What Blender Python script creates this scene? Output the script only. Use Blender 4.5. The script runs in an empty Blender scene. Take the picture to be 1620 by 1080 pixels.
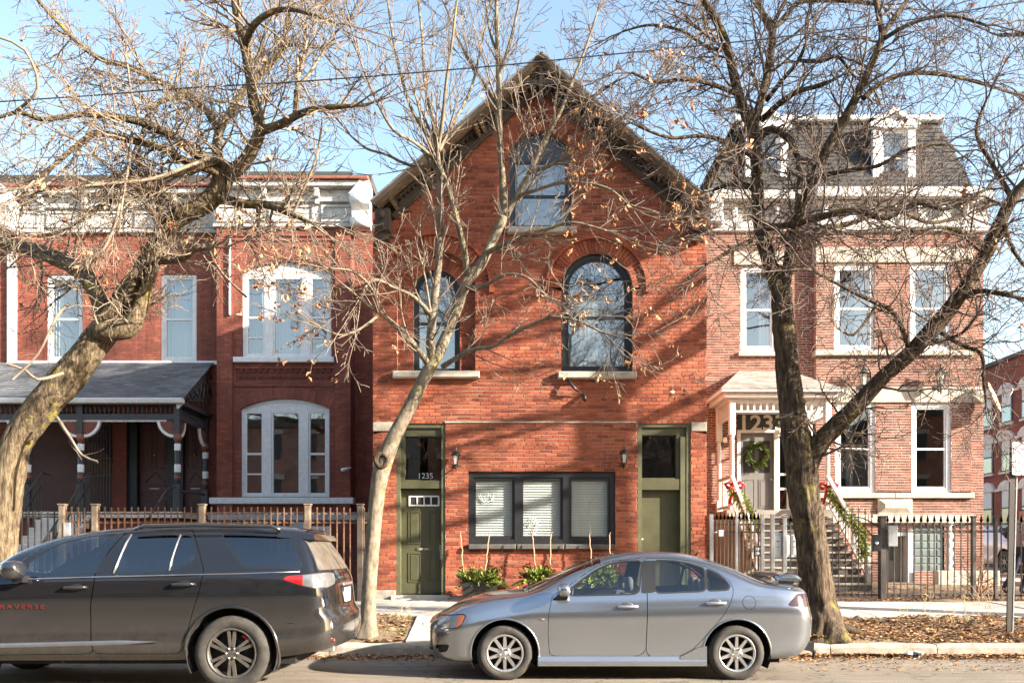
import bpy, math, random
import numpy as np
from mathutils import Vector, Matrix

# ------------------------------------------------------------------ camera, sky, sun, exposure
SC = bpy.context.scene
F, HX, HY, EYE, CY = 1400.0, 810.0, 871.0, 1.48, -16.93      # focal (photo px), principal x, horizon, eye height, camera y
cam_d = bpy.data.cameras.new("camera"); cam = bpy.data.objects.new("camera", cam_d)
SC.collection.objects.link(cam); SC.camera = cam
cam.location = (0, CY, EYE); cam.rotation_euler = (math.pi/2, 0, 0)
cam_d.sensor_width = 36; cam_d.sensor_fit = 'HORIZONTAL'; cam_d.lens = 36*F/1620
cam_d.shift_y = (HY-540)/1620; cam_d.clip_end = 5000; cam_d.clip_start = .05

SUN = Vector((-2.5, 1.0, -1.07)).normalized()                 # the way the light travels
world = bpy.data.worlds.new("World"); SC.world = world; world.use_nodes = True
wn = world.node_tree; bgn = wn.nodes['Background']
sky = wn.nodes.new('ShaderNodeTexSky'); sky.sky_type = 'NISHITA'; sky.sun_disc = False
sky.sun_elevation = math.asin(-SUN.z); sky.sun_rotation = math.atan2(-SUN.x, -SUN.y)
sky.air_density = 1.25; sky.dust_density = 2.0; sky.ozone_density = 1.0; sky.altitude = 100
wn.links.new(sky.outputs[0], bgn.inputs[0]); bgn.inputs[1].default_value = 0.098
sd = bpy.data.lights.new("sun", 'SUN'); sd.energy = 5.0; sd.angle = math.radians(.53); sd.color = (1, .915, .79)
sun = bpy.data.objects.new("sun", sd); SC.collection.objects.link(sun)
sun.rotation_euler = SUN.to_track_quat('-Z', 'Y').to_euler(); sun.location = (30, -15, 25)
vs = SC.view_settings; vs.view_transform = 'Standard'; vs.look = 'None'; vs.gamma = 1; vs.use_curve_mapping = False
vs.exposure = 2.12
SC.render.engine = 'CYCLES'; SC.cycles.use_denoising = True; SC.cycles.max_bounces = 8
SC.cycles.transparent_max_bounces = 24; SC.cycles.caustics_reflective = False; SC.cycles.caustics_refractive = False

# ------------------------------------------------------------------ helpers
COL = SC.collection
ORG = {}                                                     # world origin of each object built
R = random.Random(11)
def P(px, py, D): return Vector(((px-HX)*D/F, D+CY, EYE-(py-HY)*D/F))
def XX(px, D): return (px-HX)*D/F
def ZZ(py, D): return EYE-(py-HY)*D/F
def lerp(a, b, t): return a+(b-a)*t

class MB:
    """collects shapes; build() links them as ONE mesh object"""
    def __init__(s): s.v = []; s.f = []; s.a = []; s.sm = []
    def face(s, idx, a=.5, sm=False): s.f.append(idx); s.a.append(a); s.sm.append(sm)
    def quad(s, a, b, c, d, at=.5):
        n = len(s.v); s.v += [tuple(a), tuple(b), tuple(c), tuple(d)]; s.face((n, n+1, n+2, n+3), at)
    def box(s, x0, x1, y0, y1, z0, z1, at=.5):
        n = len(s.v)
        s.v += [(x0,y0,z0),(x1,y0,z0),(x1,y1,z0),(x0,y1,z0),(x0,y0,z1),(x1,y0,z1),(x1,y1,z1),(x0,y1,z1)]
        for q in ((0,1,5,4),(1,2,6,5),(2,3,7,6),(3,0,4,7),(4,5,6,7),(3,2,1,0)): s.face(tuple(n+i for i in q), at)
        return s
    def hexa(s, p, at=.5):                                   # 8 corners in the order of box()
        n = len(s.v); s.v += [tuple(q) for q in p]
        for q in ((0,1,5,4),(1,2,6,5),(2,3,7,6),(3,0,4,7),(4,5,6,7),(3,2,1,0)): s.face(tuple(n+i for i in q), at)
        return s
    def cbox(s, x0, x1, y0, y1, z0, z1, c=.012, at=.5):      # box with chamfered edges
        n = len(s.v)
        for (dx, z) in ((c, z0), (0, z0+c), (0, z1-c), (c, z1)):
            s.v += [(x0+c+ (0 if dx else 0), y0+dx, z), (x1-c, y0+dx, z), (x1, y0+max(dx, c), z), (x1, y1, z), (x0, y1, z), (x0, y0+max(dx, c), z)]
        for k in range(3):
            for i in range(6):
                j = (i+1) % 6; s.face((n+k*6+i, n+k*6+j, n+k*6+6+j, n+k*6+6+i), at)
        s.face(tuple(n+i for i in range(5, -1, -1)), at); s.face(tuple(n+18+i for i in range(6)), at)
        return s
    def bar(s, a, b, w, h, up=(0, 0, 1), at=.5):             # rectangular bar from a to b
        a = Vector(a); b = Vector(b); d = (b-a).normalized(); u = Vector(up)
        if abs(d.dot(u)) > .98: u = Vector((0, 1, 0))
        r = d.cross(u).normalized(); u = r.cross(d)
        q = [-r*w/2-u*h/2, r*w/2-u*h/2, r*w/2+u*h/2, -r*w/2+u*h/2]
        return s.hexa([a+q[0], a+q[1], b+q[1], b+q[0], a+q[3], a+q[2], b+q[2], b+q[3]], at)
    def prism(s, poly, y0, y1, at=.5):                       # xz outline pushed along y
        n = len(s.v); k = len(poly)
        s.v += [(x, y0, z) for x, z in poly]+[(x, y1, z) for x, z in poly]
        s.face(tuple(range(n, n+k)), at); s.face(tuple(range(n+2*k-1, n+k-1, -1)), at)
        for i in range(k):
            j = (i+1) % k; s.face((n+j, n+i, n+k+i, n+k+j), at)
        return s
    def xprism(s, poly, x0, x1, at=.5):                      # yz outline pushed along x
        n = len(s.v); k = len(poly)
        s.v += [(x0, y, z) for y, z in poly]+[(x1, y, z) for y, z in poly]
        s.face(tuple(range(n, n+k)), at); s.face(tuple(range(n+2*k-1, n+k-1, -1)), at)
        for i in range(k):
            j = (i+1) % k; s.face((n+j, n+i, n+k+i, n+k+j), at)
        return s
    def ring(s, o, i, y0, y1, at=.5):                        # frame between two outlines of equal length
        n = len(s.v); k = len(o)
        for y in (y0, y1):
            s.v += [(x, y, z) for x, z in o]+[(x, y, z) for x, z in i]
        for a in range(k):
            b = (a+1) % k
            s.face((n+a, n+b, n+k+b, n+k+a), at); s.face((n+2*k+b, n+2*k+a, n+3*k+a, n+3*k+b), at)
            s.face((n+k+a, n+k+b, n+3*k+b, n+3*k+a), at); s.face((n+b, n+a, n+2*k+a, n+2*k+b), at)
        return s
    def tube(s, pts, rad, n=6, at=.5, cap=True, sm=True):
        k = len(pts)
        if not hasattr(rad, '__len__'): rad = [rad]*k
        base = len(s.v); prev = None
        for i in range(k):
            a = pts[max(i-1, 0)]; b = pts[min(i+1, k-1)]
            tx, ty, tz = b[0]-a[0], b[1]-a[1], b[2]-a[2]
            l = math.sqrt(tx*tx+ty*ty+tz*tz) or 1e-9; tx /= l; ty /= l; tz /= l
            if prev is None:
                ux, uy, uz = (0, 0, 1) if abs(tz) < .9 else (1, 0, 0)
            else: ux, uy, uz = prev
            d = ux*tx+uy*ty+uz*tz; ux -= d*tx; uy -= d*ty; uz -= d*tz
            l = math.sqrt(ux*ux+uy*uy+uz*uz) or 1e-9; ux /= l; uy /= l; uz /= l
            prev = (ux, uy, uz)
            wx, wy, wz = ty*uz-tz*uy, tz*ux-tx*uz, tx*uy-ty*ux
            p = pts[i]; r = rad[i]
            for j in range(n):
                c, q = TRIG[n][j]
                s.v.append((p[0]+r*(c*ux+q*wx), p[1]+r*(c*uy+q*wy), p[2]+r*(c*uz+q*wz)))
        for i in range(k-1):
            for j in range(n):
                j2 = (j+1) % n
                s.f.append((base+i*n+j, base+i*n+j2, base+(i+1)*n+j2, base+(i+1)*n+j)); s.a.append(at); s.sm.append(sm)
        if cap and n > 3:
            s.face(tuple(base+j for j in range(n-1, -1, -1)), at); s.face(tuple(base+(k-1)*n+j for j in range(n)), at)
        return s
    def lathe(s, prof, c, n=14, axis='z', at=.5, sm=True):   # prof: (radius, along)
        base = len(s.v); k = len(prof); c = Vector(c)
        for r, h in prof:
            for j in range(n):
                a = 2*math.pi*j/n; p, q = r*math.cos(a), r*math.sin(a)
                s.v.append(tuple(c+Vector((p, q, h) if axis == 'z' else ((p, h, q) if axis == 'y' else (h, p, q)))))
        for i in range(k-1):
            for j in range(n):
                j2 = (j+1) % n; q = (base+i*n+j, base+i*n+j2, base+(i+1)*n+j2, base+(i+1)*n+j)
                s.face(q[::-1] if axis == 'y' else q, at, sm)
        s.face(tuple(base+j for j in range(n-1, -1, -1)), at); s.face(tuple(base+(k-1)*n+j for j in range(n)), at)
        return s
    def build(s, name, mat, parent=None, smooth=False, local=False, kind=None):
        me = bpy.data.meshes.new(name); me.from_pydata(s.v, [], s.f)
        if len(set(s.a)) > 1:
            at = me.attributes.new('bv', 'FLOAT', 'FACE'); at.data.foreach_set('value', s.a)
        if smooth or any(s.sm): me.polygons.foreach_set('use_smooth', [True]*len(s.f) if smooth else s.sm)
        return link(name, me, mat, parent, local, kind)
TRIG = {n: [(math.cos(2*math.pi*j/n), math.sin(2*math.pi*j/n)) for j in range(n)] for n in range(3, 65)}

def link(name, me, mat, parent=None, local=False, kind=None):
    if mat is not None and not me.materials: me.materials.append(mat)
    o = bpy.data.objects.new(name, me); COL.objects.link(o)
    setpar(o, parent, local)
    if kind: o['kind'] = kind
    return o
def setpar(o, parent, local=False):
    if parent is not None:
        o.parent = parent
        if local: ORG[o] = ORG[parent]
        else: o.location = -ORG[parent]; ORG[o] = Vector((0, 0, 0))
    else: ORG[o] = Vector((0, 0, 0))
def thing(name, label, cat, loc=(0, 0, 0), group=None):
    o = bpy.data.objects.new(name, None); COL.objects.link(o); o.location = loc; ORG[o] = Vector(loc)
    o.empty_display_size = .1
    return tag(o, label, cat, group)
def tag(o, label, cat, group=None):
    o['label'] = label; o['category'] = cat
    if group: o['group'] = group
    return o
def struct(o): o['kind'] = 'structure'; return o
def copy_tree(o, parent=None):
    c = o.copy(); COL.objects.link(c); c.parent = parent; ORG[c] = ORG.get(o, Vector()).copy()
    for ch in list(o.children): copy_tree(ch, c)
    return c
def text_mesh(name, body, size, mat, parent, M, depth=.002, font_scale=1.0, shear=0, bold=0):
    cu = bpy.data.curves.new(name, 'FONT'); cu.body = body; cu.size = size; cu.extrude = depth; cu.align_x = 'CENTER'; cu.align_y = 'CENTER'
    cu.shear = shear; cu.offset = bold
    t = bpy.data.objects.new(name, cu); COL.objects.link(t)
    me = bpy.data.meshes.new_from_object(t); bpy.data.objects.remove(t)
    me.transform(Matrix.Diagonal((font_scale, 1, 1, 1))); me.transform(M)
    return link(name, me, mat, parent)
FRONT = lambda x, y, z: Matrix.Translation((x, y, z)) @ Matrix.Rotation(math.pi/2, 4, 'X')   # text facing the street

# ------------------------------------------------------------------ materials
MATS = {}
def nodes_of(name):
    m = bpy.data.materials.new(name); m.use_nodes = True; nt = m.node_tree
    return m, nt, nt.nodes['Principled BSDF']
def setin(b, **k):
    for n, v in k.items():
        n = n.replace('_', ' ')
        if n in b.inputs: b.inputs[n].default_value = v
def noise(nt, scale, detail=4, rough=.6, coord='Object', stretch=None):
    tc = nt.nodes.new('ShaderNodeTexCoord'); src = tc.outputs[coord]
    if stretch:
        mp = nt.nodes.new('ShaderNodeMapping'); mp.inputs['Scale'].default_value = stretch
        nt.links.new(src, mp.inputs[0]); src = mp.outputs[0]
    n = nt.nodes.new('ShaderNodeTexNoise'); n.inputs['Scale'].default_value = scale
    n.inputs['Detail'].default_value = detail; n.inputs['Roughness'].default_value = rough
    nt.links.new(src, n.inputs['Vector']); return n.outputs['Fac']
def ramp(nt, fac, stops):
    r = nt.nodes.new('ShaderNodeValToRGB'); e = r.color_ramp.elements
    while len(e) < len(stops): e.new(.5)
    for i, (p, c) in enumerate(stops): e[i].position = p; e[i].color = (*c, 1)
    nt.links.new(fac, r.inputs[0]); return r.outputs[0]
def mixc(nt, fac, a, b, mode='MIX'):
    m = nt.nodes.new('ShaderNodeMix'); m.data_type = 'RGBA'; m.blend_type = mode
    for s, v in ((m.inputs[0], fac), (m.inputs[6], a), (m.inputs[7], b)):
        if isinstance(v, bpy.types.NodeSocket): nt.links.new(v, s)
        elif isinstance(v, (int, float)): s.default_value = v
        else: s.default_value = (*v, 1)
    return m.outputs[2]
def bump(nt, b, h, strength=.3, dist=.01):
    n = nt.nodes.new('ShaderNodeBump'); n.inputs['Strength'].default_value = strength; n.inputs['Distance'].default_value = dist
    nt.links.new(h, n.inputs['Height']); nt.links.new(n.outputs[0], b.inputs['Normal'])
def pbr(name, col, rough=.7, metal=0., var=.25, vs_=6., bmp=.15, bs=60., col2=None, coat=0., spec=.5, attr=None, stretch=None, bd=.01):
    """base colour with noise wear; attr: list of colours picked by the face attribute bv"""
    if name in MATS: return MATS[name]
    m, nt, b = nodes_of(name)
    base = col
    if attr:
        a = nt.nodes.new('ShaderNodeAttribute'); a.attribute_name = 'bv'
        base = ramp(nt, a.outputs['Fac'], [((i+.5)/len(attr), c) for i, c in enumerate(attr)])
    if var:
        n1 = noise(nt, vs_, 6, .65, stretch=stretch)
        dark = col2 if col2 else tuple(c*(1-var) for c in col)
        f = ramp(nt, n1, [(.35, (0, 0, 0)), (.68, (1, 1, 1))])
        if attr and not col2:
            c = mixc(nt, 1.0, base, ramp(nt, n1, [(.3, (1-var,)*3), (.7, (1+var*.3,)*3)]), 'MULTIPLY')
        else:
            g = nt.nodes.new('ShaderNodeMath'); g.operation = 'MULTIPLY'; nt.links.new(f, g.inputs[0]); g.inputs[1].default_value = 1 if not attr else var
            c = mixc(nt, g.outputs[0], base, dark)
        nt.links.new(c, b.inputs['Base Color'])
    elif attr: nt.links.new(base, b.inputs['Base Color'])
    else: b.inputs['Base Color'].default_value = (*col, 1)
    setin(b, Roughness=rough, Metallic=metal, Coat_Weight=coat, Coat_Roughness=.06, Specular_IOR_Level=spec)
    if bmp: bump(nt, b, noise(nt, bs, 5, .7, stretch=stretch), bmp, bd)
    MATS[name] = m; return m
def glass(name, tint, base, rough=.015, power=5.0):
    """pane: part mirror (more at grazing angles), part tinted see-through"""
    m, nt, b = nodes_of(name); nt.nodes.remove(b)
    fc = nt.nodes.new('ShaderNodeLayerWeight'); fc.inputs['Blend'].default_value = .5
    pw = nt.nodes.new('ShaderNodeMath'); pw.operation = 'POWER'; pw.inputs[1].default_value = power; nt.links.new(fc.outputs['Facing'], pw.inputs[0])
    lw = nt.nodes.new('ShaderNodeMath'); lw.operation = 'MULTIPLY_ADD'; lw.inputs[1].default_value = .96; lw.inputs[2].default_value = .04; nt.links.new(pw.outputs[0], lw.inputs[0])
    ad = nt.nodes.new('ShaderNodeMath'); ad.operation = 'ADD'; ad.use_clamp = True; ad.inputs[1].default_value = base
    nt.links.new(lw.outputs[0], ad.inputs[0])
    tr = nt.nodes.new('ShaderNodeBsdfTransparent'); tr.inputs[0].default_value = (*tint, 1)
    gl = nt.nodes.new('ShaderNodeBsdfGlossy'); gl.inputs['Roughness'].default_value = rough; gl.inputs[0].default_value = (1, 1, 1, 1)
    bn = nt.nodes.new('ShaderNodeBump'); bn.inputs['Strength'].default_value = .035; bn.inputs['Distance'].default_value = .02
    nt.links.new(noise(nt, 1.6, 2, .5), bn.inputs['Height']); nt.links.new(bn.outputs[0], gl.inputs['Normal'])
    mx = nt.nodes.new('ShaderNodeMixShader'); nt.links.new(ad.outputs[0], mx.inputs[0]); nt.links.new(tr.outputs[0], mx.inputs[1]); nt.links.new(gl.outputs[0], mx.inputs[2])
    nt.links.new(mx.outputs[0], nt.nodes['Material Output'].inputs[0]); MATS[name] = m; return m
def bricktex(name, c1, c2, mort, sx=.213, sz=.0705):
    """brick pattern for walls that turn away from the street"""
    m, nt, b = nodes_of(name)
    tc = nt.nodes.new('ShaderNodeTexCoord'); sp = nt.nodes.new('ShaderNodeSeparateXYZ'); cb = nt.nodes.new('ShaderNodeCombineXYZ')
    nt.links.new(tc.outputs['Object'], sp.inputs[0])
    ad = nt.nodes.new('ShaderNodeMath'); nt.links.new(sp.outputs[0], ad.inputs[0]); nt.links.new(sp.outputs[1], ad.inputs[1])
    nt.links.new(ad.outputs[0], cb.inputs[0]); nt.links.new(sp.outputs[2], cb.inputs[1])
    t = nt.nodes.new('ShaderNodeTexBrick'); t.inputs['Scale'].default_value = 1; t.inputs['Brick Width'].default_value = sx; t.inputs['Row Height'].default_value = sz
    t.inputs['Mortar Size'].default_value = .006
    for s_, c in (('Color1', c1), ('Color2', c2), ('Mortar', mort)): t.inputs[s_].default_value = (*c, 1)
    nt.links.new(cb.outputs[0], t.inputs['Vector'])
    c = mixc(nt, 1.0, t.outputs['Color'], ramp(nt, noise(nt, 1.5, 6), [(.3, (.6,)*3), (.7, (1.1,)*3)]), 'MULTIPLY')
    nt.links.new(c, b.inputs['Base Color']); setin(b, Roughness=.9); bump(nt, b, t.outputs['Fac'], -.4, .008)
    MATS[name] = m; return m

M = {}
M['brick_c'] = pbr('centre brick', (.42,.12,.06), .85, var=.38, vs_=1.6, bmp=.35, bs=70, attr=[(.21,.046,.022),(.35,.085,.037),(.40,.102,.046),(.29,.064,.029),(.43,.125,.062)], bd=.006)
def weather(m, amt=.5, pale=(.55,.40,.32)):
    nt = m.node_tree; b = nt.nodes['Principled BSDF']; src = b.inputs['Base Color'].links[0].from_socket
    c = mixc(nt, 1.0, src, ramp(nt, noise(nt, 1.0, 6, .7, stretch=(3.2, 3.2, .35)), [(.30, (1-amt,)*3), (.55, (1.02,)*3)]), 'MULTIPLY')
    c = mixc(nt, ramp(nt, noise(nt, 1.7, 8, .75), [(.60, (0,)*3), (.78, (.42,)*3)]), c, pale)
    nt.links.new(c, b.inputs['Base Color'])
M['mort_c'] = pbr('centre mortar', (.55,.36,.26), .95, var=.5, vs_=.9, col2=(.24,.075,.042), bmp=.4, bs=90)
M['brick_r'] = pbr('right brick', (.36,.14,.09), .88, var=.35, vs_=2.0, bmp=.35, bs=70, attr=[(.15,.060,.044),(.23,.082,.052),(.29,.112,.070),(.20,.066,.042),(.27,.125,.09)], bd=.006)
M['mort_r'] = pbr('right mortar', (.60,.47,.39), .95, var=.3, vs_=3, bmp=.4, bs=90)
M['brick_l'] = pbr('left brick', (.26,.05,.03), .8, var=.3, vs_=2.0, bmp=.3, bs=70, attr=[(.22,.064,.040),(.28,.080,.048),(.25,.070,.043),(.31,.092,.055)], bd=.006)
M['mort_l'] = pbr('left mortar', (.15,.045,.034), .95, var=.3, vs_=3, bmp=.3, bs=90)
weather(M['brick_c'], .42, (.44,.18,.105)); weather(M['brick_l'], .4, (.30,.15,.11)); weather(M['brick_r'], .35, (.45,.33,.27))
M['side_c'] = bricktex('centre side brick', (.34,.12,.07), (.42,.17,.10), (.42,.30,.22))
M['side_l'] = bricktex('left side brick', (.19,.048,.034), (.24,.06,.04), (.15,.05,.04))
M['side_r'] = bricktex('right side brick', (.27,.10,.07), (.36,.15,.10), (.55,.43,.36))
M['far_brick'] = bricktex('far brick', (.22,.055,.038), (.27,.07,.045), (.25,.11,.08))
M['stone'] = pbr('limestone', (.50,.445,.37), .85, var=.35, vs_=4, col2=(.33,.285,.23), bmp=.4, bs=60)
M['stone_w'] = pbr('pale stone', (.70,.66,.60), .8, var=.3, vs_=5, col2=(.50,.46,.41), bmp=.3, bs=60)
M['stone_d'] = pbr('sooty stone', (.10,.095,.085), .85, var=.4, vs_=6, bmp=.4, bs=60)
M['white'] = pbr('white paint', (.78,.78,.77), .45, var=.18, vs_=9, bmp=.08, bs=40)
M['white_old'] = pbr('old white paint', (.50,.505,.50), .65, var=.5, vs_=7, col2=(.30,.285,.27), bmp=.2, bs=40)
M['grey_trim'] = pbr('grey trim paint', (.50,.49,.47), .6, var=.35, vs_=5, col2=(.34,.32,.30), bmp=.2, bs=40)
M['cream'] = pbr('cream paint', (.64,.63,.59), .5, var=.2, vs_=7, bmp=.1, bs=40)
M['taupe'] = pbr('taupe paint', (.34,.30,.255), .6, var=.2, vs_=7, bmp=.15, bs=40)
M['olive'] = pbr('olive paint', (.082,.078,.038), .45, var=.28, vs_=4, bmp=.1, bs=50)
M['olive_l'] = pbr('olive trim paint', (.115,.112,.06), .45, var=.3, vs_=4, bmp=.1, bs=50)
M['black'] = pbr('black paint', (.022,.022,.024), .4, var=.3, vs_=8, bmp=.1, bs=50)
M['blueblack'] = pbr('blue black paint', (.035,.05,.075), .4, var=.3, vs_=8, bmp=.1, bs=50)
M['greywood'] = pbr('charcoal paint', (.055,.055,.062), .5, var=.3, vs_=9, bmp=.15, bs=50)
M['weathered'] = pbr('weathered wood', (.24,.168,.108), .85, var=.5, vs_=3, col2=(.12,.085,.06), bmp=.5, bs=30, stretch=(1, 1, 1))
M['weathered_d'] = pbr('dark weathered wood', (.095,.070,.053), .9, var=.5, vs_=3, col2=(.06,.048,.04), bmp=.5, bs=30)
M['rustred'] = pbr('rust red paint', (.27,.09,.06), .6, var=.3, vs_=9, bmp=.1)
M['door_brown'] = pbr('oxblood door paint', (.095,.032,.024), .42, var=.3, vs_=7, bmp=.1, bs=40)
M['door_grey'] = pbr('grey door paint', (.155,.145,.135), .45, var=.15, vs_=5, bmp=.1, bs=40)
M['rust'] = pbr('rusty iron', (.27,.14,.075), .85, var=.5, vs_=14, col2=(.10,.055,.035), bmp=.4, bs=90)
M['iron'] = pbr('black iron', (.032,.031,.030), .5, var=.5, vs_=18, col2=(.09,.07,.055), bmp=.2, bs=90)
M['post_wood'] = pbr('tan post', (.36,.27,.19), .85, var=.4, vs_=10, bmp=.4, bs=50)
M['shingle'] = pbr('grey shingle', (.14,.14,.145), .92, var=.25, vs_=3, bmp=.5, bs=120, attr=[(.11,.115,.125),(.15,.155,.165),(.18,.18,.185),(.13,.13,.14)])
M['shingle_t'] = pbr('tan shingle', (.36,.33,.29), .92, var=.2, vs_=3, bmp=.5, bs=120, attr=[(.31,.28,.245),(.36,.33,.29),(.41,.38,.34)])
M['slate'] = pbr('dark slate', (.06,.055,.05), .8, var=.4, vs_=3, bmp=.4, bs=60, attr=[(.03,.029,.03),(.045,.042,.04),(.06,.053,.047),(.038,.035,.035)])
M['roof'] = pbr('dark roofing', (.06,.055,.05), .9, var=.3, vs_=4, bmp=.4, bs=60)
M['dark'] = pbr('dark interior', (.03,.028,.026), .9, var=.2, bmp=0)
M['room'] = pbr('room', (.16,.14,.12), .9, var=.3, vs_=1.5, bmp=0)
M['shade'] = pbr('grey shade', (.30,.32,.33), .8, var=.15, vs_=3, bmp=0)
M['blind'] = pbr('blind', (.62,.65,.61), .6, var=.08, vs_=3, bmp=0)
M['curtain'] = pbr('curtain', (.46,.47,.47), .8, var=.15, vs_=4, bmp=.2, bs=6, stretch=(9, 1, .3))
M['glass'] = glass('window glass', (.75,.80,.82), .16)
M['glass_d'] = glass('dim window glass', (.45,.47,.47), .10)
M['glass_c'] = glass('clear window glass', (.95,.97,.96), .12)
M['glass_b'] = glass('bright window glass', (.80,.85,.87), .22)
M['steel'] = pbr('galvanised steel', (.38,.39,.40), .45, .7, var=.3, vs_=12, bmp=.1)
M['chrome'] = pbr('chrome', (.75,.75,.76), .12, 1, var=0, bmp=0)
M['brass'] = pbr('brass', (.5,.36,.14), .3, 1, var=0, bmp=0)
M['concrete'] = pbr('concrete', (.47,.43,.375), .92, var=.32, vs_=2.5, col2=(.33,.295,.25), bmp=.4, bs=70)
M['kerb'] = pbr('kerb concrete', (.40,.36,.30), .92, var=.4, vs_=5, col2=(.22,.19,.155), bmp=.6, bs=45)
M['kerb_y'] = pbr('yellow kerb paint', (.50,.33,.07), .85, var=.5, vs_=9, col2=(.36,.31,.24), bmp=.5, bs=45)
M['soil'] = pbr('soil', (.155,.105,.066), .95, var=.5, vs_=3, col2=(.24,.17,.10), bmp=.8, bs=25, bd=.03)
M['leaf'] = pbr('dry leaf', (.36,.18,.07), .75, var=.3, vs_=8, bmp=0, attr=[(.20,.10,.045),(.33,.165,.065),(.45,.25,.10),(.28,.125,.05),(.52,.34,.17),(.36,.155,.05)])
M['tree_leaf'] = pbr('clinging dry leaf', (.36,.18,.07), .7, var=.3, vs_=8, bmp=0, attr=[(.36,.16,.07),(.46,.24,.11),(.54,.32,.17),(.40,.13,.05)])
# ------------------------------------------------------------------ ground
def road_mat():
    m, nt, b = nodes_of('worn asphalt')
    n1 = noise(nt, .7, 6, .7); n2 = noise(nt, 160, 3, .8); n3 = noise(nt, 2.2, 7, .75, stretch=(.35, 2.2, 1))
    c = ramp(nt, n3, [(.3, (.16,.132,.10)), (.55, (.245,.20,.15)), (.75, (.325,.265,.195))])
    c = mixc(nt, 1.0, c, ramp(nt, n1, [(.3, (.72,)*3), (.7, (1.1,)*3)]), 'MULTIPLY')
    c = mixc(nt, 1.0, c, ramp(nt, n2, [(.35, (.6,)*3), (.65, (1.2,)*3)]), 'MULTIPLY')
    # fine cracks
    tc = nt.nodes.new('ShaderNodeTexCoord'); v = nt.nodes.new('ShaderNodeTexVoronoi'); v.feature = 'DISTANCE_TO_EDGE'; v.inputs['Scale'].default_value = .55
    wv = nt.nodes.new('ShaderNodeVectorMath'); wv.operation = 'ADD'
    nn = nt.nodes.new('ShaderNodeTexNoise'); nn.inputs['Scale'].default_value = 2.5; nt.links.new(tc.outputs['Object'], nn.inputs['Vector'])
    nt.links.new(tc.outputs['Object'], wv.inputs[0]); nt.links.new(nn.outputs['Color'], wv.inputs[1]); nt.links.new(wv.outputs[0], v.inputs['Vector'])
    c = mixc(nt, 1.0, c, ramp(nt, v.outputs['Distance'], [(.0, (.35,)*3), (.012, (1,)*3)]), 'MULTIPLY')
    nt.links.new(c, b.inputs['Base Color']); setin(b, Roughness=.9); bump(nt, b, n2, .5, .01); MATS['road'] = m; return m
M['road'] = road_mat()
KD = 12.35                                                   # distance of the kerb face
GP = [(12.50,.185),(12.9,.24),(14.1,.445),(16.45,.525),(17.2,.55),(22.5,.62),(26,.64),(70,.66)]
def gz(D):
    for (a, za), (b, zb) in zip(GP, GP[1:]):
        if D <= b: return za+(zb-za)*max(0, D-a)/(b-a)
    return GP[-1][1]
# far ground to the horizon
g = MB(); g.quad((-2500,-2500,-.06),(2500,-2500,-.06),(2500,2500,-.06),(-2500,2500,-.06)); struct(g.build('ground', M['soil']))
# street
g = MB(); nx, ny = 60, 12
for i in range(nx+1):
    for j in range(ny+1):
        x = -60+120*i/nx; D = -6+(KD+.02+6)*j/ny
        g.v.append((x, D+CY, .004+.05*max(0, (KD-D)/9)*(1-max(0,(KD-D)/18))))
for i in range(nx):
    for j in range(ny): g.face((i*(ny+1)+j, (i+1)*(ny+1)+j, (i+1)*(ny+1)+j+1, i*(ny+1)+j+1), .5, True)
struct(g.build('street', M['road']))
# parkway and yards: one uneven sheet behind the kerb
def bumpy(x, y): return .018*math.sin(x*2.1+y*1.3)+.014*math.sin(x*5.3-y*3.7+1)+.010*math.sin(x*9.1+y*7.7)
g = MB(); Ds = [12.44+.1*i for i in range(20)]+[14.5,15,15.5,16,16.4]+[16.6+.45*i for i in range(16)]+[26,34,45,70]
xs = [-60,-40,-25]+[-18+.2*i for i in range(181)]+[25,40,60]
for x in xs:
    for D in Ds:
        b = bumpy(x, D) if D < 14.05 or D > 16.5 else -.05
        if D < 12.5: b = -.05
        if 12.6 < D < 14 : b += .10*math.exp(-((x-4.45)**2+(D-12.9)**2)/.5)+.05*math.exp(-((x+2.08)**2+(D-12.8)**2)/.2)
        g.v.append((x, D+CY, gz(D)+b))
nd = len(Ds)
for i in range(len(xs)-1):
    for j in range(nd-1): g.face((i*nd+j, (i+1)*nd+j, (i+1)*nd+j+1, i*nd+j+1), .5, True)
struct(g.build('grass_verge', M['soil']))
# sidewalk: slabs with joints, tilted up towards the houses
sw = MB(); sw.box(-40, 40, 14.02+CY, 16.5+CY, .1, .4); sw = struct(sw.build('sidewalk', M['concrete']))
def slab(x0, x1, D0, D1, par, mat, dz=0, lift=0):
    z0, z1 = gz(D0)+.012+dz, gz(D1)+.012+lift+dz
    m = MB(); y0, y1 = D0+CY, D1+CY; c = .012
    m.hexa([(x0,y0,z0-.2),(x1,y0,z0-.2),(x1,y1,z1-.2),(x0,y1,z1-.2),(x0,y0,z0-c),(x1,y0,z0-c),(x1,y1,z1-c),(x0,y1,z1-c)])
    n = len(m.v)-4; m.f.pop(4); m.a.pop(4); m.sm.pop(4)
    m.v += [(x0+c,y0+c,z0),(x1-c,y0+c,z0),(x1-c,y1-c,z1),(x0+c,y1-c,z1)]
    for q in ((0,1,5,4),(1,2,6,5),(2,3,7,6),(3,0,4,7),(4,5,6,7)): m.face(tuple(n+i for i in q))
    return m.build('slab', mat, par)
x = -15.5
while x < 16:
    w = 1.52; slab(x, x+w-.012, 14.05, 16.45, sw, M['concrete'], R.uniform(-.006, .006)); x += w
ap = MB(); ap.box(-2.7, 3.8, 16.5+CY, 16.95+CY, .2, .4); ap = struct(ap.build('pavement', M['concrete']))
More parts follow.
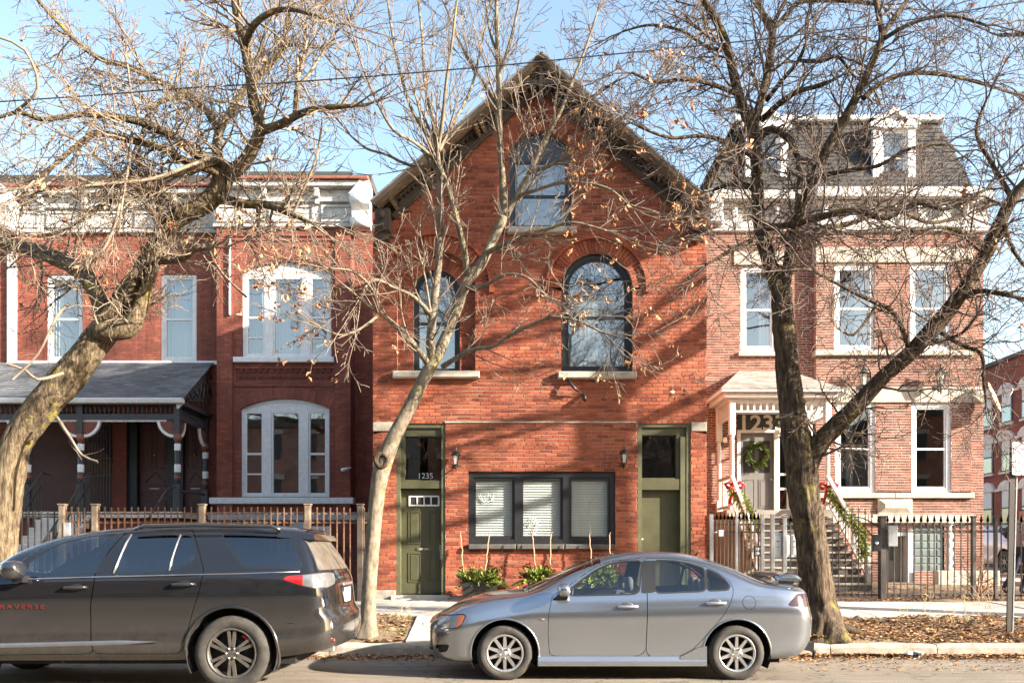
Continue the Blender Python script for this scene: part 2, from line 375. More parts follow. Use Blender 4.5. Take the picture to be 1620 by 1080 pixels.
for x0, x1 in ((-2.66,-1.2),(-1.19,.3),(.31,1.9),(1.91,3.7)): slab(x0, x1, 16.46, 16.99, ap, M['concrete'], R.uniform(.0, .008), .02)
cw = MB(); cw.box(-1.4, -.3, 12.5+CY, 14.0+CY, .05, .15); cw = struct(cw.build('front_path', M['concrete']))
for D0, D1 in ((12.5, 13.24), (13.255, 14.04)): slab(-1.5, -.2, D0, D1, cw, M['concrete'], .035)
# kerb stones
kb = MB(); kb.box(-40, 40, KD+.02+CY, KD+.14+CY, -.1, .05); kb = struct(kb.build('kerb', M['kerb']))
x = -14.6; yk = KD+CY
ks = [-14.6,-12.2,-9.8,-7.4,-5.0,-2.55,-.2,2.2,4.45,5.94,7.42,9.2,11.6,14.0,16.4]
for a, b in zip(ks, ks[1:]):
    m = MB(); n = max(4, int((b-a)/.18)); prof = [(0,-.08),(0,.13),(.012,.165),(.035,.185),(.16,.188),(.16,-.08)]
    rr = random.Random(int(a*10))
    for i in range(n+1):
        x = a+.006+(b-a-.012)*i/n; e = .03 if i in (0, n) else 0
        for (dy, dz) in prof: m.v.append((x, yk+dy+(rr.uniform(-.006,.006) if dz > .1 else 0)+(e*.3 if dy < .04 else 0), dz+(rr.uniform(-.008,.006)-e*.4 if dz > .1 else 0)))
    k = len(prof)
    for i in range(n):
        for j in range(k-1): m.face((i*k+j, (i+1)*k+j, (i+1)*k+j+1, i*k+j+1))
    m.face(tuple(range(k-1, -1, -1))); m.face(tuple(n*k+j for j in range(k)))
    m.build('kerb_stone', M['kerb_y'] if 7.3 < a < 9.3 else M['kerb'], kb)
# side street beyond the corner house
g = MB(); g.box(14.2, 19.6, 18+CY, 160+CY, .5, .685); struct(g.build('side_street', M['road']))
g = MB(); g.box(19.6, 20.9, 18+CY, 160+CY, .5, .78); struct(g.build('side_pavement', M['concrete']))
g = MB(); g.box(12.9, 14.2, 17.2+CY, 160+CY, .4, .70); struct(g.build('corner_pavement', M['concrete']))

# ------------------------------------------------------------------ masonry and windows
def arch_pts(x0, x1, z0, zs, rise, n=16):
    if rise <= 0: return [(x0, z0), (x1, z0), (x1, zs), (x0, zs)]
    cx, hw = (x0+x1)/2, (x1-x0)/2; out = [(x0, z0), (x1, z0)]
    if rise > hw*.8:
        for i in range(n+1):
            a = math.pi*i/n; out.append((cx+hw*math.cos(a), zs+rise*math.sin(a)))
    else:
        Rr = (hw*hw+rise*rise)/(2*rise); a0 = math.asin(hw/Rr)
        for i in range(n+1):
            a = a0-2*a0*i/n; out.append((cx+Rr*math.sin(a), zs+rise-Rr+Rr*math.cos(a)))
    return out
class Hole:
    def __init__(s, x0, x1, z0, zs, rise=0): s.x0, s.x1, s.z0, s.zs, s.rise = x0, x1, z0, zs, rise
    def at(s, z):
        if z < s.z0 or z > s.zs+s.rise: return None
        if z <= s.zs: return (s.x0, s.x1)
        hw, cx = (s.x1-s.x0)/2, (s.x0+s.x1)/2
        if s.rise > hw*.8: d = hw*math.sqrt(max(0, 1-((z-s.zs)/s.rise)**2))
        else:
            Rr = (hw*hw+s.rise**2)/(2*s.rise); h = z-(s.zs+s.rise-Rr); d = math.sqrt(max(0, Rr*Rr-h*h))
        return (cx-d, cx+d)
BV = {}
def brick_variant(key, mat, L, H, dep, i):
    k = (key, i)
    if k not in BV:
        m = MB(); m.cbox(0, L, 0, dep, 0, H, .004, at=(i+.5)/6); me = bpy.data.meshes.new('brick'); me.from_pydata(m.v, [], m.f)
        at = me.attributes.new('bv', 'FLOAT', 'FACE'); at.data.foreach_set('value', m.a); me.materials.append(mat); BV[k] = me
    return BV[k]
def wall_bricks(parent, x0, x1, z0, z1, y, holes, mb_, mm, key, L=.215, H=.0705, mo=.011, rec=.009, clip=None, indiv=0, dep=.05, header=0, zoff=0, sel=None, names=('brickwork', 'mortar')):
    """courses of real bricks in front of recessed mortar; clip(z) -> (xl, xr)"""
    rr = random.Random(hash(key) % 1000 if not isinstance(key, int) else key); rr.seed(len(key)*77+int(abs(x0*100)))
    bl = []; mt = MB(); k = 0; z = z0
    while z < z1-.012:
        za, zb = z, min(z+H, z1)
        def spans(q):
            a, b = (x0, x1) if clip is None else clip(q)
            a, b = max(a, x0), min(b, x1)
            sp = [(a, b)] if b > a else []
            for h in holes:
                r = h.at(q)
                if r is None: continue
                out = []
                for s, e in sp:
                    if r[1] <= s or r[0] >= e: out.append((s, e)); continue
                    if r[0] > s: out.append((s, r[0]))
                    if r[1] < e: out.append((r[1], e))
                sp = out
            return sp
        s0, s1 = spans(za+.001), spans(zb-.001)
        if len(s0) != len(s1):
            sm_ = spans((za+zb)/2); s0 = s1 = sm_
        for (a0, b0), (a1, b1) in zip(s0, s1):
            if b0-a0 < .004 and b1-a1 < .004: continue
            mt.quad((a0, y+rec, za), (b0, y+rec, za), (b1, y+rec, zb), (a1, y+rec, zb))
            hd = header and k % header == header-1
            l = L/2 if hd else L
            off = ((k % 2)*.5*l)+((k//6) % 3)*.017
            i0 = math.floor((min(a0, a1)-off)/l); xx = i0*l+off
            while xx < max(b0, b1):
                xa, xb = xx+mo/2+rr.uniform(-.002,.002), xx+l-mo/2+rr.uniform(-.002,.002)
                q = [max(xa, a0), min(xb, b0), max(xa, a1), min(xb, b1)]
                if q[1]-q[0] > .02 or q[3]-q[2] > .02:
                    if q[1] < q[0]: q[0] = q[1] = (q[0]+q[1])/2
                    if q[3] < q[2]: q[2] = q[3] = (q[2]+q[3])/2
                    full = (not hd) and q[1]-q[0] > L-mo-.006 and q[3]-q[2] > L-mo-.006
                    bl.append((q, za+mo*.4, zb-mo*.6, full, rr.uniform(-.0025,.0025), rr.random()))
                xx += l
        z += H; k += 1
    pick = set()
    if indiv:
        c = sorted((i for i, b in enumerate(bl) if b[3] and (sel is None or sel((b[0][0]+b[0][1])/2, b[1]))), key=lambda i: (bl[i][0][0]+.1)**2+(y-CY)**2+(bl[i][1]-EYE-1.2)**2)
        pick = set(c[:indiv])
    m = MB()
    w = MB(); w.f = mt.f; w.v = mt.v; w.a = mt.a; w.sm = mt.sm
    mort = w.build(names[1], mm, parent)
    for i, (q, za, zb, full, dj, at) in enumerate(bl):
        if i in pick:
            o = bpy.data.objects.new('brick', brick_variant(key, mb_, L-mo, H-mo, dep, int(at*6) % 6)); COL.objects.link(o)
            o.parent = parent; o.location = Vector((q[0], y+dj, za))-ORG[parent]; continue
        yy = y+dj; n = len(m.v)
        m.v += [(q[0],yy,za),(q[1],yy,za),(q[3],yy,zb),(q[2],yy,zb),(q[0],y+dep*.4,za),(q[1],y+dep*.4,za),(q[3],y+dep*.4,zb),(q[2],y+dep*.4,zb)]
        for f in ((0,1,2,3),(1,0,4,5),(2,1,5,6),(3,2,6,7),(0,3,7,4)): m.face(tuple(n+j for j in f), at)
    m.build(names[0], mb_, parent, kind='stuff')
    return mort
def voussoirs(parent, cx, zc, r0, r1, a0, a1, y0, y1, mat, key, w=.072, gap=.008, name='brick_arch'):
    """ring of radial bricks, angles measured from straight up"""
    m = MB(); rr = random.Random(int(abs(cx*100))+7); n = max(5, int((a1-a0)*(r0+r1)/2/w)); g = gap/((r0+r1)/2)/2
    for i in range(n):
        t0, t1 = a0+(a1-a0)*i/n+g, a0+(a1-a0)*(i+1)/n-g; dj = rr.uniform(-.003,.003)
        c = [(cx+r*math.sin(t), zc+r*math.cos(t)) for r, t in ((r0, t0), (r0, t1), (r1-.004, t1), (r1-.004, t0))]
        m.prism(c, y0+dj, y1, rr.random())
    return m.build(name, mat, parent, kind='stuff')
def reveal(parent, pts, y0, y1, mat, name='reveal'):
    m = MB(); k = len(pts)
    for i in range(k):
        j = (i+1) % k; (xa, za), (xb, zb) = pts[i], pts[j]
        m.quad((xa,y0,za), (xb,y0,zb), (xb,y1,zb), (xa,y1,za))
    return m.build(name, mat, parent)
def room(parent, x0, x1, z0, z1, y, dep=1.4, mat=None):
    m = MB(); a, b = x0-.25, x1+.25; zl, zh = z0-.5, z1+.35; y1 = y+dep
    m.quad((a,y1,zl),(b,y1,zl),(b,y1,zh),(a,y1,zh)); m.quad((a,y,zl),(a,y1,zl),(a,y1,zh),(a,y,zh)); m.quad((b,y,zl),(b,y1,zl),(b,y1,zh),(b,y,zh))
    m.quad((a,y,zl),(b,y,zl),(b,y1,zl),(a,y1,zl)); m.quad((a,y,zh),(b,y,zh),(b,y1,zh),(a,y1,zh))
    return m.build('room', mat or M['dark'], parent)
def blind(parent, x0, x1, z0, z1, y, mat, pitch=.05):
    m = MB(); z = z1
    while z > z0:
        m.quad((x0, y-.012, z-pitch*.96), (x1, y-.012, z-pitch*.96), (x1, y+.012, z), (x0, y+.012, z)); z -= pitch
    return m.build('blind', mat, parent, kind='stuff')
def curtain(parent, x0, x1, z0, z1, y, mat=None, amp=.02, pitch=.09):
    m = MB(); n = max(4, int((x1-x0)/.02))
    for i in range(n+1):
        x = x0+(x1-x0)*i/n; yy = y+amp*math.sin(2*math.pi*(x-x0)/pitch+.7*math.sin(x*9)); m.v += [(x, yy, z0), (x, yy, z1)]
    for i in range(n): m.face((2*i, 2*i+2, 2*i+3, 2*i+1), .5, True)
    return m.build('curtain', mat or M['curtain'], parent)
def window(parent, x0, x1, z0, zs, y, mat, gl, rise=0, fr=.075, deep=.07, rail=None, rails2=(), split=(), panel=0, roomdep=1.2, rm=True, sash=.045, name='window', smat=None):
    """frame, sashes, panes. y = front face of the frame; split: x positions of mullions (centre, width); panel: height of a solid head below the arch"""
    o = MB(); out = arch_pts(x0, x1, z0, zs, rise); ins = arch_pts(x0+fr, x1-fr, z0+fr, zs-(0 if rise else fr), max(0, rise-fr) if rise else 0)
    if len(out) != len(ins): ins = arch_pts(x0+fr, x1-fr, z0+fr, zs-fr*.5, max(.02, rise-fr*.5))
    o.ring(out, ins, y, y+deep)
    win = o.build(name, mat, parent)
    edges = [x0+fr]
    for c, w in split: edges += [c-w/2, c+w/2]
    edges.append(x1-fr)
    top = zs-(fr if not rise else 0)
    if panel:
        m = MB(); m.prism(arch_pts(x0+fr*.8, x1-fr*.8, zs-panel, zs, max(0, rise-fr*.8)), y+.02, y+deep-.005); m.build('head_panel', mat, win); top = zs-panel
    for c, w in split:
        m = MB(); m.box(c-w/2, c+w/2, y-.004, y+deep-.004, z0+fr*.6, top+.01); m.build('mullion', mat, win)
    for k in range(0, len(edges), 2):
        a, b = edges[k], edges[k+1]; arc = rise and not panel and len(edges) == 2
        r = rail[k//2] if isinstance(rail, (list, tuple)) else rail
        pin = arch_pts(a+sash, b-sash, z0+fr+sash, top-(0 if arc else sash), max(0, rise-fr-sash) if arc else 0)
        pout = arch_pts(a+.002, b-.002, z0+fr+.002, top-(0.002 if not arc else 0), max(0, rise-fr-.002) if arc else 0)
        s = MB()
        s.ring(pout, pin, y+.025, y+deep-.012)
        for q in ([r] if r else []): s.box(a+sash*.6, b-sash*.6, y+.02, y+deep-.016, q-.028, q+.028)
        for q in (rails2 if (len(edges) == 2 or k != 2) else ()): s.box(a+sash*.6, b-sash*.6, y+.03, y+deep-.02, q-.02, q+.02)
        sh = s.build('sash', smat or mat, win)
        p = MB(); n = len(pin); p.v += [(px_, y+deep*.62, pz_) for px_, pz_ in pin]; p.face(tuple(range(n)))
        p.build('pane', gl, win)
    if rm: room(win, x0, x1, z0, zs+rise, y+deep, roomdep)
    return win
# ------------------------------------------------------------------ the gabled brick house in the middle
D0 = 16.93
cx_ = lambda p: XX(p, D0); cz_ = lambda p: ZZ(p, D0)
HC = thing('gabled_house', 'narrow red brick house with steep front gable, black arched windows and olive doors', 'house', (.53, 0, .55))
XL, XR = cx_(590), cx_(1118); GA = cx_(855)                   # wall ends and ridge
SL = .873; ZA = 10.65                                       # roof slope and ridge height at the wall plane
roofz = lambda x: ZA-SL*abs(x-GA)
holes = [Hole(cx_(627), cx_(704.6), 0, cz_(669.5)), Hole(cx_(1009), cx_(1093), 0, cz_(668)), Hole(cx_(741), cx_(973.5), cz_(869), cz_(747)),
         Hole(cx_(628), cx_(752), cz_(588), cz_(456), cx_(774)-cx_(690)),          # left niche with its ring
         Hole(cx_(888), cx_(1001), cz_(589), cz_(455), cx_(1022)-cx_(944.5)),
         Hole(cx_(806), cx_(904), cz_(362), cz_(240), cx_(838)-cx_(806)+.24),
         Hole(XL-1, cx_(626.9), cz_(683), cz_(667)), Hole(cx_(1093.1), XR+1, cz_(684), cz_(667))]
# widen arch holes to the outside of their brick rings
class Ring(Hole):
    def __init__(s, x0, x1, z0, zs, rise, w): super().__init__(x0, x1, z0, zs, rise); s.w = w
    def at(s, z):
        if z < s.z0 or z > s.zs+s.rise: return None
        if z <= s.zs: return (s.x0, s.x1)
        hw = (s.x1-s.x0)/2+s.w; c = (s.x0+s.x1)/2; d = math.sqrt(max(0, hw*hw-(z-s.zs)**2))
        return (c-d, c+d)
nl, nr = (cx_(752)-cx_(628))/2, (cx_(1001)-cx_(888))/2
holes[3] = Ring(cx_(628), cx_(752), cz_(588), cz_(456), nl+.27, .27)
holes[4] = Ring(cx_(888), cx_(1001), cz_(589), cz_(455), nr+.25, .25)
wall_bricks(HC, XL, XR, .60, ZA-.3, 0, holes, M['brick_c'], M['mort_c'], 'centre', header=6, indiv=300, mo=.013, clip=lambda z: (GA-(ZA-.15-z)/SL, GA+(ZA-.15-z)/SL),
            sel=lambda x, z: z > 1.7)
# upper arched window rings
def segring(cx, hw, zs, rise, w, y0, mat, n):
    Rr = (hw*hw+rise*rise)/(2*rise) if rise < hw else hw; zc = zs+rise-Rr; a = math.asin(min(1, hw/Rr))
    return voussoirs(HC, cx, zc, Rr, Rr+w, -a, a, y0, .06, mat, n)
tw = ((cx_(806)+cx_(904))/2, (cx_(904)-cx_(806))/2)
holes_top_rise = cx_(838)-cx_(806)
segring(tw[0], tw[1], cz_(240), holes_top_rise, .24, -.004, M['brick_c'], 'top')
lc, rc = cx_(690), cx_(944.5)
voussoirs(HC, lc, cz_(456), nl, nl+.265, -math.pi/2, math.pi/2, -.004, .12, M['brick_c'], 'l')
voussoirs(HC, rc, cz_(455), nr, nr+.245, -math.pi/2, math.pi/2, -.004, .12, M['brick_c'], 'r')
for c, r, zc in ((lc, nl+.27, cz_(456)), (rc, nr+.25, cz_(455))):            # projecting hood mouldings
    m = MB(); N = 40
    for (ra, rb, ya) in ((r, r+.05, -.06), (r+.05, r+.085, -.035)):
        for i in range(N):
            t0, t1 = -math.pi/2+math.pi*i/N, -math.pi/2+math.pi*(i+1)/N-.004
            m.prism([(c+q*math.sin(t), zc+q*math.cos(t)) for q, t in ((ra, t0), (ra, t1), (rb, t1), (rb, t0))], ya, .03, .35+.3*R.random())
    for s in (-1, 1): m.box(c+s*(r+.045)-.05, c+s*(r+.045)+.05, -.07, .03, zc-.09, zc, .4)
    m.build('hood_moulding', M['brick_c'], HC)
# left niche: recessed brick panel around the window
wl = (cx_(653), cx_(727)); whw = (wl[1]-wl[0])/2; wzs = cz_(460)
wall_bricks(HC, cx_(627), cx_(753), cz_(589), cz_(393), .11, [Ring(wl[0], wl[1], cz_(589), wzs, whw+.22, .22)], M['brick_c'], M['mort_c'], 'niche',
            clip=lambda z: (lc-max(.01, math.sqrt(max(0, nl*nl-max(0, z-cz_(456))**2)))-.02, lc+max(.01, math.sqrt(max(0, nl*nl-max(0, z-cz_(456))**2)))+.02), names=('niche_brickwork', 'niche_mortar'))
voussoirs(HC, (wl[0]+wl[1])/2, wzs, whw, whw+.215, -math.pi/2, math.pi/2, .106, .17, M['brick_c'], 'n')
reveal(HC, arch_pts(cx_(628), cx_(752), cz_(588), cz_(456), nl), .002, .13, M['mort_c'])
reveal(HC, arch_pts(wl[0], wl[1], cz_(588), wzs, whw), .11, .20, M['mort_c'])
reveal(HC, arch_pts(cx_(888), cx_(1001), cz_(589), cz_(455), nr), .002, .16, M['mort_c'])
reveal(HC, arch_pts(cx_(806), cx_(904), cz_(362), cz_(240), holes_top_rise), .002, .16, M['mort_c'])
w = window(HC, wl[0], wl[1], cz_(588), wzs, .17, M['black'], M['glass_b'], rise=whw, fr=.06, rail=cz_(508))
curtain(w, wl[0]+.05, wl[1]-.05, cz_(587), cz_(452), .30, M['shade'], .004)
w = window(HC, cx_(888), cx_(1001), cz_(589), cz_(455), .11, M['black'], M['glass_b'], rise=nr, fr=.10, rail=cz_(500))
curtain(w, cx_(890), cx_(999), cz_(588), cz_(470), .26, M['shade'], .004)
w = window(HC, cx_(806), cx_(904), cz_(362), cz_(240), .10, M['blueblack'], M['glass'], rise=holes_top_rise, fr=.07, panel=.14, rail=cz_(307), smat=M['black'])
curtain(w, cx_(808), cx_(902), cz_(361), cz_(246), .26, M['shade'], .004)
for a, b, t, bt in ((622, 759, 588, 599), (882, 1006, 589, 600), (803, 912, 361, 371)):
    m = MB(); m.cbox(cx_(a), cx_(b), -.13, .22, cz_(bt), cz_(t), .02); m.build('sill', M['stone'], HC)
# belt line, lintel stones, plinth
m = MB(); x = cx_(704)
while x < cx_(1006):
    w_ = min(R.uniform(.35, .9), cx_(1008)-x); m.box(x, x+w_-.01, -.012-R.random()*.012, .02, cz_(668.6), cz_(666.4)); x += w_
m.build('belt_course', M['stone'], HC)
for a, b in ((590, 626.5), (1093.5, 1118)):
    m = MB(); m.cbox(cx_(a), cx_(b), -.015, .2, cz_(682), cz_(667.5), .01); m.build('lintel_stone', M['stone'], HC)
m = MB(); m.cbox(cx_(590), cx_(626), -.05, .2, .45, cz_(933), .015); m.build('plinth', M['kerb'], HC)
m = MB(); m.cbox(cx_(1093), cx_(1118), -.05, .2, .45, cz_(936), .015); m.build('plinth', M['kerb'], HC)
m = MB(); m.cbox(cx_(705), cx_(1009), -.03, .2, .45, .61, .015); m.build('plinth', M['kerb'], HC)
m = MB(); m.cbox(cx_(620), cx_(712), -.22, .2, .40, cz_(941), .015); m.build('door_step', M['concrete'], HC)
# door with transom (left)
YD = .20
def doorcase(par, x0, x1, z0, z1, fr, zr0, zr1, tz0, tz1, tx0, tx1):
    m = MB()
    for a, b in ((x0, x0+fr), (x1-fr, x1)): m.box(a, b, .02, YD+.08, z0, z1)
    m.box(x0+fr, x1-fr, .024, YD+.08, z1-fr, z1)
    fo = m.build('door_frame', M['olive_l'], par)
    m = MB(); m.box(x0+fr, x1-fr, .04, YD+.06, zr0, zr1); m.build('transom_bar', M['olive'], fo)
    m = MB(); m.ring([(x0+fr, zr1), (x1-fr, zr1), (x1-fr, z1-fr), (x0+fr, z1-fr)], [(tx0, tz0), (tx1, tz0), (tx1, tz1), (tx0, tz1)], .07, YD+.04); m.build('transom_sash', M['olive'], fo)
    m = MB(); m.quad((tx0,YD,tz0),(tx1,YD,tz0),(tx1,YD,tz1),(tx0,YD,tz1)); m.build('transom_pane', M['glass_d'], fo)
    room(fo, tx0, tx1, tz0, tz1, YD+.06, .9); reveal(par, [(x0, z0), (x1, z0), (x1, z1), (x0, z1)], .002, YD+.1, M['mort_c'])
    return fo
zb = cz_(939)
dc = doorcase(HC, cx_(627), cx_(704.6), .58, cz_(670), .075, cz_(772), cz_(760), cz_(758), cz_(689), cx_(639.5), cx_(698.5))
m = MB(); m.box(cx_(633.5), cx_(703)-.065, YD-.01, YD+.035, zb, cz_(773)); door = m.build('door', M['olive'], HC)
def panel(par, x0, x1, z0, z1, y, mat, fr=.022):
    m = MB(); m.ring([(x0,z0),(x1,z0),(x1,z1),(x0,z1)], [(x0+fr,z0+fr),(x1-fr,z0+fr),(x1-fr,z1-fr),(x0+fr,z1-fr)], y-.012, y+.005)
    m.cbox(x0+fr+.02, x1-fr-.02, y-.009, y+.005, z0+fr+.02, z1-fr-.02, .008); return m.build('panel', mat, par)
for a, b in ((644, 664), (676, 692.5)):
    for t, bt in ((808, 860), (874, 921)): panel(door, cx_(a), cx_(b), cz_(bt), cz_(t), YD-.01, M['olive'])
lx0, lx1 = cx_(645), cx_(694)
m = MB(); m.ring([(lx0,cz_(799.5)),(lx1,cz_(799.5)),(lx1,cz_(782.5)),(lx0,cz_(782.5))], [(lx0+.03,cz_(799.5)+.03),(lx1-.03,cz_(799.5)+.03),(lx1-.03,cz_(782.5)-.03),(lx0+.03,cz_(782.5)-.03)], YD-.03, YD-.008)
for k in range(1, 4):
    x = lerp(lx0+.03, lx1-.03, k/4); m.box(x-.012, x+.012, YD-.026, YD-.012, cz_(799.5)+.03, cz_(782.5)-.03)
m.build('light_frame', M['white'], door)
for k in range(4):
    a, b = lerp(lx0+.03, lx1-.03, k/4), lerp(lx0+.03, lx1-.03, (k+1)/4)
    m = MB(); m.quad((a,YD-.0145,cz_(799.5)+.03),(b,YD-.0145,cz_(799.5)+.03),(b,YD-.0145,cz_(782.5)-.03),(a,YD-.0145,cz_(782.5)-.03)); m.build('light_pane', M['dark'], door)
m = MB(); m.cbox(cx_(657.5), cx_(681), YD-.024, YD-.01, cz_(870.5), cz_(865.5), .005); ms = m.build('mail_slot', M['olive_l'], door)
text_mesh('mail_lettering', 'LETTERS', .042, M['white'], door, FRONT(cx_(669), YD-.026, cz_(868)), .001, 1.1)
m = MB(); m.lathe([(.0,-.03),(.028,-.03),(.03,0)], (cx_(698.5)-.02, YD-.012, cz_(852)), 12, 'y'); m.box(cx_(698.5)-.045, cx_(698.5)+.005, YD-.035, YD-.01, cz_(853.5), cz_(847.5)); m.build('lock', M['black'], door)
hx = cx_(698)-.02
m = MB(); m.cbox(hx-.03, hx+.03, YD-.022, YD-.01, cz_(871), cz_(861), .006); m.tube([(hx, YD-.02, cz_(866)), (hx, YD-.07, cz_(869)), (hx, YD-.075, cz_(877)), (hx, YD-.05, cz_(883.5)), (hx, YD-.012, cz_(884.5))], [.014,.013,.012,.013,.016], 8)
m.build('handle', M['steel'], door)
n_ = text_mesh('house_number', '1235', .155, M['white'], HC, FRONT(cx_(671.5), YD-.012, cz_(751.5)), .002, 1.0)
# blocked doorway (right)
dc = doorcase(HC, cx_(1009), cx_(1093), .58, cz_(668.5), .08, cz_(774), cz_(757), cz_(755), cz_(687), cx_(1016.5), cx_(1071))
m = MB(); m.box(cx_(1009)+.08, cx_(1093)-.08, YD-.02, YD+.03, .58, cz_(774.2)); dp = m.build('closed_panel', M['olive'], HC)
m = MB(); m.box(cx_(1077), cx_(1086), .03, YD+.02, .58, cz_(690)); m.build('trim', M['olive_l'], dp)
m = MB(); m.lathe([(.0,-.05),(.028,-.045),(.03,-.02),(.012,-.015),(.012,0)], (cx_(1017), YD-.02, cz_(852)), 12, 'y'); m.build('knob', M['brass'], dp)
# triple window with blinds
x0, x1, z0, z1 = cx_(741), cx_(973.5), cz_(860), cz_(747)
w = window(HC, x0, x1, z0, z1, .03, M['black'], M['glass_c'], fr=.09, deep=.10, split=((cx_(819), .115), (cx_(895.5), .115)), sash=.05, roomdep=.8)
reveal(HC, arch_pts(x0, x1, z0, z1, 0), .001, .14, M['mort_c'])
for a, b in ((752, 809), (829, 886), (905, 962)): blind(w, cx_(a)-.05, cx_(b)+.05, z0+.06, z1-.06, .118, M['blind'])
xs_ = [741, 817, 893, 974.5]
for a, b in zip(xs_, xs_[1:]):
    m = MB(); m.cbox(cx_(a), cx_(b)-.008, -.10, .12, cz_(869), cz_(860.3), .02); m.build('sill', M['stone_d'], HC)
M['scratch'] = pbr('scratched tag', (.8,.8,.78), .7, var=0, bmp=0)
def scribble(name, pts_list, ox, oy, s):
    m = MB()
    for pts in pts_list: m.tube([(cx_(ox+q[0]*s), .088, cz_(oy+q[1]*s)) for q in pts], .0034, 4, cap=False)
    m.build(name, M['scratch'], w)
scribble('scratched_tag', [[(0,0),(10,14),(4,-2)],[(4,-2),(12,14)],[(13,12),(12,-1),(17,6),(13,8),(19,11)],[(19,-5),(17,13),(24,9)],[(22,-2),(26,12),(30,-2)],[(30,-2),(24,8),(32,10)],[(20,16),(30,14)]], 756, 783, .86)
scribble('scratched_tag', [[(0,8),(6,0),(8,12),(12,2)],[(8,-6),(18,8)],[(12,-8),(24,8)],[(18,-8),(26,10)],[(4,14),(14,6)],[(20,10),(14,24),(22,28)],[(24,12),(18,26)]], 832, 823, .8)
# gable cornice
def rake(side, n0, n1, y0, y1, a, b, mat=None, name=None, m=None):
    """board along the slope: n = distance below the roof line (square to it), a..b along the slope from the ridge"""
    L_ = math.hypot(1, SL); ux, uz = side/L_, -SL/L_; nx, nz = -side*SL/L_, -1/L_
    pt = lambda s, n, y: (GA+ux*s+nx*n, y, ZA+uz*s+nz*n)
    q = []
    for n in (n1, n0):
        ad = lambda n_: (n_*SL) if a == 0 else a             # mitre at the ridge
        q += [pt(a if a else -n*SL*-1*0+n*SL, n, y0), pt(b, n, y0), pt(b, n, y1), pt(a if a else n*SL, n, y1)]
    mm = m or MB(); mm.hexa(q)
    return mm if m is not None else mm.build(name, mat, HC)
SE = math.hypot(1, SL)*3.04
for sd_ in (-1, 1):
    rake(sd_, -.06, 0, -.50, 13, 0, SE+.12, M['roof'], 'roof')
    rake(sd_, -.075, -.04, -.54, -.501, 0, SE+.13, M['white_old'], 'drip_edge')
    rake(sd_, -.04, .035, -.53, -.501, 0, SE+.12, M['weathered'], 'fascia_board')
    rake(sd_, .001, .055, -.495, -.43, 0, SE+.10, M['weathered'], 'crown_board')
    rake(sd_, .056, .075, -.46, -.25, 0, SE+.08, M['weathered'], 'bed_board')
    rake(sd_, .002, .04, -.425, -.01, 0, SE+.05, M['weathered'], 'soffit')
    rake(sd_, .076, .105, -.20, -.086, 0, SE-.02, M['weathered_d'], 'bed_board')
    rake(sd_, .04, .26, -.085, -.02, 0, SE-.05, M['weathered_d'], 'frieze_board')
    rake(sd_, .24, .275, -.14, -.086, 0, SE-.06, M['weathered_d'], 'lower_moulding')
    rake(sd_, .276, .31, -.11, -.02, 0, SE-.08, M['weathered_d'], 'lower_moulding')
    m = MB(); s = .35
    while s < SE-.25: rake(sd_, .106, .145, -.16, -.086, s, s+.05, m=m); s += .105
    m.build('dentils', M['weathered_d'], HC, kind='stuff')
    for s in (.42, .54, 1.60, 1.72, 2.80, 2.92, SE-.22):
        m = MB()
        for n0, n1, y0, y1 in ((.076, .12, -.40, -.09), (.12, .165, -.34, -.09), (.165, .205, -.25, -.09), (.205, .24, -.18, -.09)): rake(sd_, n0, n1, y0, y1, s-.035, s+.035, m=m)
        m.build('bracket', M['weathered_d'] if sd_ > 0 else M['weathered'], HC)  # sun and shade painted in: lighter wood on the left slope, darker on the right
    # eave return: carved block at the foot of the slope
    xe = GA+sd_*3.08; m = MB(); ze = roofz(xe)-.04
    m.box(min(xe-sd_*.24, xe+sd_*.04), max(xe-sd_*.24, xe+sd_*.04), -.34, -.01, ze-.42, ze-.02); m.box(min(xe-sd_*.20, xe+sd_*.02), max(xe-sd_*.20, xe+sd_*.02), -.24, -.012, ze-.55, ze-.42)
    m.tube([(xe-sd_*.10, -.36-.06*math.cos(t), ze-.24+.13*math.sin(t)) for t in [i*.5 for i in range(12)]], .05, 6)
    m.build('eave_bracket', M['weathered_d'], HC)
m = MB(); m.lathe([(.02,0),(.13,.01),(.14,.06),(.05,.1),(.05,.16),(.01,.2)], (GA, -.50, ZA-.10), 10); m.build('ridge_finial', M['weathered_d'], HC)
# fretwork in the peak
m = MB(); yf = -.40
m.box(GA-.035, GA+.035, yf-.04, yf+.04, ZA-.72, ZA-.12); m.bar((GA-.34, yf, ZA-.42), (GA+.34, yf, ZA-.42), .04, .06)
for s in (-1, 1):
    for r in (.10, .17, .24): m.tube([(GA+s*(.04+r*math.sin(t)), yf, ZA-.42+r*math.cos(t)*.8) for t in [i*math.pi/2/6 for i in range(7)]], .016, 5)
    m.tube([(GA+s*.04, yf, ZA-.68), (GA+s*.14, yf, ZA-.58), (GA+s*.2, yf, ZA-.44)], .02, 5)
m.lathe([(.01,-.09),(.05,-.04),(.03,0),(.045,.04)], (GA, yf, ZA-.74), 8); m.build('peak_fretwork', M['weathered_d'], HC)
# sides, back
m = MB()
for xa, s in ((XL+.006, -1), (XR-.006, 1)):
    m.quad((xa, .012, .4), (xa, 13, .4), (xa, 13, roofz(XR)-.02), (xa, .012, roofz(XR)-.02))
m.prism([(XL+.02, .4), (XR-.02, .4), (XR-.02, roofz(XR)-.02), (GA, ZA-.06), (XL+.02, roofz(XR)-.02)], 12.8, 12.9)
m.build('side_walls', M['side_c'], HC)
m = MB(); m.box(XL+.05, XR-.05, 1.62, 1.66, .4, roofz(XR)-.2); m.build('partition', M['dark'], HC)
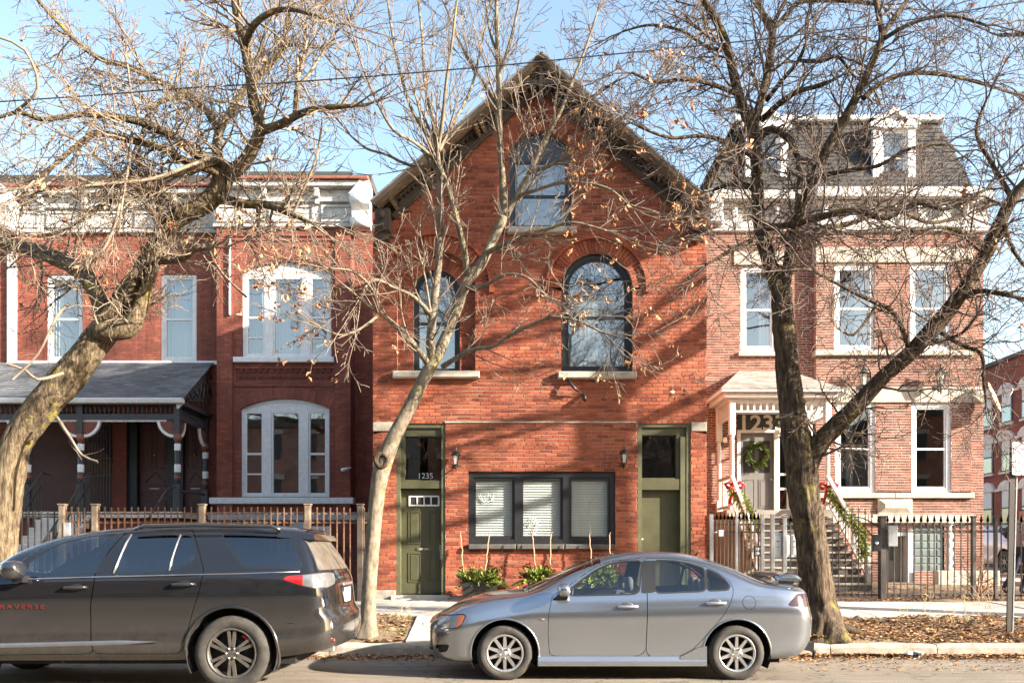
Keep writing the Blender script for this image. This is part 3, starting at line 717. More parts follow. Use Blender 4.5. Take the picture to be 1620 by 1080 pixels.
# camera bracket under the right sill
m = MB(); m.tube([P(899, 601, 16.86), P(903, 607, 16.8), P(908, 613, 16.78), P(914, 618, 16.82)], .03, 6); m.tube([P(922, 624, 16.9), P(925, 628, 16.8), P(925, 634, 16.78)], [.03,.045,.03], 6)
m.tube([P(914, 618, 16.84), P(922, 624, 16.88)], .009, 4); m.build('conduit', M['black'], HC)
# ------------------------------------------------------------------ left: row house with bay, white cornice and porch
DB, DM = 23.5, 24.1
bx, bz = (lambda p: XX(p, DB)), (lambda p: ZZ(p, DB)); mx, mz = (lambda p: XX(p, DM)), (lambda p: ZZ(p, DM))
YB, YM = DB+CY, DM+CY
HL = thing('row_house', 'dark red brick row house with white cornice, paired bay windows and shingled porch roof', 'house', (-8, YM, .62))
XB0, XB1 = bx(344), bx(555); ZTOP = mz(278)
# bay front with two arched triple windows
hU = Hole(bx(383), bx(524), bz(566), bz(433), bz(414)-bz(433)); hD = Hole(bx(381), bx(521), bz(787), bz(646), bz(630)-bz(646))
class Seg(Hole):
    def __init__(s, h, w): super().__init__(h.x0-.02, h.x1+.02, h.z0, h.zs, h.rise); s.h = h; s.w = w
    def at(s, z):
        if z < s.z0: return None
        if z <= s.zs-.02: return (s.h.x0, s.h.x1)
        hw = (s.h.x1-s.h.x0)/2; Rr = (hw*hw+s.h.rise**2)/(2*s.h.rise)+s.w; zc = s.h.zs+s.h.rise-(Rr-s.w); c = (s.h.x0+s.h.x1)/2
        if z > zc+Rr: return None
        a = math.asin(hw/(Rr-s.w)); d = min(math.sqrt(max(0, Rr*Rr-(z-zc)**2)), (z-zc)*math.tan(a)); return (c-d, c+d)
PAN = Hole(bx(373), bx(527), bz(602), bz(581))
wall_bricks(HL, XB0, XB1, 1.6, bz(360), YB, [Seg(hU, .30), Seg(hD, .32), PAN], M['brick_l'], M['mort_l'], 'leftbay', L=.21, H=.0655, mo=.007, rec=.006, indiv=300, sel=lambda x, z: z > 2.6)
for h, w_ in ((hU, .295), (hD, .315)):
    hw = (h.x1-h.x0)/2; Rr = (hw*hw+h.rise**2)/(2*h.rise); a = math.asin(hw/Rr)
    voussoirs(HL, (h.x0+h.x1)/2, h.zs+h.rise-Rr, Rr, Rr+w_, -a, a, YB-.006, YB+.1, M['brick_l'], 'seg', w=.066, gap=.006)
    reveal(HL, arch_pts(h.x0, h.x1, h.z0, h.zs, h.rise), YB+.002, YB+.16, M['mort_l'])
for a, b in ((344, 369), (531, 555)):                                    # corner pilasters
    wall_bricks(HL, bx(a), bx(b), 1.6, bz(362), YB-.06, [], M['brick_l'], M['mort_l'], 'pilaster', L=.21, H=.0655, mo=.007, rec=.006, names=('pilaster', 'pilaster_mortar'))
    m = MB()
    for x in (bx(a), bx(b)): m.quad((x, YB-.054, 1.6), (x, YB+.02, 1.6), (x, YB+.02, bz(362)), (x, YB-.054, bz(362)))
    m.build('pilaster_side', M['side_l'], HL)
m = MB()
for x in (XB0+.003, XB1-.003): m.quad((x, YB+.003, .5), (x, YM+.3, .5), (x, YM+.3, bz(360)), (x, YB+.003, bz(360)))
m.build('bay_side', M['side_l'], HL)
def triple(h, top, g, rails, cur):
    w = window(HL, h.x0, h.x1, h.z0, h.zs, YB+.07, M['white'], g, rise=h.rise, fr=.085, deep=.10, panel=.06, split=((lerp(h.x0, h.x1, .29), .215), (lerp(h.x0, h.x1, .71), .215)),
               rail=[rails[0], None, rails[0]], rails2=(rails[1],), sash=.05, roomdep=1.2)
    if cur:
        curtain(w, h.x0+.02, h.x1-.02, h.z0+.02, h.zs, YB+.34)
    return w
triple(hU, 0, M['glass_b'], (bz(501), bz(533)), True); triple(hD, 0, M['glass_b'], (bz(717), bz(749)), False)
for a, b, t, bt in ((370.5, 529, 565.5, 574), (333, 560, 787, 797)):
    m = MB(); m.cbox(bx(a), bx(b), YB-.12, YB+.2, bz(bt), bz(t), .015); m.build('sill', M['white'], HL)
m = MB(); m.cbox(bx(330), bx(585), YB-.10, YB+.2, bz(823), bz(810), .015); m.build('stone_band', M['white_old'], HL)
m = MB(); m.quad((bx(372), YB+.05, bz(603)), (bx(528), YB+.05, bz(603)), (bx(528), YB+.05, bz(580)), (bx(372), YB+.05, bz(580)))
for r in range(2):
    for k in range(15):
        x = lerp(bx(376), bx(524), (k+.5)/15); z = bz(586+9*r); m.lathe([(.062,.055),(.06,.01),(.035,.0),(.028,.02),(.015,-.005)], (x, YB, z), 8, 'y')
m.build('terracotta_panel', pbr('terracotta', (.2,.06,.04), .8, var=.3, bmp=.2), HL)
for z in (bz(609), bz(372), bz(379)):
    m = MB(); m.box(bx(369.5), bx(530.5), YB-.03, YB+.02, z-.035, z+.035); m.build('string_course', M['brick_l'], HL)
# basement under the bay
m = MB(); m.box(bx(335), bx(585), YB+.01, YB+.3, .5, bz(823)-.002); m.build('basement_wall', M['side_l'], HL)
w = window(HL, bx(440), bx(522), bz(880), bz(832), YB-.04, M['white'], M['glass_d'], fr=.08, deep=.05, rm=False, split=((bx(481), .1),))
# main wall
XE = mx(640)
mh = [Hole(mx(254), mx(311), mz(571), mz(433)), Hole(mx(74), mx(131), mz(571), mz(433)), Hole(mx(200), mx(325), 0, mz(662)), Hole(mx(20), mx(178), 0, mz(650))]
XW = mx(-70)
wall_bricks(HL, XW, XB0, 2.0, mz(368), YM, mh, M['brick_l'], M['mort_l'], 'leftmain', L=.21, H=.0655, mo=.007, rec=.006, names=('main_brickwork', 'main_mortar'))
wall_bricks(HL, XB1, XE, .6, mz(368), YM, [], M['brick_l'], M['mort_l'], 'leftend', L=.21, H=.0655, mo=.007, rec=.006, names=('end_brickwork', 'end_mortar'))
for a, b in ((254, 311), (74, 131)):
    reveal(HL, arch_pts(mx(a), mx(b), mz(571), mz(433), 0), YM+.002, YM+.14, M['mort_l'])
    w = window(HL, mx(a), mx(b), mz(571), mz(433), YM+.05, M['white'], M['glass_b'], fr=.09, deep=.09, rail=mz(504), sash=.045)
    curtain(w, mx(a)+.03, mx(b)-.03, mz(571), mz(436), YM+.3)
m = MB(); m.cbox(mx(18), XB0-.02, YM-.10, YM+.1, mz(578), mz(571.5), .015); m.build('sill_band', M['white'], HL)
m = MB(); m.cbox(mx(13), mx(27), YM-.09, YM+.02, mz(640), mz(395), .02); m.build('downspout', M['cream'], HL)
m = MB(); m.cbox(bx(364), bx(366.5), YB-.13, YB-.065, bz(500), bz(372), .01); m.build('conduit', M['cream'], HL)
# cornice: stepped mouldings, panels, end brackets
def cornice(x0, x1, y, zlo, zhi, key):
    h = zhi-zlo; P_ = lambda t: zlo+h*t
    for nm, t0, t1, o, mt_ in (('lower_moulding', 0, .07, .10, 'grey_trim'), ('frieze', .071, .52, .05, 'white_old'), ('moulding', .521, .58, .14, 'grey_trim'), ('upper_frieze', .581, .80, .09, 'white_old'), ('crown', .801, .93, .30, 'grey_trim'), ('gutter_edge', .931, 1.0, .38, 'rustred')):
        m = MB(); m.cbox(x0, x1, y-o, y+.25, P_(t0), P_(t1), .018); m.build(nm, M[mt_], HL)
    n = max(2, int((x1-x0)/1.15))
    for k in range(n):
        a, b = lerp(x0, x1, k/n)+.1, lerp(x0, x1, (k+1)/n)-.1
        m = MB(); m.ring([(a,P_(.12)),(b,P_(.12)),(b,P_(.47)),(a,P_(.47))], [(a+.05,P_(.12)+.05),(b-.05,P_(.12)+.05),(b-.05,P_(.47)-.05),(a+.05,P_(.47)-.05)], y-.085, y-.045); m.build('panel', M['grey_trim'], HL)
        m = MB(); m.cbox(b+.03, b+.17, y-.26, y-.04, P_(.60), P_(.80), .02); m.box(b+.05, b+.15, y-.16, y-.06, P_(.48), P_(.60)); m.build('modillion', M['grey_trim'], HL)
cornice(XB0-.10, bx(586), YB, bz(361), bz(287), 'b'); cornice(XW, XB0-.11, YM, mz(370), mz(298), 'm')
def scroll(px, D, t, b):
    x = XX(px, D); y = D+CY; zt, zb_ = ZZ(t, D), ZZ(b, D); m = MB(); w_ = .24
    m.xprism([(y-.02, zt), (y-.48, zt), (y-.50, lerp(zt, zb_, .25)), (y-.34, lerp(zt, zb_, .45)), (y-.26, lerp(zt, zb_, .75)), (y-.30, lerp(zt, zb_, .92)), (y-.16, zb_), (y-.02, zb_)], x-w_, x+w_)
    m.prism([(x-w_-.05, zt), (x+w_+.05, zt), (x, zt+.35)], y-.5, y-.02)
    for q in (.16, .82): m.lathe([(.13,-.27),(.13,.27)], (x, y-.40+.12*(q > .5), lerp(zt, zb_, q)), 12, 'x')
    m.build('cornice_bracket', M['white'], HL)
scroll(574, 23.6, 318, 366); scroll(16, 24.0, 322, 372)
m = MB(); m.box(XW, mx(588), YM-.05, YM+9, ZTOP-.25, ZTOP); m.box(XB0-.1, XB1+.1, YB-.3, YM, bz(287)+.001, bz(279)); m.build('roof', M['roof'], HL)
m = MB(); m.box(bx(352), bx(560), YM+.1, YM+.35, ZTOP, bz(277)); m.build('parapet', M['side_l'], HL)
m = MB(); m.box(XW, XE, YM+8.8, YM+9, .5, ZTOP-.26); m.box(XE-.2, XE-.004, YM+.02, YM+8.8, .5, ZTOP-.26); m.box(XW+.01, XE-.21, YM+1.7, YM+1.75, .5, ZTOP-.26); m.build('side_walls', M['side_l'], HL)
# entrance wall: brick piers, doors
YE = YM+.28
for a, b in ((180, 199), (322, 344)): 
    m = MB(); m.box(mx(a), mx(b), YM-.01, YE+.1, 2.4, mz(655)); m.build('pier', M['side_l'], HL)
m = MB(); m.box(mx(199), mx(214), YM+.1, YE+.1, 2.4, mz(655)); m.box(mx(262), mx(287), YM+.1, YE+.1, 2.4, mz(655)); m.build('door_surround', M['black'], HL)
def victorian_door(px0, px1):
    x0, x1 = mx(px0), mx(px1); z0, z1 = 2.46, mz(668); y = YE-.02; w_ = x1-x0
    m = MB(); m.box(x0, x1, y, y+.06, z0, z1); d = m.build('door', M['door_brown'], HL)
    for a, b, c, e in ((.1,.46,.50,.97),(.54,.9,.50,.97),(.1,.46,.04,.17),(.54,.9,.04,.17),(.1,.46,.20,.27),(.54,.9,.20,.27)): panel(d, x0+w_*a, x0+w_*b, lerp(z0, z1, c), lerp(z0, z1, e), y, M['door_brown'])
    m = MB(); xc = (x0+x1)/2
    for s in (-1, 1): m.bar((xc, y-.02, lerp(z0, z1, .47)), (xc+s*w_*.33, y-.02, lerp(z0, z1, .36)), .03, .03)
    m.bar((x0+w_*.1, y-.02, lerp(z0, z1, .33)), (x1-w_*.1, y-.02, lerp(z0, z1, .33)), .03, .03); m.build('pediment', M['door_brown'], d)
    m = MB(); m.lathe([(.0,-.07),(.035,-.06),(.04,-.03),(.015,-.02),(.02,0)], (xc, y, lerp(z0, z1, .66)), 10, 'y'); m.build('knocker', M['brass'], d)
    m = MB(); m.lathe([(.0,-.07),(.032,-.06),(.035,-.03),(.012,-.02),(.015,0)], (x1-.06 if px0 < 260 else x0+.06, y, lerp(z0, z1, .54)), 10, 'y'); m.build('knob', M['brass'], d)
    m = MB(); m.cbox(xc-.13, xc+.13, y-.02, y, lerp(z0, z1, .285), lerp(z0, z1, .30), .004); m.build('mail_slot', M['steel'], d)
victorian_door(215, 262); victorian_door(287, 321)
# barred doorway on the left of the porch
m = MB(); m.box(mx(20), mx(178), YE, YE+.05, 2.4, mz(650)); m.build('door', M['door_brown'], HL)
gx0, gx1 = mx(126), mx(178); m = MB(); k = 0; x = gx0
while x <= gx1: m.bar((x, YM-.05, 2.46), (x, YM-.05, mz(668)), .022, .022); x += .085
for z in (2.5, mz(752), mz(725), mz(668)): m.bar((gx0, YM-.05, z), (gx1, YM-.05, z), .03, .03)
m.build('security_gate', M['iron'], HL, kind='stuff')
m = MB(); m.quad((mx(133), YE-.004, mz(748)), (mx(172), YE-.004, mz(748)), (mx(172), YE-.004, mz(672)), (mx(133), YE-.004, mz(672))); m.build('pane', M['glass'], HL)
# porch: floor, roof with shingles, gutter, spindle frieze, posts
DP = 22.0; YP = DP+CY; px_ = lambda p: XX(p, DP); pz_ = lambda p: ZZ(p, DP)
XP0, XP1 = mx(-60), -8.12
m = MB(); m.box(XP0, XP1-.05, YP-.12, YM, 2.30, 2.45); m.build('porch_floor', M['stone_w'], HL)
m = MB(); m.box(XP0, XP1-.15, YP, YM, .5, 2.30); m.build('porch_base', M['side_l'], HL)
ZR0, ZR1 = pz_(631), mz(575); YR0, YR1 = YP-.16, YM-.10
m = MB(); m.hexa([(XP0,YR0,ZR0-.05),(XP1,YR0,ZR0-.05),(XP1,YR1,ZR1-.05),(XP0,YR1,ZR1-.05),(XP0,YR0,ZR0-.012),(XP1,YR0,ZR0-.012),(XP1,YR1,ZR1-.012),(XP0,YR1,ZR1-.012)]); m.build('roof_deck', M['greywood'], HL)
def shingles(par, p00, p10, p11, p01, cr, tw_, mat, name='shingles'):
    """courses of overlapping tabs on the quad p00 p10 (eave) p11 p01 (top)"""
    m = MB(); p00, p10, p11, p01 = map(Vector, (p00, p10, p11, p01)); nrm = (p10-p00).cross(p01-p00).normalized()
    if nrm.z < 0: nrm = -nrm
    rows = max(1, int((p01-p00).length/cr))
    for r in range(rows):
        t0, t1 = r/rows, min(1, (r+1.12)/rows); a0, b0 = p00.lerp(p01, t0), p10.lerp(p11, t0); a1, b1 = p00.lerp(p01, t1), p10.lerp(p11, t1)
        n = max(1, int((b0-a0).length/tw_)); off = (r % 2)*.5
        for k in range(-1, n+1):
            u0, u1 = max(0, (k+off+.012)/n), min(1, (k+1+off-.012)/n)
            if u1-u0 < .004: continue
            e = nrm*(.017+R.uniform(0, .005)); f = nrm*.003
            q0, q1, q2, q3 = a0.lerp(b0, u0), a0.lerp(b0, u1), a1.lerp(b1, u1), a1.lerp(b1, u0); at = R.random(); n0 = len(m.v)
            m.v += [tuple(q0+e), tuple(q1+e), tuple(q2+f), tuple(q3+f), tuple(q0), tuple(q1)]
            m.face((n0, n0+1, n0+2, n0+3), at); m.face((n0+4, n0+5, n0+1, n0), at); m.face((n0, n0+3, n0+4), at); m.face((n0+1, n0+5, n0+2), at)
    return m.build(name, mat, par, kind='stuff')
shingles(HL, (XP0,YR0-.03,ZR0-.01), (XP1+.03,YR0-.03,ZR0-.01), (XP1+.03,YR1,ZR1), (XP0,YR1,ZR1), .135, .29, M['shingle'])
m = MB(); m.xprism([(YR0-.03, ZR0-.02), (YR0-.15, ZR0-.02), (YR0-.15, ZR0-.05), (YR0-.12, ZR0-.13), (YR0-.03, ZR0-.15)], XP0, XP1+.04); m.build('gutter', M['white'], HL)
beam_t, beam_b = pz_(655), pz_(664)
def frieze(a, b, axis):
    """spindle screen between two points on the beam line"""
    a, b = Vector(a), Vector(b); L_ = (b-a).length; d = (b-a)/L_; up = Vector((0, 0, 1)); zt = pz_(640)-beam_b
    m = MB(); m.bar(a+up*(beam_t-beam_b)/2, b+up*(beam_t-beam_b)/2, .12, beam_t-beam_b); m.bar(a+up*(zt+.05), b+up*(zt+.05), .12, .12); m.build('beam', M['greywood'], HL)
    m = MB(); n = int(L_/.115)
    for k in range(n):
        c = a+d*(L_*(k+.5)/n)+up*(beam_t-beam_b); h = zt-(beam_t-beam_b)
        m.lathe([(.014,0),(.014,h*.15),(.034,h*.32),(.018,h*.5),(.034,h*.68),(.014,h*.85),(.014,h)], c, 6)
    m.build('spindles', M['greywood'], HL, kind='stuff')
PX = [px_(-36), px_(44), px_(128), px_(281)]
frieze((XP0, YP, beam_b), (PX[3], YP, beam_b), 'x'); frieze((PX[3]+.0, YP+.1, beam_b), (PX[3]+.0, YM-.1, beam_b), 'y')
m = MB(); x = XP0
while x < PX[3]-.3: m.prism([(x, beam_b-.001), (x+.05, beam_b-.001), (x+.05, beam_b-.03), (x+.025, beam_b-.055), (x, beam_b-.03)], YP-.03, YP+.01); x += .052
m.build('scalloped_trim', M['white'], HL, kind='stuff')
def fan(xc, yc, s, axis):
    """quarter sunburst bracket with scalloped white rim"""
    r = .36; g_ = lambda t, q: (xc+s*(.07+(r+.11)-(q)*math.sin(t))-s*0, yc, beam_b-.0-q*math.cos(t)) if 0 else None
    def pt(rad, t, dy): 
        u, v = rad*math.sin(t), rad*math.cos(t)
        return (xc+s*(.07+u), yc+dy, beam_b-.005-v) if axis == 'x' else (xc+dy, yc+s*(.07+u), beam_b-.005-v)
    T = [math.pi/2*i/8 for i in range(9)]
    m = MB()
    for i in range(8):
        a = [pt(.06, T[i]+.03, -.02), pt(r, T[i]+.03, -.02), pt(r, T[i+1]-.03, -.02), pt(.06, T[i+1]-.03, -.02)]
        b = [pt(.06, T[i]+.03, .02), pt(r, T[i]+.03, .02), pt(r, T[i+1]-.03, .02), pt(.06, T[i+1]-.03, .02)]
        m.hexa([a[0], a[1], b[1], b[0], a[3], a[2], b[2], b[3]])
    f = m.build('sunburst_bracket', M['rustred'], HL)
    m = MB(); N = 14
    for i in range(N):
        t0, t1 = math.pi/2*i/N, math.pi/2*(i+1)/N; tm = (t0+t1)/2
        a = [pt(r+.005, t0, -.035), pt(r+.055, t0, -.035), pt(r+.085, tm, -.035), pt(r+.055, t1, -.035), pt(r+.005, t1, -.035)]; b = [pt(r+.005, t0, .03), pt(r+.055, t0, .03), pt(r+.085, tm, .03), pt(r+.055, t1, .03), pt(r+.005, t1, .03)]
        n = len(m.v); m.v += a+b; m.face(tuple(n+j for j in range(5))); m.face(tuple(n+9-j for j in range(5)))
        for j in range(5): m.face((n+j, n+5+j, n+5+(j+1) % 5, n+(j+1) % 5))
    m.build('scalloped_rim', M['white'], f)
def porch_post(x, y):
    z0, z1 = 2.45, beam_b; h = z1-z0; m = MB()
    m.cbox(x-.085, x+.085, y-.085, y+.085, z0, z0+h*.30, .015); m.box(x-.07, x+.07, y-.07, y+.07, z1-.40, pz_(636))
    m.lathe([(.075, z0+h*.30),(.06, z0+h*.36),(.085, z0+h*.40),(.065, z0+h*.42),(.072, z0+h*.56),(.07, z0+h*.72),(.06, z0+h*.77),(.07, z1-.40)], (x, y, 0), 14)
    p = m.build('post', M['greywood'], HL)
    m = MB(); m.lathe([(.062, z0+h*.35),(.092, z0+h*.375),(.062, z0+h*.40)], (x, y, 0), 14); m.lathe([(.06, z0+h*.755),(.105, z0+h*.80),(.10, z0+h*.83),(.06, z0+h*.86)], (x, y, 0), 14); m.build('turned_ring', M['rustred'], p)
    m = MB(); m.lathe([(.078, z0+h*.43),(.080, z0+h*.435),(.080, z0+h*.51),(.078, z0+h*.515)], (x, y, 0), 14); m.lathe([(.078, z0+h*.665),(.080, z0+h*.67),(.080, z0+h*.735),(.078, z0+h*.74)], (x, y, 0), 14); m.build('painted_band', M['white'], p)
for i, x in enumerate(PX):
    porch_post(x, YP)
    if i: fan(x, YP, -1, 'x')
    if i < 3: fan(x, YP, 1, 'x')
porch_post(PX[3]+.02, YM-.16); fan(PX[3], YP, 1, 'y'); fan(PX[3]+.02, YM-.16, -1, 'y')
# gable end of the porch: scrolled fretwork
m = MB(); xg = XP1-.06
tri = lambda y: lerp(ZR0, ZR1, (y-YR0)/(YR1-YR0))-.06
m.bar((xg, YR0, tri(YR0)), (xg, YR1, tri(YR1)), .05, .14, (1, 0, 0)); m.bar((xg, YP, pz_(638)), (xg, YM, pz_(638)), .06, .10)
for i in range(6):
    y = lerp(YP+.45, YM-.25, i/5); zc = (tri(y)+pz_(638))/2; r0 = max(.05, (tri(y)-pz_(638))*.42)
    m.tube([(xg, y+r0*(1-t/9)*math.cos(t*1.15), zc+r0*(1-t/9)*math.sin(t*1.15)) for t in range(9)], .022, 5)
    m.tube([(xg, y-.16, pz_(638)), (xg, y, tri(y))], .018, 5)
m.build('porch_fretwork', M['greywood'], HL)
m = MB(); m.prism([(px_(281)+.0,pz_(634)),(px_(292)+.04,pz_(634)),(px_(292)+.04,pz_(637)),(px_(286),pz_(647)),(px_(283),pz_(648))], YP-.13, YP-.08); m.build('corner_bracket', M['white'], HL)
# steps up to the porch, with iron rails
sx0, sx1 = XX(14, 20.5), XX(96, 20.5)
for k in range(9):
    zt = .62+(2.45-.62)*(k+1)/9; y0 = YP-.14-(8-k)*.28; m = MB(); m.cbox(sx0, sx1, y0, y0+.30, zt-.215, zt, .015); m.build('step', M['stone_w'], HL)
m = MB()
for x in (sx0+.02, sx1-.02):
    a, b = Vector((x, YP-.14-8*.28, 1.55)), Vector((x, YP-.1, 3.4))
    m.tube([a-Vector((0,0,.02)), a, b, b+Vector((0,.3,0))], .026, 6); m.tube([a-Vector((0,0,.3)), b-Vector((0,0,.3))], .02, 6)
    for k in range(17): 
        q = a.lerp(b, k/16); zf = .62+(2.45-.62)*k/16; m.bar((x, q.y, zf), (x, q.y, q.z), .018, .018)
m.build('stair_rail', M['iron'], HL)
m = MB()
m.tube([P(250, 796, 21.0), P(263, 775, 21.6), P(276, 770, 21.9)], .025, 6); m.tube([P(286, 777, 22), P(323, 782, 23.4)], .03, 6); m.tube([P(236, 818, 20.4), P(250, 796, 21.0)], .025, 6)
m.build('hand_rail', M['iron'], HL)
# small security camera
m = MB(); q = P(548, 741, 23.3); m.tube([q+Vector((.1,.12,.04)), q+Vector((.04,.02,.0))], .02, 6); m.tube([q+Vector((.06,0,.0)), q+Vector((-.12,-.08,-.04))], .045, 8); c_ = m.build('security_camera', M['white'])
tag(c_, 'small white security camera on the red brick bay corner', 'camera')
# ------------------------------------------------------------------ right: corner house with mansard roof, numbered 1233
D1, D2 = 23.5, 23.7
rx, rz = (lambda p: XX(p, D1)), (lambda p: ZZ(p, D1)); qx, qz = (lambda p: XX(p, D2)), (lambda p: ZZ(p, D2)); Y1, Y2 = D1+CY, D2+CY
HR = thing('mansard_house', 'brown brick house with pale mortar, slate mansard roof, dormers and limestone bands', 'house', (9, Y2, .62))
X0, X1_, X2_, X3 = qx(1110), rx(1291), rx(1536), qx(1556)
zc0 = rz(368)                                                     # underside of the cornice
uw = [(1320, 1384), (1440, 1505)]
hb = [Hole(rx(a), rx(b), rz(556), rz(416)) for a, b in uw]+[Hole(rx(a), rx(b), rz(780), rz(637)) for a, b in ((1322, 1385), (1442, 1505))]
hb += [Hole(X1_-1, X2_+1, rz(416), rz(392)), Hole(X1_-1, X2_+1, rz(563), rz(555)), Hole(X1_-1, X2_+1, rz(637), rz(612)), Hole(X1_-1, X2_+1, rz(789), rz(779.5)), Hole(X1_-1, X2_+1, rz(827), rz(813.5)), Hole(rx(1388), rx(1442), rz(813.6), rz(788))]
hb += [Hole(rx(1402), rx(1446), 0, rz(835)), Hole(rx(1447), rx(1494), rz(904), rz(832))]
wall_bricks(HR, X1_, X2_, .6, zc0, Y1, hb, M['brick_r'], M['mort_r'], 'rightbay', L=.222, H=.0700, mo=.017, rec=.007, header=7, indiv=300, sel=lambda x, z: z > 2.5)
hm = [Hole(qx(1172), qx(1229), qz(557), qz(420)), Hole(qx(1160), qx(1246), qz(420), qz(398)), Hole(qx(1166), qx(1254), 0, qz(652)), Hole(qx(1168), qx(1234), qz(564), qz(556.8))]
wall_bricks(HR, X0, X1_, .6, qz(368), Y2, hm, M['brick_r'], M['mort_r'], 'rightmain', L=.222, H=.0700, mo=.017, rec=.007, header=7, names=('main_brickwork', 'main_mortar'))
wall_bricks(HR, X2_, X3, .6, qz(368), Y2, [Hole(X2_-1, X3+1, qz(637), qz(612))], M['brick_r'], M['mort_r'], 'rightend', L=.222, H=.0700, mo=.017, rec=.007, names=('end_brickwork', 'end_mortar'))
m = MB()
for x in (X1_+.002, X2_-.002): m.quad((x, Y1+.002, .5), (x, Y2+.01, .5), (x, Y2+.01, zc0), (x, Y1+.002, zc0))
m.build('bay_side', M['side_r'], HR)
def band(a, b, t, bt, o, mat='stone', y=Y1, f=(rx, rz), name='stone_band', n=1):
    xs = [lerp(f[0](a), f[0](b), k/n) for k in range(n+1)]
    for p, q in zip(xs, xs[1:]):
        m = MB(); m.cbox(p+.002, q-.002, y-o, y+.2, f[1](bt), f[1](t), .015); m.build(name, M[mat], HR)
band(1289, 1538, 392, 416, .05, n=3); band(1288, 1539, 555, 563, .09, n=3, name='sill_band'); band(1289.5, 1537, 612, 637, .05, n=3); band(1537.5, 1557, 612, 637, .04, y=Y2, f=(qx, qz))
band(1288, 1539, 779.5, 788, .10, n=2, name='sill_band'); band(1286, 1540, 813.5, 827, .12, n=3, name='water_table')
band(1160, 1246, 398, 420, .04, y=Y2, f=(qx, qz), name='lintel'); band(1167, 1235, 557, 564, .09, y=Y2, f=(qx, qz), name='sill')
m = MB(); a, b, t, bt = rx(1388), rx(1442), rz(788), rz(813)
m.cbox(a, b, Y1-.06, Y1+.2, bt, t, .01); n0 = len(m.v); i_ = .13
m.v += [(a+.03,Y1-.061,bt+.03),(b-.03,Y1-.061,bt+.03),(b-.03,Y1-.061,t-.03),(a+.03,Y1-.061,t-.03),(a+.03+i_,Y1-.13,bt+.03+i_),(b-.03-i_,Y1-.13,bt+.03+i_),(b-.03-i_,Y1-.13,t-.03-i_),(a+.03+i_,Y1-.13,t-.03-i_)]
for q in ((0,1,5,4),(1,2,6,5),(2,3,7,6),(3,0,4,7),(4,5,6,7)): m.face(tuple(n0+j for j in q))
m.build('stone_panel', M['stone'], HR)
for k, h in enumerate(hb[:4]+hm[:1]):
    y = Y1 if k < 4 else Y2
    reveal(HR, arch_pts(h.x0, h.x1, h.z0, h.zs, 0), y+.002, y+.12, M['mort_r'])
    w = window(HR, h.x0, h.x1, h.z0+.02, h.zs, y+.04, M['white'], M['glass_b'] if k in (0, 1, 4) else M['glass_d'], fr=.11, deep=.09, rail=(h.z0+h.zs)/2-.02, sash=.05)
    if k in (0, 1, 4):
        curtain(w, h.x1-.40, h.x1-.05, h.z0, h.zs-.05, y+.34)
    if k == 2: curtain(w, h.x0+.42, h.x0+.62, h.z0, h.zs-.05, y+.4)
# cornice
def rcornice(x0, x1, y, zlo, zhi):
    h = zhi-zlo
    for nm, t0, t1, o, mt_ in (('lower_moulding', 0, .10, .08, 'grey_trim'), ('frieze', .101, .62, .04, 'white_old'), ('moulding', .621, .74, .18, 'grey_trim'), ('crown', .741, 1.0, .34, 'grey_trim')):
        m = MB(); m.cbox(x0, x1, y-o, y+.3, zlo+h*t0, zlo+h*t1, .03); m.build(nm, M[mt_], HR)
    n = int((x1-x0)/.55)
    for k in range(n):
        x = lerp(x0, x1, (k+.5)/n); m = MB(); m.cbox(x-.06, x+.06, y-.17, y-.03, zlo+h*.40, zlo+h*.62, .02); m.build('modillion', M['white'], HR)
zc1 = rz(303); rcornice(X1_-.1, X2_+.12, Y1, zc0, zc1); rcornice(X0, X1_-.105, Y2, qz(368), zc1-.003); rcornice(X2_+.125, X3+.12, Y2, qz(368), zc1-.003)
m = MB(); m.cbox(qx(1117), qx(1140), Y2-.36, Y2, qz(360), qz(306), .05); m.build('cornice_end', M['white_old'], HR)
# mansard
zt = ZZ(190, 24.6); yb, yt = Y2-.15, 24.7+CY; a0, b0, a1, b1 = qx(1120), qx(1541), XX(1168, 24.7), XX(1482, 24.7); zb_ = zc1-.02
YBK = Y2+9
m = MB(); m.hexa([(a0+.05,yb+.05,zb_),(b0-.05,yb+.05,zb_),(b0-.05,YBK,zb_),(a0+.05,YBK,zb_),(a1+.04,yt+.04,zt-.02),(b1-.04,yt+.04,zt-.02),(b1-.04,YBK,zt-.02),(a1+.04,YBK,zt-.02)]); m.build('roof_deck', M['roof'], HR)
shingles(HR, (a0, yb, zb_), (b0, yb, zb_), (b1, yt, zt), (a1, yt, zt), .16, .23, M['slate'], 'slates')
shingles(HR, (b0, yb, zb_), (b0, YBK, zb_), (b1, YBK, zt), (b1, yt, zt), .16, .23, M['slate'], 'slates'); shingles(HR, (a0, YBK, zb_), (a0, yb, zb_), (a1, yt, zt), (a1, YBK, zt), .16, .23, M['slate'], 'slates')
m = MB(); m.cbox(a1-.15, b1+.15, yt-.18, yt+.25, zt-.06, zt+.12, .04); m.build('deck_cornice', M['white'], HR)
m = MB(); m.box(a1-.1, b1+.1, yt, YBK, zt+.0, zt+.06); m.build('upper_roof', M['roof'], HR)
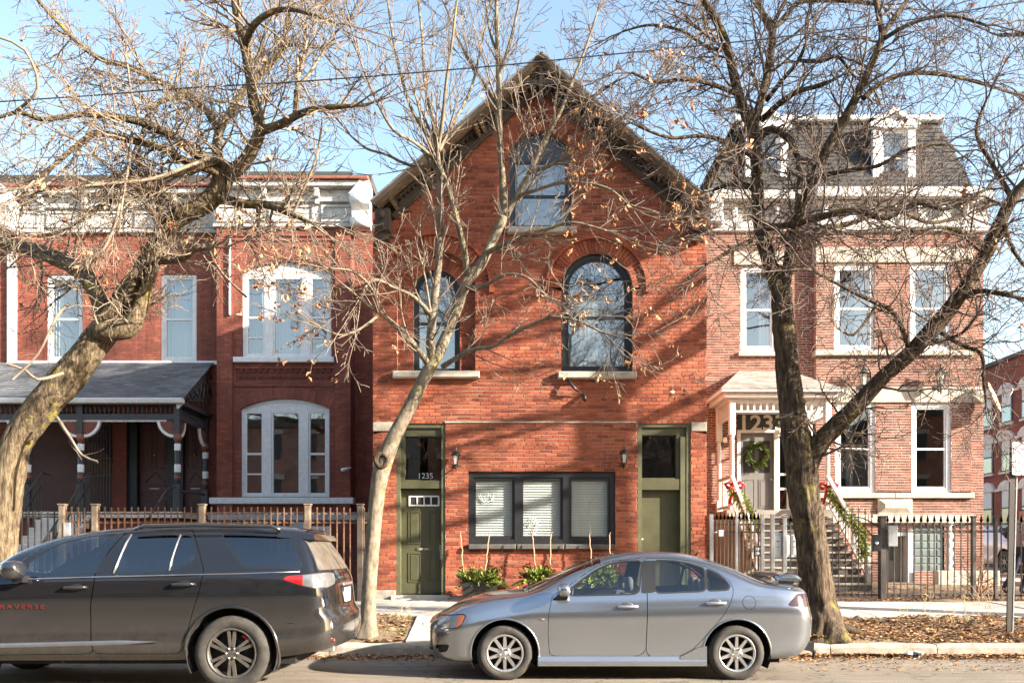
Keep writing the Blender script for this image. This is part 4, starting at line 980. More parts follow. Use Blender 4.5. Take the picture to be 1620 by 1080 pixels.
for pc in (1211, 1412):
    D_ = 23.9; xc = XX(pc, D_); hw = .58; y = D_+CY-.05; z0, z1 = ZZ(297, D_), ZZ(206, D_)
    m = MB(); m.box(xc-hw, xc-hw+.02, y+.05, y+1.3, z0, z1); m.box(xc+hw-.02, xc+hw, y+.05, y+1.3, z0, z1); m.prism([(xc-hw-.08, z1), (xc+hw+.08, z1), (xc, z1+.42)], y+.04, y+1.6); dm = m.build('dormer', M['slate'], HR)
    m = MB()
    for s in (-1, 1): m.cbox(xc+s*(hw-.11)-.11, xc+s*(hw-.11)+.11, y-.06, y+.06, z0, z1, .02)
    m.box(xc-hw-.07, xc+hw+.07, y-.12, y+.1, z1, z1+.10); m.box(xc-hw-.05, xc+hw+.05, y-.10, y+.1, z0-.1, z0)
    m.ring([(xc-hw-.12, z1+.10), (xc+hw+.12, z1+.10), (xc, z1+.56)], [(xc-hw+.14, z1+.17), (xc+hw-.14, z1+.17), (xc, z1+.43)], y-.12, y+.05); m.prism([(xc-hw+.1, z1+.15), (xc+hw-.1, z1+.15), (xc, z1+.45)], y-.04, y+.03)
    m.build('dormer_trim', M['white'], dm)
    w = window(HR, xc-hw+.22, xc+hw-.22, z0+.02, z1-.01, y-.01, M['white'], M['glass_b'], fr=.05, deep=.07, rail=(z0+z1)/2, roomdep=.5)
    curtain(w, xc-hw+.25, xc+hw-.25, (z0+z1)/2, z1, y+.25)
m = MB(); m.box(X0+.01, X3-.004, YBK-.2, YBK, .5, zc1-.03); m.box(X3-.2, X3-.006, Y2+.013, YBK-.2, .5, zc1-.03); m.box(X0, X0+.1, Y2+.013, YBK-.2, .5, zc1-.03); m.box(X0+.11, X3-.21, Y2+1.9, Y2+1.95, .5, zc1-.04); m.build('side_walls', M['side_r'], HR)
# wall lanterns on the bay
def coach_lantern(q, s, lbl, grp, up=True, key=0):
    t = thing('wall_lantern', lbl, 'lantern', q, grp); q = Vector((0, 0, 0)); x, y, z = 0, -.16*s, 0
    m = MB(); m.lathe([(.0, .02*s), (.045*s, .0), (.05*s, -.012)], (0, .0, 0), 10, 'y'); m.tube([(0, -.0, -.02*s), (0, -.08*s, -.09*s), (0, y, -.08*s), (0, y, -.0)], .014*s, 6); m.build('bracket', M['black'], t, local=True)
    m = MB()
    for k in range(4):
        a = math.pi/4+math.pi/2*k; m.bar((x+.05*s*math.cos(a), y+.05*s*math.sin(a), 0), (x+.085*s*math.cos(a), y+.085*s*math.sin(a), .20*s), .012*s, .012*s)
    m.lathe([(.05*s,-.012*s),(.055*s,0),(.05*s,.012*s)], (x, y, 0), 8); m.lathe([(.105*s,.20*s),(.11*s,.215*s),(.07*s,.27*s),(.03*s,.30*s),(.012*s,.33*s),(.022*s,.345*s),(.004*s,.39*s)], (x, y, 0), 8)
    if not up: m.lathe([(.004*s,-.16*s),(.016*s,-.12*s),(.012*s,-.05*s),(.03*s,-.01*s)], (x, y, 0), 8)
    m.build('cage', M['black'], t, local=True)
    m = MB(); n = len(m.v)
    for k in range(4):
        a0_, a1_ = math.pi/4+math.pi/2*k, math.pi/4+math.pi/2*(k+1)
        m.quad((x+.046*s*math.cos(a0_), y+.046*s*math.sin(a0_), .01), (x+.046*s*math.cos(a1_), y+.046*s*math.sin(a1_), .01), (x+.08*s*math.cos(a1_), y+.08*s*math.sin(a1_), .2*s), (x+.08*s*math.cos(a0_), y+.08*s*math.sin(a0_), .2*s))
    m.build('panes', M['lamp_glass'], t, local=True)
    m = MB(); m.lathe([(.018*s,.015*s),(.018*s,.09*s),(.026*s,.10*s),(.02*s,.15*s),(.004*s,.165*s)], (x, y, 0), 8); m.build('bulb', M['white'], t, local=True)
    return t
M['lamp_glass'] = pbr('frosted lamp glass', (.62,.60,.54), .2, var=.1, bmp=0, coat=.5)
coach_lantern(Vector((rx(1360), Y1-.06, rz(613))), 1.5, 'black coach lantern on the brown brick bay, partly behind the leaning limb', 'coach lanterns on the corner house', False)
coach_lantern(Vector((rx(1480), Y1-.06, rz(613))), 1.5, 'black coach lantern nearest the satellite dish on the brown brick bay', 'coach lanterns on the corner house', False)
coach_lantern(Vector((cx_(722), -.01, cz_(736))), .88, 'black and glass wall lantern between the olive front door and the triple window', 'wall lanterns on the gabled house')
coach_lantern(Vector((cx_(986), -.01, cz_(734))), .88, 'black and glass wall lantern beside the closed olive doorway', 'wall lanterns on the gabled house')
# basement entrance and glass block window
m = MB(); m.box(rx(1402), rx(1446), Y1+.35, Y1+.4, .5, rz(832)); bd_ = m.build('basement_door', M['taupe'], HR)
m = MB(); m.box(rx(1437), rx(1446), Y1+.05, Y1+.34, .55, rz(836)); m.box(rx(1419), rx(1446), Y1+.1, Y1+.34, rz(847), rz(835)); m.build('basement_door_frame', M['white'], HR)
m = MB(); m.quad((rx(1407), Y1+.345, rz(886)), (rx(1435), Y1+.345, rz(886)), (rx(1435), Y1+.345, rz(850)), (rx(1407), Y1+.345, rz(850))); m.build('pane', M['glass'], bd_)
M['gblock'] = pbr('glass block', (.20,.26,.26), .15, var=.4, vs_=3, bmp=.4, bs=20)
gx = [lerp(rx(1447), rx(1494), k/4) for k in range(5)]; gzz = [lerp(rz(904), rz(832), k/6) for k in range(7)]
m = MB(); m.box(gx[0], gx[4], Y1+.06, Y1+.10, gzz[0], gzz[6]); gw = m.build('block_window', M['mort_r'], HR)
for i in range(4):
    for j in range(6):
        m = MB(); m.cbox(gx[i]+.008, gx[i+1]-.008, Y1+.03, Y1+.1, gzz[j]+.008, gzz[j+1]-.008, .02); m.build('glass_block', M['gblock'], gw)
m = MB(); m.cbox(rx(1446), rx(1540), Y1-1.3, Y1-1.05, .5, ZZ(902, 22.3), .03); o_ = m.build('garden_wall', M['stone']); tag(o_, 'low weathered timber and stone garden wall below the glass block window', 'wall')
m = MB(); q = Vector((XX(1501, 22.35), 22.35+CY, ZZ(902, 22.35))); h = ZZ(826, 22.35)-q.z
m.lathe([(.10,0),(.10,h*.05),(.05,h*.08),(.11,h*.16),(.06,h*.26),(.11,h*.36),(.06,h*.44),(.12,h*.55),(.05,h*.64),(.13,h*.72),(.07,h*.80),(.06,h*.93),(.11,h*.95),(.11,h)], q, 14); o_ = m.build('stone_baluster', M['stone_w']); tag(o_, 'white turned stone baluster standing on the low garden wall', 'baluster')
# porch of 1233
DQ = 22.2; YQ = DQ+CY; vx, vz = (lambda p: XX(p, DQ)), (lambda p: ZZ(p, DQ)); ZF = 2.50
PXL, PXR = vx(1158), vx(1309)
m = MB(); m.box(PXL-.15, PXR+.15, YQ-.1, Y2, ZF-.16, ZF); m.box(PXL-.1, PXR+.1, YQ+.02, Y2, .5, ZF-.16); m.build('porch_floor', M['taupe'], HR)
ze = vz(622); zr = ZZ(586, 23.6); ex0, ex1 = PXL-.34, PXR+.30; ey = YQ-.30
m = MB(); m.cbox(ex0, ex1, ey, Y2-.02, ze-.02, ze+.06, .02); m.cbox(ex0+.1, ex1-.1, ey+.1, Y2-.02, ze-.14, ze-.021, .02); m.build('porch_cornice', M['cream'], HR)
m = MB(); m.box(ex0+.25, ex1-.25, ey+.25, Y2-.02, ze-.20, ze-.141); m.build('porch_ceiling', M['cream'], HR)
rl, rr_ = lerp(ex0, ex1, .30), lerp(ex0, ex1, .72); yr = Y2-.03; za = ze+.065
shingles(HR, (ex0, ey, za), (ex1, ey, za), (rr_, yr, zr), (rl, yr, zr), .12, .22, M['shingle_t']); shingles(HR, (ex0, yr, za), (ex0, ey, za), (rl, yr, zr), (rl, yr, zr), .12, .22, M['shingle_t']); shingles(HR, (ex1, ey, za), (ex1, yr, za), (rr_, yr, zr), (rr_, yr, zr), .12, .22, M['shingle_t'])
m = MB(); n0 = 0; m.v += [(ex0+.02, ey+.02, za-.005), (ex1-.02, ey+.02, za-.005), (rr_, yr, zr-.02), (rl, yr, zr-.02), (ex0+.02, yr, za-.005), (ex1-.02, yr, za-.005)]; m.face((0,1,2,3)); m.face((4,0,3)); m.face((1,5,2)); m.build('porch_roof', M['roof'], HR)
zf1, zf0 = ze-.20, vz(652)
def post33(x, y, big=True):
    m = MB(); m.cbox(x-.075, x+.075, y-.075, y+.075, vz(688), ze-.14, .012); m.cbox(x-.075, x+.075, y-.075, y+.075, ZF, ZF+.30, .012)
    a, b = ZF+.30, vz(688); h = b-a
    m.lathe([(.07,a),(.045,a+.03),(.075,a+h*.08),(.05,a+h*.14),(.055,a+h*.2),(.06,a+h*.5),(.05,a+h*.85),(.07,a+h*.9),(.045,a+h*.95),(.07,b)], (x, y, 0), 14); m.build('post', M['cream'], HR)
post33(PXL, YQ); post33(PXR, YQ); post33(PXL, Y2-.12); post33(PXR, Y2-.12)
def slat_frieze(a, b, zlo, zhi):
    a, b = Vector(a), Vector(b); d = b-a; n = max(2, int(d.length/.15))
    for z, h in ((zlo, .05), (zhi, .05)):
        m = MB(); m.bar((a.x, a.y, z), (b.x, b.y, z), .06, h); m.build('rail', M['cream'], HR)
    for k in range(1, n):
        q = a+d*k/n; m = MB(); m.bar((q.x, q.y, zlo+.025), (q.x, q.y, zhi-.025), .05, .035, (0, 1, 0)); m.build('slat', M['cream'], HR)
slat_frieze((PXL+.075, YQ, 0), (PXR-.075, YQ, 0), zf0+.02, zf1-.02); slat_frieze((PXL, YQ+.08, 0), (PXL, Y2-.2, 0), zf0-.1, zf1-.02); slat_frieze((PXR, YQ+.08, 0), (PXR, Y2-.2, 0), zf0-.1, zf1-.02)
# transom with the number, door, sidelight, wreath
m = MB(); tz0, tz1 = qz(684), qz(655); m.box(qx(1167), qx(1252), Y2+.03, Y2+.06, tz0, tz1); m.build('transom', pbr('bronze glass', (.035,.034,.028), .35, var=.2, bmp=0), HR)
text_mesh('house_number', '1233', .58, pbr('pale gold paint', (.62,.60,.50), .6, var=.15, bmp=0), HR, FRONT(qx(1206), Y2+.026, (tz0+tz1)/2-.005), .003, 1.12, bold=.011)
m = MB(); fz = M['cream']
m.box(qx(1166), qx(1171.5), Y2-.02, Y2+.16, ZF, tz0-.003); m.box(qx(1225), qx(1230.5), Y2-.02, Y2+.16, ZF, tz0-.003); m.box(qx(1249), qx(1254), Y2-.02, Y2+.16, ZF, tz0-.003); m.box(qx(1166), qx(1254), Y2-.024, Y2+.16, tz0-.0025, tz0+.07); m.box(qx(1166), qx(1254), Y2-.022, Y2+.1, tz1, tz1+.08); m.build('door_case', fz, HR)
m = MB(); m.box(qx(1171.5), qx(1225), Y2+.08, Y2+.13, ZF, tz0-.003); d33 = m.build('door', M['door_grey'], HR)
dx0, dx1 = qx(1171.5), qx(1225); zd = tz0-ZF
for a, b, c, e in ((.10,.44,.06,.42), (.56,.90,.06,.42)): panel(d33, lerp(dx0, dx1, a), lerp(dx0, dx1, b), ZF+zd*c, ZF+zd*e, Y2+.08, M['door_grey'])
for a, b in ((.10,.44), (.56,.90)):
    m = MB(); m.quad((lerp(dx0,dx1,a),Y2+.076,ZF+zd*.50), (lerp(dx0,dx1,b),Y2+.076,ZF+zd*.50), (lerp(dx0,dx1,b),Y2+.076,ZF+zd*.90), (lerp(dx0,dx1,a),Y2+.076,ZF+zd*.90)); m.build('pane', M['glass_d'], d33)
m = MB(); m.lathe([(.0,-.07),(.035,-.06),(.038,-.03),(.012,-.02),(.018,0)], (lerp(dx0, dx1, .93), Y2+.078, ZF+zd*.42), 10, 'y'); m.build('knob', M['steel'], d33)
m = MB(); m.ring([(qx(1230.5),ZF),(qx(1249),ZF),(qx(1249),tz0-.003),(qx(1230.5),tz0-.003)], [(qx(1234),ZF+.1),(qx(1246),ZF+.1),(qx(1246),tz0-.1),(qx(1234),tz0-.1)], Y2+.03, Y2+.1)
for t in (.30, .48): m.box(qx(1234), qx(1246), Y2+.035, Y2+.09, lerp(ZF, tz0, t)-.03, lerp(ZF, tz0, t)+.03)
sl_ = m.build('sidelight', M['cream'], HR)
m = MB(); m.quad((qx(1233),Y2+.07,ZF+.09),(qx(1247),Y2+.07,ZF+.09),(qx(1247),Y2+.07,tz0-.09),(qx(1233),Y2+.07,tz0-.09)); m.build('pane', M['glass_d'], sl_)
m = MB(); m.box(qx(1160), qx(1256), Y2+.14, Y2+.2, ZF-.1, tz1+.1); m.build('vestibule', M['dark'], HR)
m = MB(); m.lathe([(.03,0),(.06,.03),(.055,.12),(.02,.15)], (XX(1147, 23.5), 23.5+CY, ZZ(700, 23.5)), 10); o_ = m.build('porch_lamp', pbr('frosted lamp', (.85,.8,.66), .3, var=0, bmp=0)); tag(o_, 'small frosted porch lamp on the brick beside the 1233 door', 'lamp')
# front steps, balustrades
nst = 11
for k in range(nst):
    zt_ = .60+(ZF-.60)*(k+1)/nst; y0 = YQ-.1-(nst-1-k)*.27
    if k == nst-1: break
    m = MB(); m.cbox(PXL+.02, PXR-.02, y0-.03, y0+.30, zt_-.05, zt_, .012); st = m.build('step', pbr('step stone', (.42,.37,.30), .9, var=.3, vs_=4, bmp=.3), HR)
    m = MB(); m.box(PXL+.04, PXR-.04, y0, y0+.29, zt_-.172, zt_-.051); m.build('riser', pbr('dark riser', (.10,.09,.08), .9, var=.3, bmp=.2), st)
yb0 = YQ-.1-(nst-2)*.27
for x in (PXL, PXR):
    a, b = Vector((x, yb0, .60+.17+.75)), Vector((x, YQ-.02, ZF+.85)); m = MB(); m.bar(a, b, .08, .06); m.bar(a-Vector((0,0,.62)), b-Vector((0,0,.62)), .06, .06); m.cbox(x-.06, x+.06, yb0-.1, yb0+.02, .58, .60+1.05, .01); br = m.build('balustrade', M['cream'], HR)
    for k in range(1, 16):
        q = a.lerp(b, k/16); m = MB(); m.bar(q-Vector((0,0,.6)), q, .035, .035, (0, 1, 0)); m.build('baluster', M['cream'], br)
m = MB(); m.bar((PXL, YQ+.08, ZF+.1), (PXL, Y2-.2, ZF+.1), .06, .06); br = m.build('bottom_rail', M['taupe'], HR); m = MB(); m.bar((PXL, YQ+.08, ZF+.85), (PXL, Y2-.2, ZF+.85), .08, .06); br = m.build('porch_rail', M['taupe'], HR)
for k in range(1, 11): q = lerp(YQ+.08, Y2-.2, k/11); m = MB(); m.bar((PXL, q, ZF+.1), (PXL, q, ZF+.85), .05, .04, (0, 1, 0)); m.build('baluster', M['cream'], br)
# satellite dish on the right corner
t = thing('satellite_dish', 'tan satellite dish on the street corner edge of the brown brick house', 'dish', P(1557, 630, 23.4)); c = ORG[t]
m = MB(); N = 20; prof = [(0, 0), (.12, .012), (.24, .045), (.34, .10)]; ax = Vector((.75, -.60, .35)).normalized(); u = ax.cross(Vector((0,0,1))).normalized(); v = u.cross(ax)
for r, h in prof:
    for j in range(N): a = 2*math.pi*j/N; m.v.append(tuple(c+Vector((.12,-.1,-.02))+(u*math.cos(a)*r+v*math.sin(a)*r*1.25)+ax*h))
for i in range(3):
    for j in range(N): m.face((i*N+j, i*N+(j+1) % N, (i+1)*N+(j+1) % N, (i+1)*N+j), .5, True)
m.build('dish', pbr('tan dish', (.45,.34,.2), .5, var=.2, bmp=0), t)
m = MB(); b_ = c+Vector((.12,-.1,-.02)); m.tube([b_+v*-.3, b_+ax*.35+v*-.2, b_+ax*.55], .016, 6); m.tube([b_+ax*.55, b_+ax*.48], .04, 8); m.tube([c, b_], .03, 6); m.tube([b_+v*-.4, c+Vector((.1,.0,-.9)), c+Vector((.0,.1,-1.5))], .008, 4); m.build('feed_arm', M['steel'], t)
# ------------------------------------------------------------------ far building across the side street
def far_building():
    XF = 20.4; t = thing('brick_building', 'red brick building with white arched window heads across the side street', 'building', (XF, 36+CY, .7))
    y0, y1, zt = 30+CY, 62+CY, 9.3
    fy = lambda p: F*XF/(p-HX)+CY
    m = MB(); m.box(XF, XF+14, y0, y1, .3, zt); m.build('wall', M['far_brick'], t)
    m = MB(); m.box(XF-.12, XF+14, y0-.1, y1+.1, zt, zt+.16); m.build('coping', M['stone_d'], t)
    m = MB(); m.box(XF-.06, XF+.02, y0, y1, zt-1.0, zt-.9); m.build('string_course', M['far_brick'], t)
    cols = [fy(1564)+1.45*k for k in range(-4, 10)]
    for zr0, zr1 in ((6.75, 8.1), (4.75, 6.15), (2.4, 4.1)):
        m = MB(); m.box(XF-.05, XF, y0, y1, zr1-.14, zr1-.02); m.build('stone_band', M['stone_w'], t)
        for yc in cols:
            m = MB(); m.box(XF-.03, XF+.03, yc-.40, yc+.40, zr0, zr1); wn_ = m.build('window', M['black'], t)
            m = MB(); m.box(XF-.06, XF-.031, yc-.32, yc+.32, zr0+.06, (zr0+zr1)/2-.03); m.build('pane', M['glass'], wn_)
            m = MB(); m.box(XF-.055, XF-.031, yc-.32, yc+.32, (zr0+zr1)/2+.03, zr1-.06); m.build('blind', M['blind'], wn_)
            h = zr1; m = MB(); n = len(m.v)
            pl = [(yc-.55, h-.12), (yc+.55, h-.12), (yc+.55, h+.06), (yc+.3, h+.24), (yc, h+.30), (yc-.3, h+.24), (yc-.55, h+.06)]
            m.xprism(pl, XF-.11, XF-.002); m.build('window_head', M['stone_w'], wn_)
            m = MB(); m.box(XF-.1, XF, yc-.46, yc+.46, zr0-.09, zr0-.002); m.build('sill', M['stone_w'], wn_)
    return t
far_building()
# houses on the other side of the street, behind the camera: seen only as reflections in the windows and cars
rq = random.Random(3)
for k in range(13):
    xa = -50+7.6*k; xb = xa+7.2; h = rq.uniform(8.4, 10.6); c1 = ('side_r', 'taupe', 'side_c', 'stone_d')[k % 4]
    t = thing('opposite_house', 'plain masonry house across the street behind the camera, mirrored in the window glass', 'house', ((xa+xb)/2, -29, 0), 'houses across the street')
    m = MB(); m.box(xa, xb, -39, -29, 0, h); m.build('wall', M[c1], t)
    m = MB(); m.box(xa-.1, xb+.1, -39, -28.7, h, h+.5); m.build('cornice', M['stone_d'], t)
    for i in range(3):
        for j in range(2 if h < 9.5 else 3):
            x = lerp(xa, xb, (i+.5)/3); z = 1.6+j*3.0; m = MB(); m.box(x-.5, x+.5, -29.0, -28.95, z, z+1.7); wn_ = m.build('window', M['black'], t)
            m = MB(); m.box(x-.7, x+.7, -29, -28.9, z+1.7, z+2.0); m.build('lintel', M['stone'], wn_)
# ------------------------------------------------------------------ fences
def picket_mesh(h, w, spear, mat, key):
    m = MB(); m.bar((0, 0, 0), (0, 0, h), w, w, (0, 1, 0))
    if spear:
        for s in (0, 1):
            pl = [(-.001,h),(-.028,h+.03),(-.02,h+.06),(0,h+.15),(.02,h+.06),(.028,h+.03),(.001,h)]
            n = len(m.v); m.prism(pl, -.008, .008)
    me = bpy.data.meshes.new('picket'); me.from_pydata(m.v, [], m.f); me.materials.append(mat); return me
def place(name, me, parent, loc):
    o = bpy.data.objects.new(name, me); COL.objects.link(o); o.parent = parent; o.location = Vector(loc)-ORG[parent]; ORG[o] = Vector(loc); return o
DFN = 16.93
def fz(p): return ZZ(p, DFN)
g0 = gz(DFN)
# rusty fence of the left yard
FL = thing('rusty_fence', 'rusty picket fence with tan wooden posts in front of the row house', 'fence', (XX(330, DFN), DFN+CY, g0))
me = picket_mesh(fz(802)-g0-.02, .022, False, M['rust'], 'r')
xa, xb = XX(103, DFN), XX(589, DFN); n = int((xb-xa)/.127)
for k in range(n+1): place('picket', me, FL, (xa+k*.127+R.uniform(-.006,.006), DFN+CY, g0+.02+R.uniform(-.008,.008)))
for z in (fz(812), fz(826), g0+.18):
    m = MB(); m.bar((xa-.05, DFN+CY+.02, z), (xb, DFN+CY+.02, z), .02, .035); m.build('rail', M['rust'], FL)
for p in (99, 151, 320, 487, 570):
    x = XX(p, DFN); m = MB(); m.cbox(x-.055, x+.055, DFN+CY-.06, DFN+CY+.06, g0-.05, fz(799), .008); m.cbox(x-.07, x+.07, DFN+CY-.075, DFN+CY+.075, fz(799)+.001, fz(796.5), .008); m.build('post', M['post_wood'] if p != 570 else M['weathered_d'], FL)
m = MB(); m.cbox(XX(103, DFN), XX(114, DFN), DFN+CY-.08, DFN+CY-.04, fz(852), fz(826), .01); m.build('notice', M['white_old'], FL)
# black gate of the left yard
FG = thing('iron_gate', 'black iron picket gate at the foot of the row house steps', 'gate', (XX(60, DFN), DFN+CY, g0))
me = picket_mesh(fz(807)-g0-.04, .022, False, M['iron'], 'g')
x = XX(-60, DFN)
while x < XX(95, DFN): place('picket', me, FG, (x, DFN+CY+.03, g0+.04)); x += .125
for z in (fz(817), fz(813), g0+.2):
    m = MB(); m.bar((XX(-60, DFN), DFN+CY+.045, z), (XX(95, DFN), DFN+CY+.045, z), .02, .03); m.build('rail', M['iron'], FG)
# black iron fence of the right yard
FR = thing('iron_fence', 'black iron spear fence along the sidewalk in front of the corner house', 'fence', (XX(1450, DFN), DFN+CY, g0))
me = picket_mesh(fz(826)-g0-.03, .019, True, M['iron'], 'i')
def run(p0, p1, par, step=.128):
    x = XX(p0, DFN); e = XX(p1, DFN)
    while x < e: place('picket', me, par, (x, DFN+CY+R.uniform(-.003,.003), g0+.03)); x += step
    for z in (fz(828), fz(840.5), g0+.09):
        m = MB(); m.bar((XX(p0, DFN)-.08, DFN+CY+.014, z), (e+.05, DFN+CY+.014, z), .014, .032); m.build('rail', M['iron'], par)
    m = MB(); x = XX(p0, DFN)+.064
    while x < e: m.tube([(x+.052*math.cos(t), DFN+CY+.012, (fz(828)+fz(840.5))/2+.052*math.sin(t)) for t in [i*math.pi/4 for i in range(9)]], .006, 4, cap=False); x += step
    m.build('ring_scrolls', M['iron'], par, kind='stuff')
run(1404, 1632, FR); run(1240, 1276, FR)
for p, w_ in ((1396, .11), (1540, .075), (1575, .06), (1241, .075)):
    x = XX(p, DFN); m = MB(); m.cbox(x-w_/2, x+w_/2, DFN+CY-w_/2, DFN+CY+w_/2, g0-.03, fz(818), .008); m.cbox(x-w_/2-.012, x+w_/2+.012, DFN+CY-w_/2-.012, DFN+CY+w_/2+.012, fz(818)+.001, fz(815.5), .006); m.build('post', M['iron'] if p > 1300 else M['steel'], FR)
GR = thing('arched_gate', 'black iron arched gate with twisted pickets in front of the stone steps', 'gate', (XX(1345, DFN), DFN+CY, g0))
xa, xb = XX(1318, DFN), XX(1391, DFN); n = 7
for k in range(n+1):
    x = lerp(xa, xb, k/n); top = fz(826)+.18*math.sin(math.pi*k/n); m = MB()
    m.tube([(x, DFN+CY+.04, g0+.05+i*(top-g0-.05)/24) for i in range(25)], [.009+.004*(i % 2) for i in range(25)], 5, sm=False); m.prism([(x-.001,top),(x-.026,top+.03),(x,top+.13),(x+.026,top+.03)], DFN+CY+.032, DFN+CY+.048); m.build('picket', M['iron'], GR)
m = MB(); m.tube([(lerp(xa, xb, i/16), DFN+CY+.06, fz(832)+.18*math.sin(math.pi*i/16)) for i in range(17)], .013, 6); m.build('arched_rail', M['iron'], GR)
for z in (g0+.1, fz(890)): m = MB(); m.bar((xa, DFN+CY+.06, z), (xb, DFN+CY+.06, z), .02, .03); m.build('rail', M['iron'], GR)
m = MB(); m.tube([(lerp(xa, xb, .15+.7*i/16), DFN+CY+.06, fz(846)+.28*math.sin(math.pi*i/16)) for i in range(17)], .01, 6); m.build('arched_rail', M['iron'], GR)
M['mesh'] = pbr('wire mesh', (.10,.10,.10), .5, .5, var=0, bmp=0)
m = MB(); mx0, mx1, mz0, mz1 = XX(1368, DFN), XX(1391, DFN), g0+.1, fz(892)
for k in range(-14, 24):
    a = mx0+k*.03
    for s in (1, -1):
        p0 = [(a, mz0), (a+(mz1-mz0)*.5*s, mz1)]
        (u0, w0), (u1, w1) = p0
        lo, hi = 0., 1.
        d = u1-u0
        ts = sorted(((mx0-u0)/d, (mx1-u0)/d)); lo, hi = max(0, ts[0]), min(1, ts[1])
        if hi > lo: m.tube([(u0+d*lo, DFN+CY+.07, w0+(w1-w0)*lo), (u0+d*hi, DFN+CY+.07, w0+(w1-w0)*hi)], .0035, 3, cap=False)
m.build('wire_mesh', M['mesh'], GR, kind='stuff')
m = MB(); x = XX(1386, DFN); m.cbox(x-.09, x+.06, DFN+CY-.10, DFN+CY-.03, fz(871), fz(845), .01); lk = m.build('lock_box', M['black'], GR); m = MB(); m.lathe([(0,-.06),(.035,-.05),(.04,-.02),(.02,0)], (x-.04, DFN+CY-.10, fz(858.5)), 12, 'y'); m.build('knob', M['chrome'], lk)
m = MB(); x = XX(1409, DFN); m.cbox(x-.09, x+.09, DFN+CY-.11, DFN+CY-.05, fz(864), fz(831), .01); o_ = m.build('intercom', M['steel']); tag(o_, 'grey steel intercom box on the black iron gate post', 'intercom')
# dense iron screen and white mailbox unit by the gabled house
GS = thing('iron_screen', 'weathered gate of dense rusty iron bars against the corner of the gabled house', 'gate', (XX(1160, DFN), DFN+CY, g0))
me2 = picket_mesh(fz(822)-g0-.03, .017, True, pbr('brown iron', (.13,.085,.055), .7, var=.5, vs_=15, col2=(.05,.04,.035), bmp=.3), 'd')
for D_, n in ((DFN, 13), (DFN+1.4, 13)):
    for k in range(n): place('picket', me2, GS, (XX(1128, D_)+k*.072*(1 if D_ == DFN else 1.1), D_+CY, g0+.03))
for p, w_ in ((1125, .07), (1165, .05), (1206, .065), (1222, .07)):
    x = XX(p, DFN); m = MB(); m.cbox(x-w_/2, x+w_/2, DFN+CY-w_/2, DFN+CY+w_/2, g0-.03, fz(813), .006); m.build('post', M['steel'], GS)
for z in (fz(829), fz(841), g0+.2):
    m = MB(); m.bar((XX(1125, DFN), DFN+CY+.012, z), (XX(1206, DFN), DFN+CY+.012, z), .014, .03); m.build('rail', M['iron'], GS)
m = MB(); m.tube([P(1140, 843, 16.8), P(1136, 840, 16.6), P(1131, 842, 16.55)], .012, 5); m.cbox(XX(1136.5, 16.6), XX(1143.5, 16.6), 16.55+CY, 16.6+CY, ZZ(848, 16.6), ZZ(838, 16.6), .004); m.build('tag_plate', M['white'], GS)
m = MB()
for p in (867.5, 874.5): m.lathe([(0,-.07),(.035,-.06),(.04,-.03),(.03,0)], (XX(1197, DFN), DFN+CY-.02, fz(p)), 12, 'y')
m.box(XX(1193.5, DFN), XX(1202, DFN), DFN+CY-.03, DFN+CY+.03, fz(879), fz(863)); m.build('lock_set', M['chrome'], GS)
MBX = thing('mailbox_unit', 'white metal mailbox cabinet with small doors beside the tree trunk', 'mailbox', (XX(1243, 17.2), 17.2+CY, fz(881)))
x0, x1, y0 = XX(1222, 17.0), XX(1264, 17.0), 17.0+CY-.02; zl, zh = ZZ(881, 17), ZZ(840, 17)
m = MB(); m.cbox(x0, x1, y0, y0+.16, zl, zh, .008); m.build('cabinet', M['white'], MBX)
for k in range(3):
    a, b = lerp(x0, x1, .05+.31*k), lerp(x0, x1, .05+.31*k+.27); m = MB(); m.cbox(a, b, y0-.012, y0-.001, zl+.05, zh-.08, .004); dr = m.build('mail_door', M['white'], MBX)
    m = MB(); m.box(lerp(a, b, .35), lerp(a, b, .65), y0-.018, y0-.0125, zh-.2, zh-.185); m.lathe([(0,-.008),(.012,-.006),(.012,0)], ((a+b)/2, y0-.012, zl+.2), 8, 'y'); m.build('keyhole', M['black'], dr)
# ------------------------------------------------------------------ planters with winter greens
M['needle'] = pbr('evergreen', (.10,.15,.035), .65, var=.3, vs_=12, bmp=0, attr=[(.045,.08,.018),(.10,.16,.028),(.21,.28,.04),(.38,.38,.06),(.09,.13,.03)])
M['berry'] = pbr('maroon foliage', (.16,.04,.03), .6, var=.4, vs_=20, bmp=0, attr=[(.10,.025,.03),(.22,.06,.025),(.30,.10,.03)])
M['pot'] = pbr('dark planter', (.014,.012,.011), .6, var=.3, vs_=12, bmp=.2)
M['stick'] = pbr('birch stick', (.46,.27,.17), .75, var=.3, vs_=15, bmp=.3, bs=40)
def sprig(m, p, d, L_, rr, at, dens=26, nl=.075):
    """feathery evergreen spray"""
    d = Vector(d).normalized(); side = d.cross(Vector((0,0,1)))
    side = side.normalized() if side.length > .1 else Vector((1,0,0)); up = side.cross(d)
    for i in range(dens):
        t = i/dens; c = Vector(p)+d*(L_*t)-Vector((0,0,1))*(L_*.35*t*t); a = rr.uniform(0, 6.28); o = (side*math.cos(a)+up*math.sin(a)*.6)
        e = c+o*nl*(1.1-t)*rr.uniform(.7,1.3)+d*nl*.7; w_ = d.cross(o)*.010
        n = len(m.v); m.v += [tuple(c-w_), tuple(c+w_), tuple(e+w_*.6), tuple(e-w_*.6)]; m.face((n, n+1, n+2, n+3), min(.98, max(.02, at+rr.uniform(-.2,.2))))
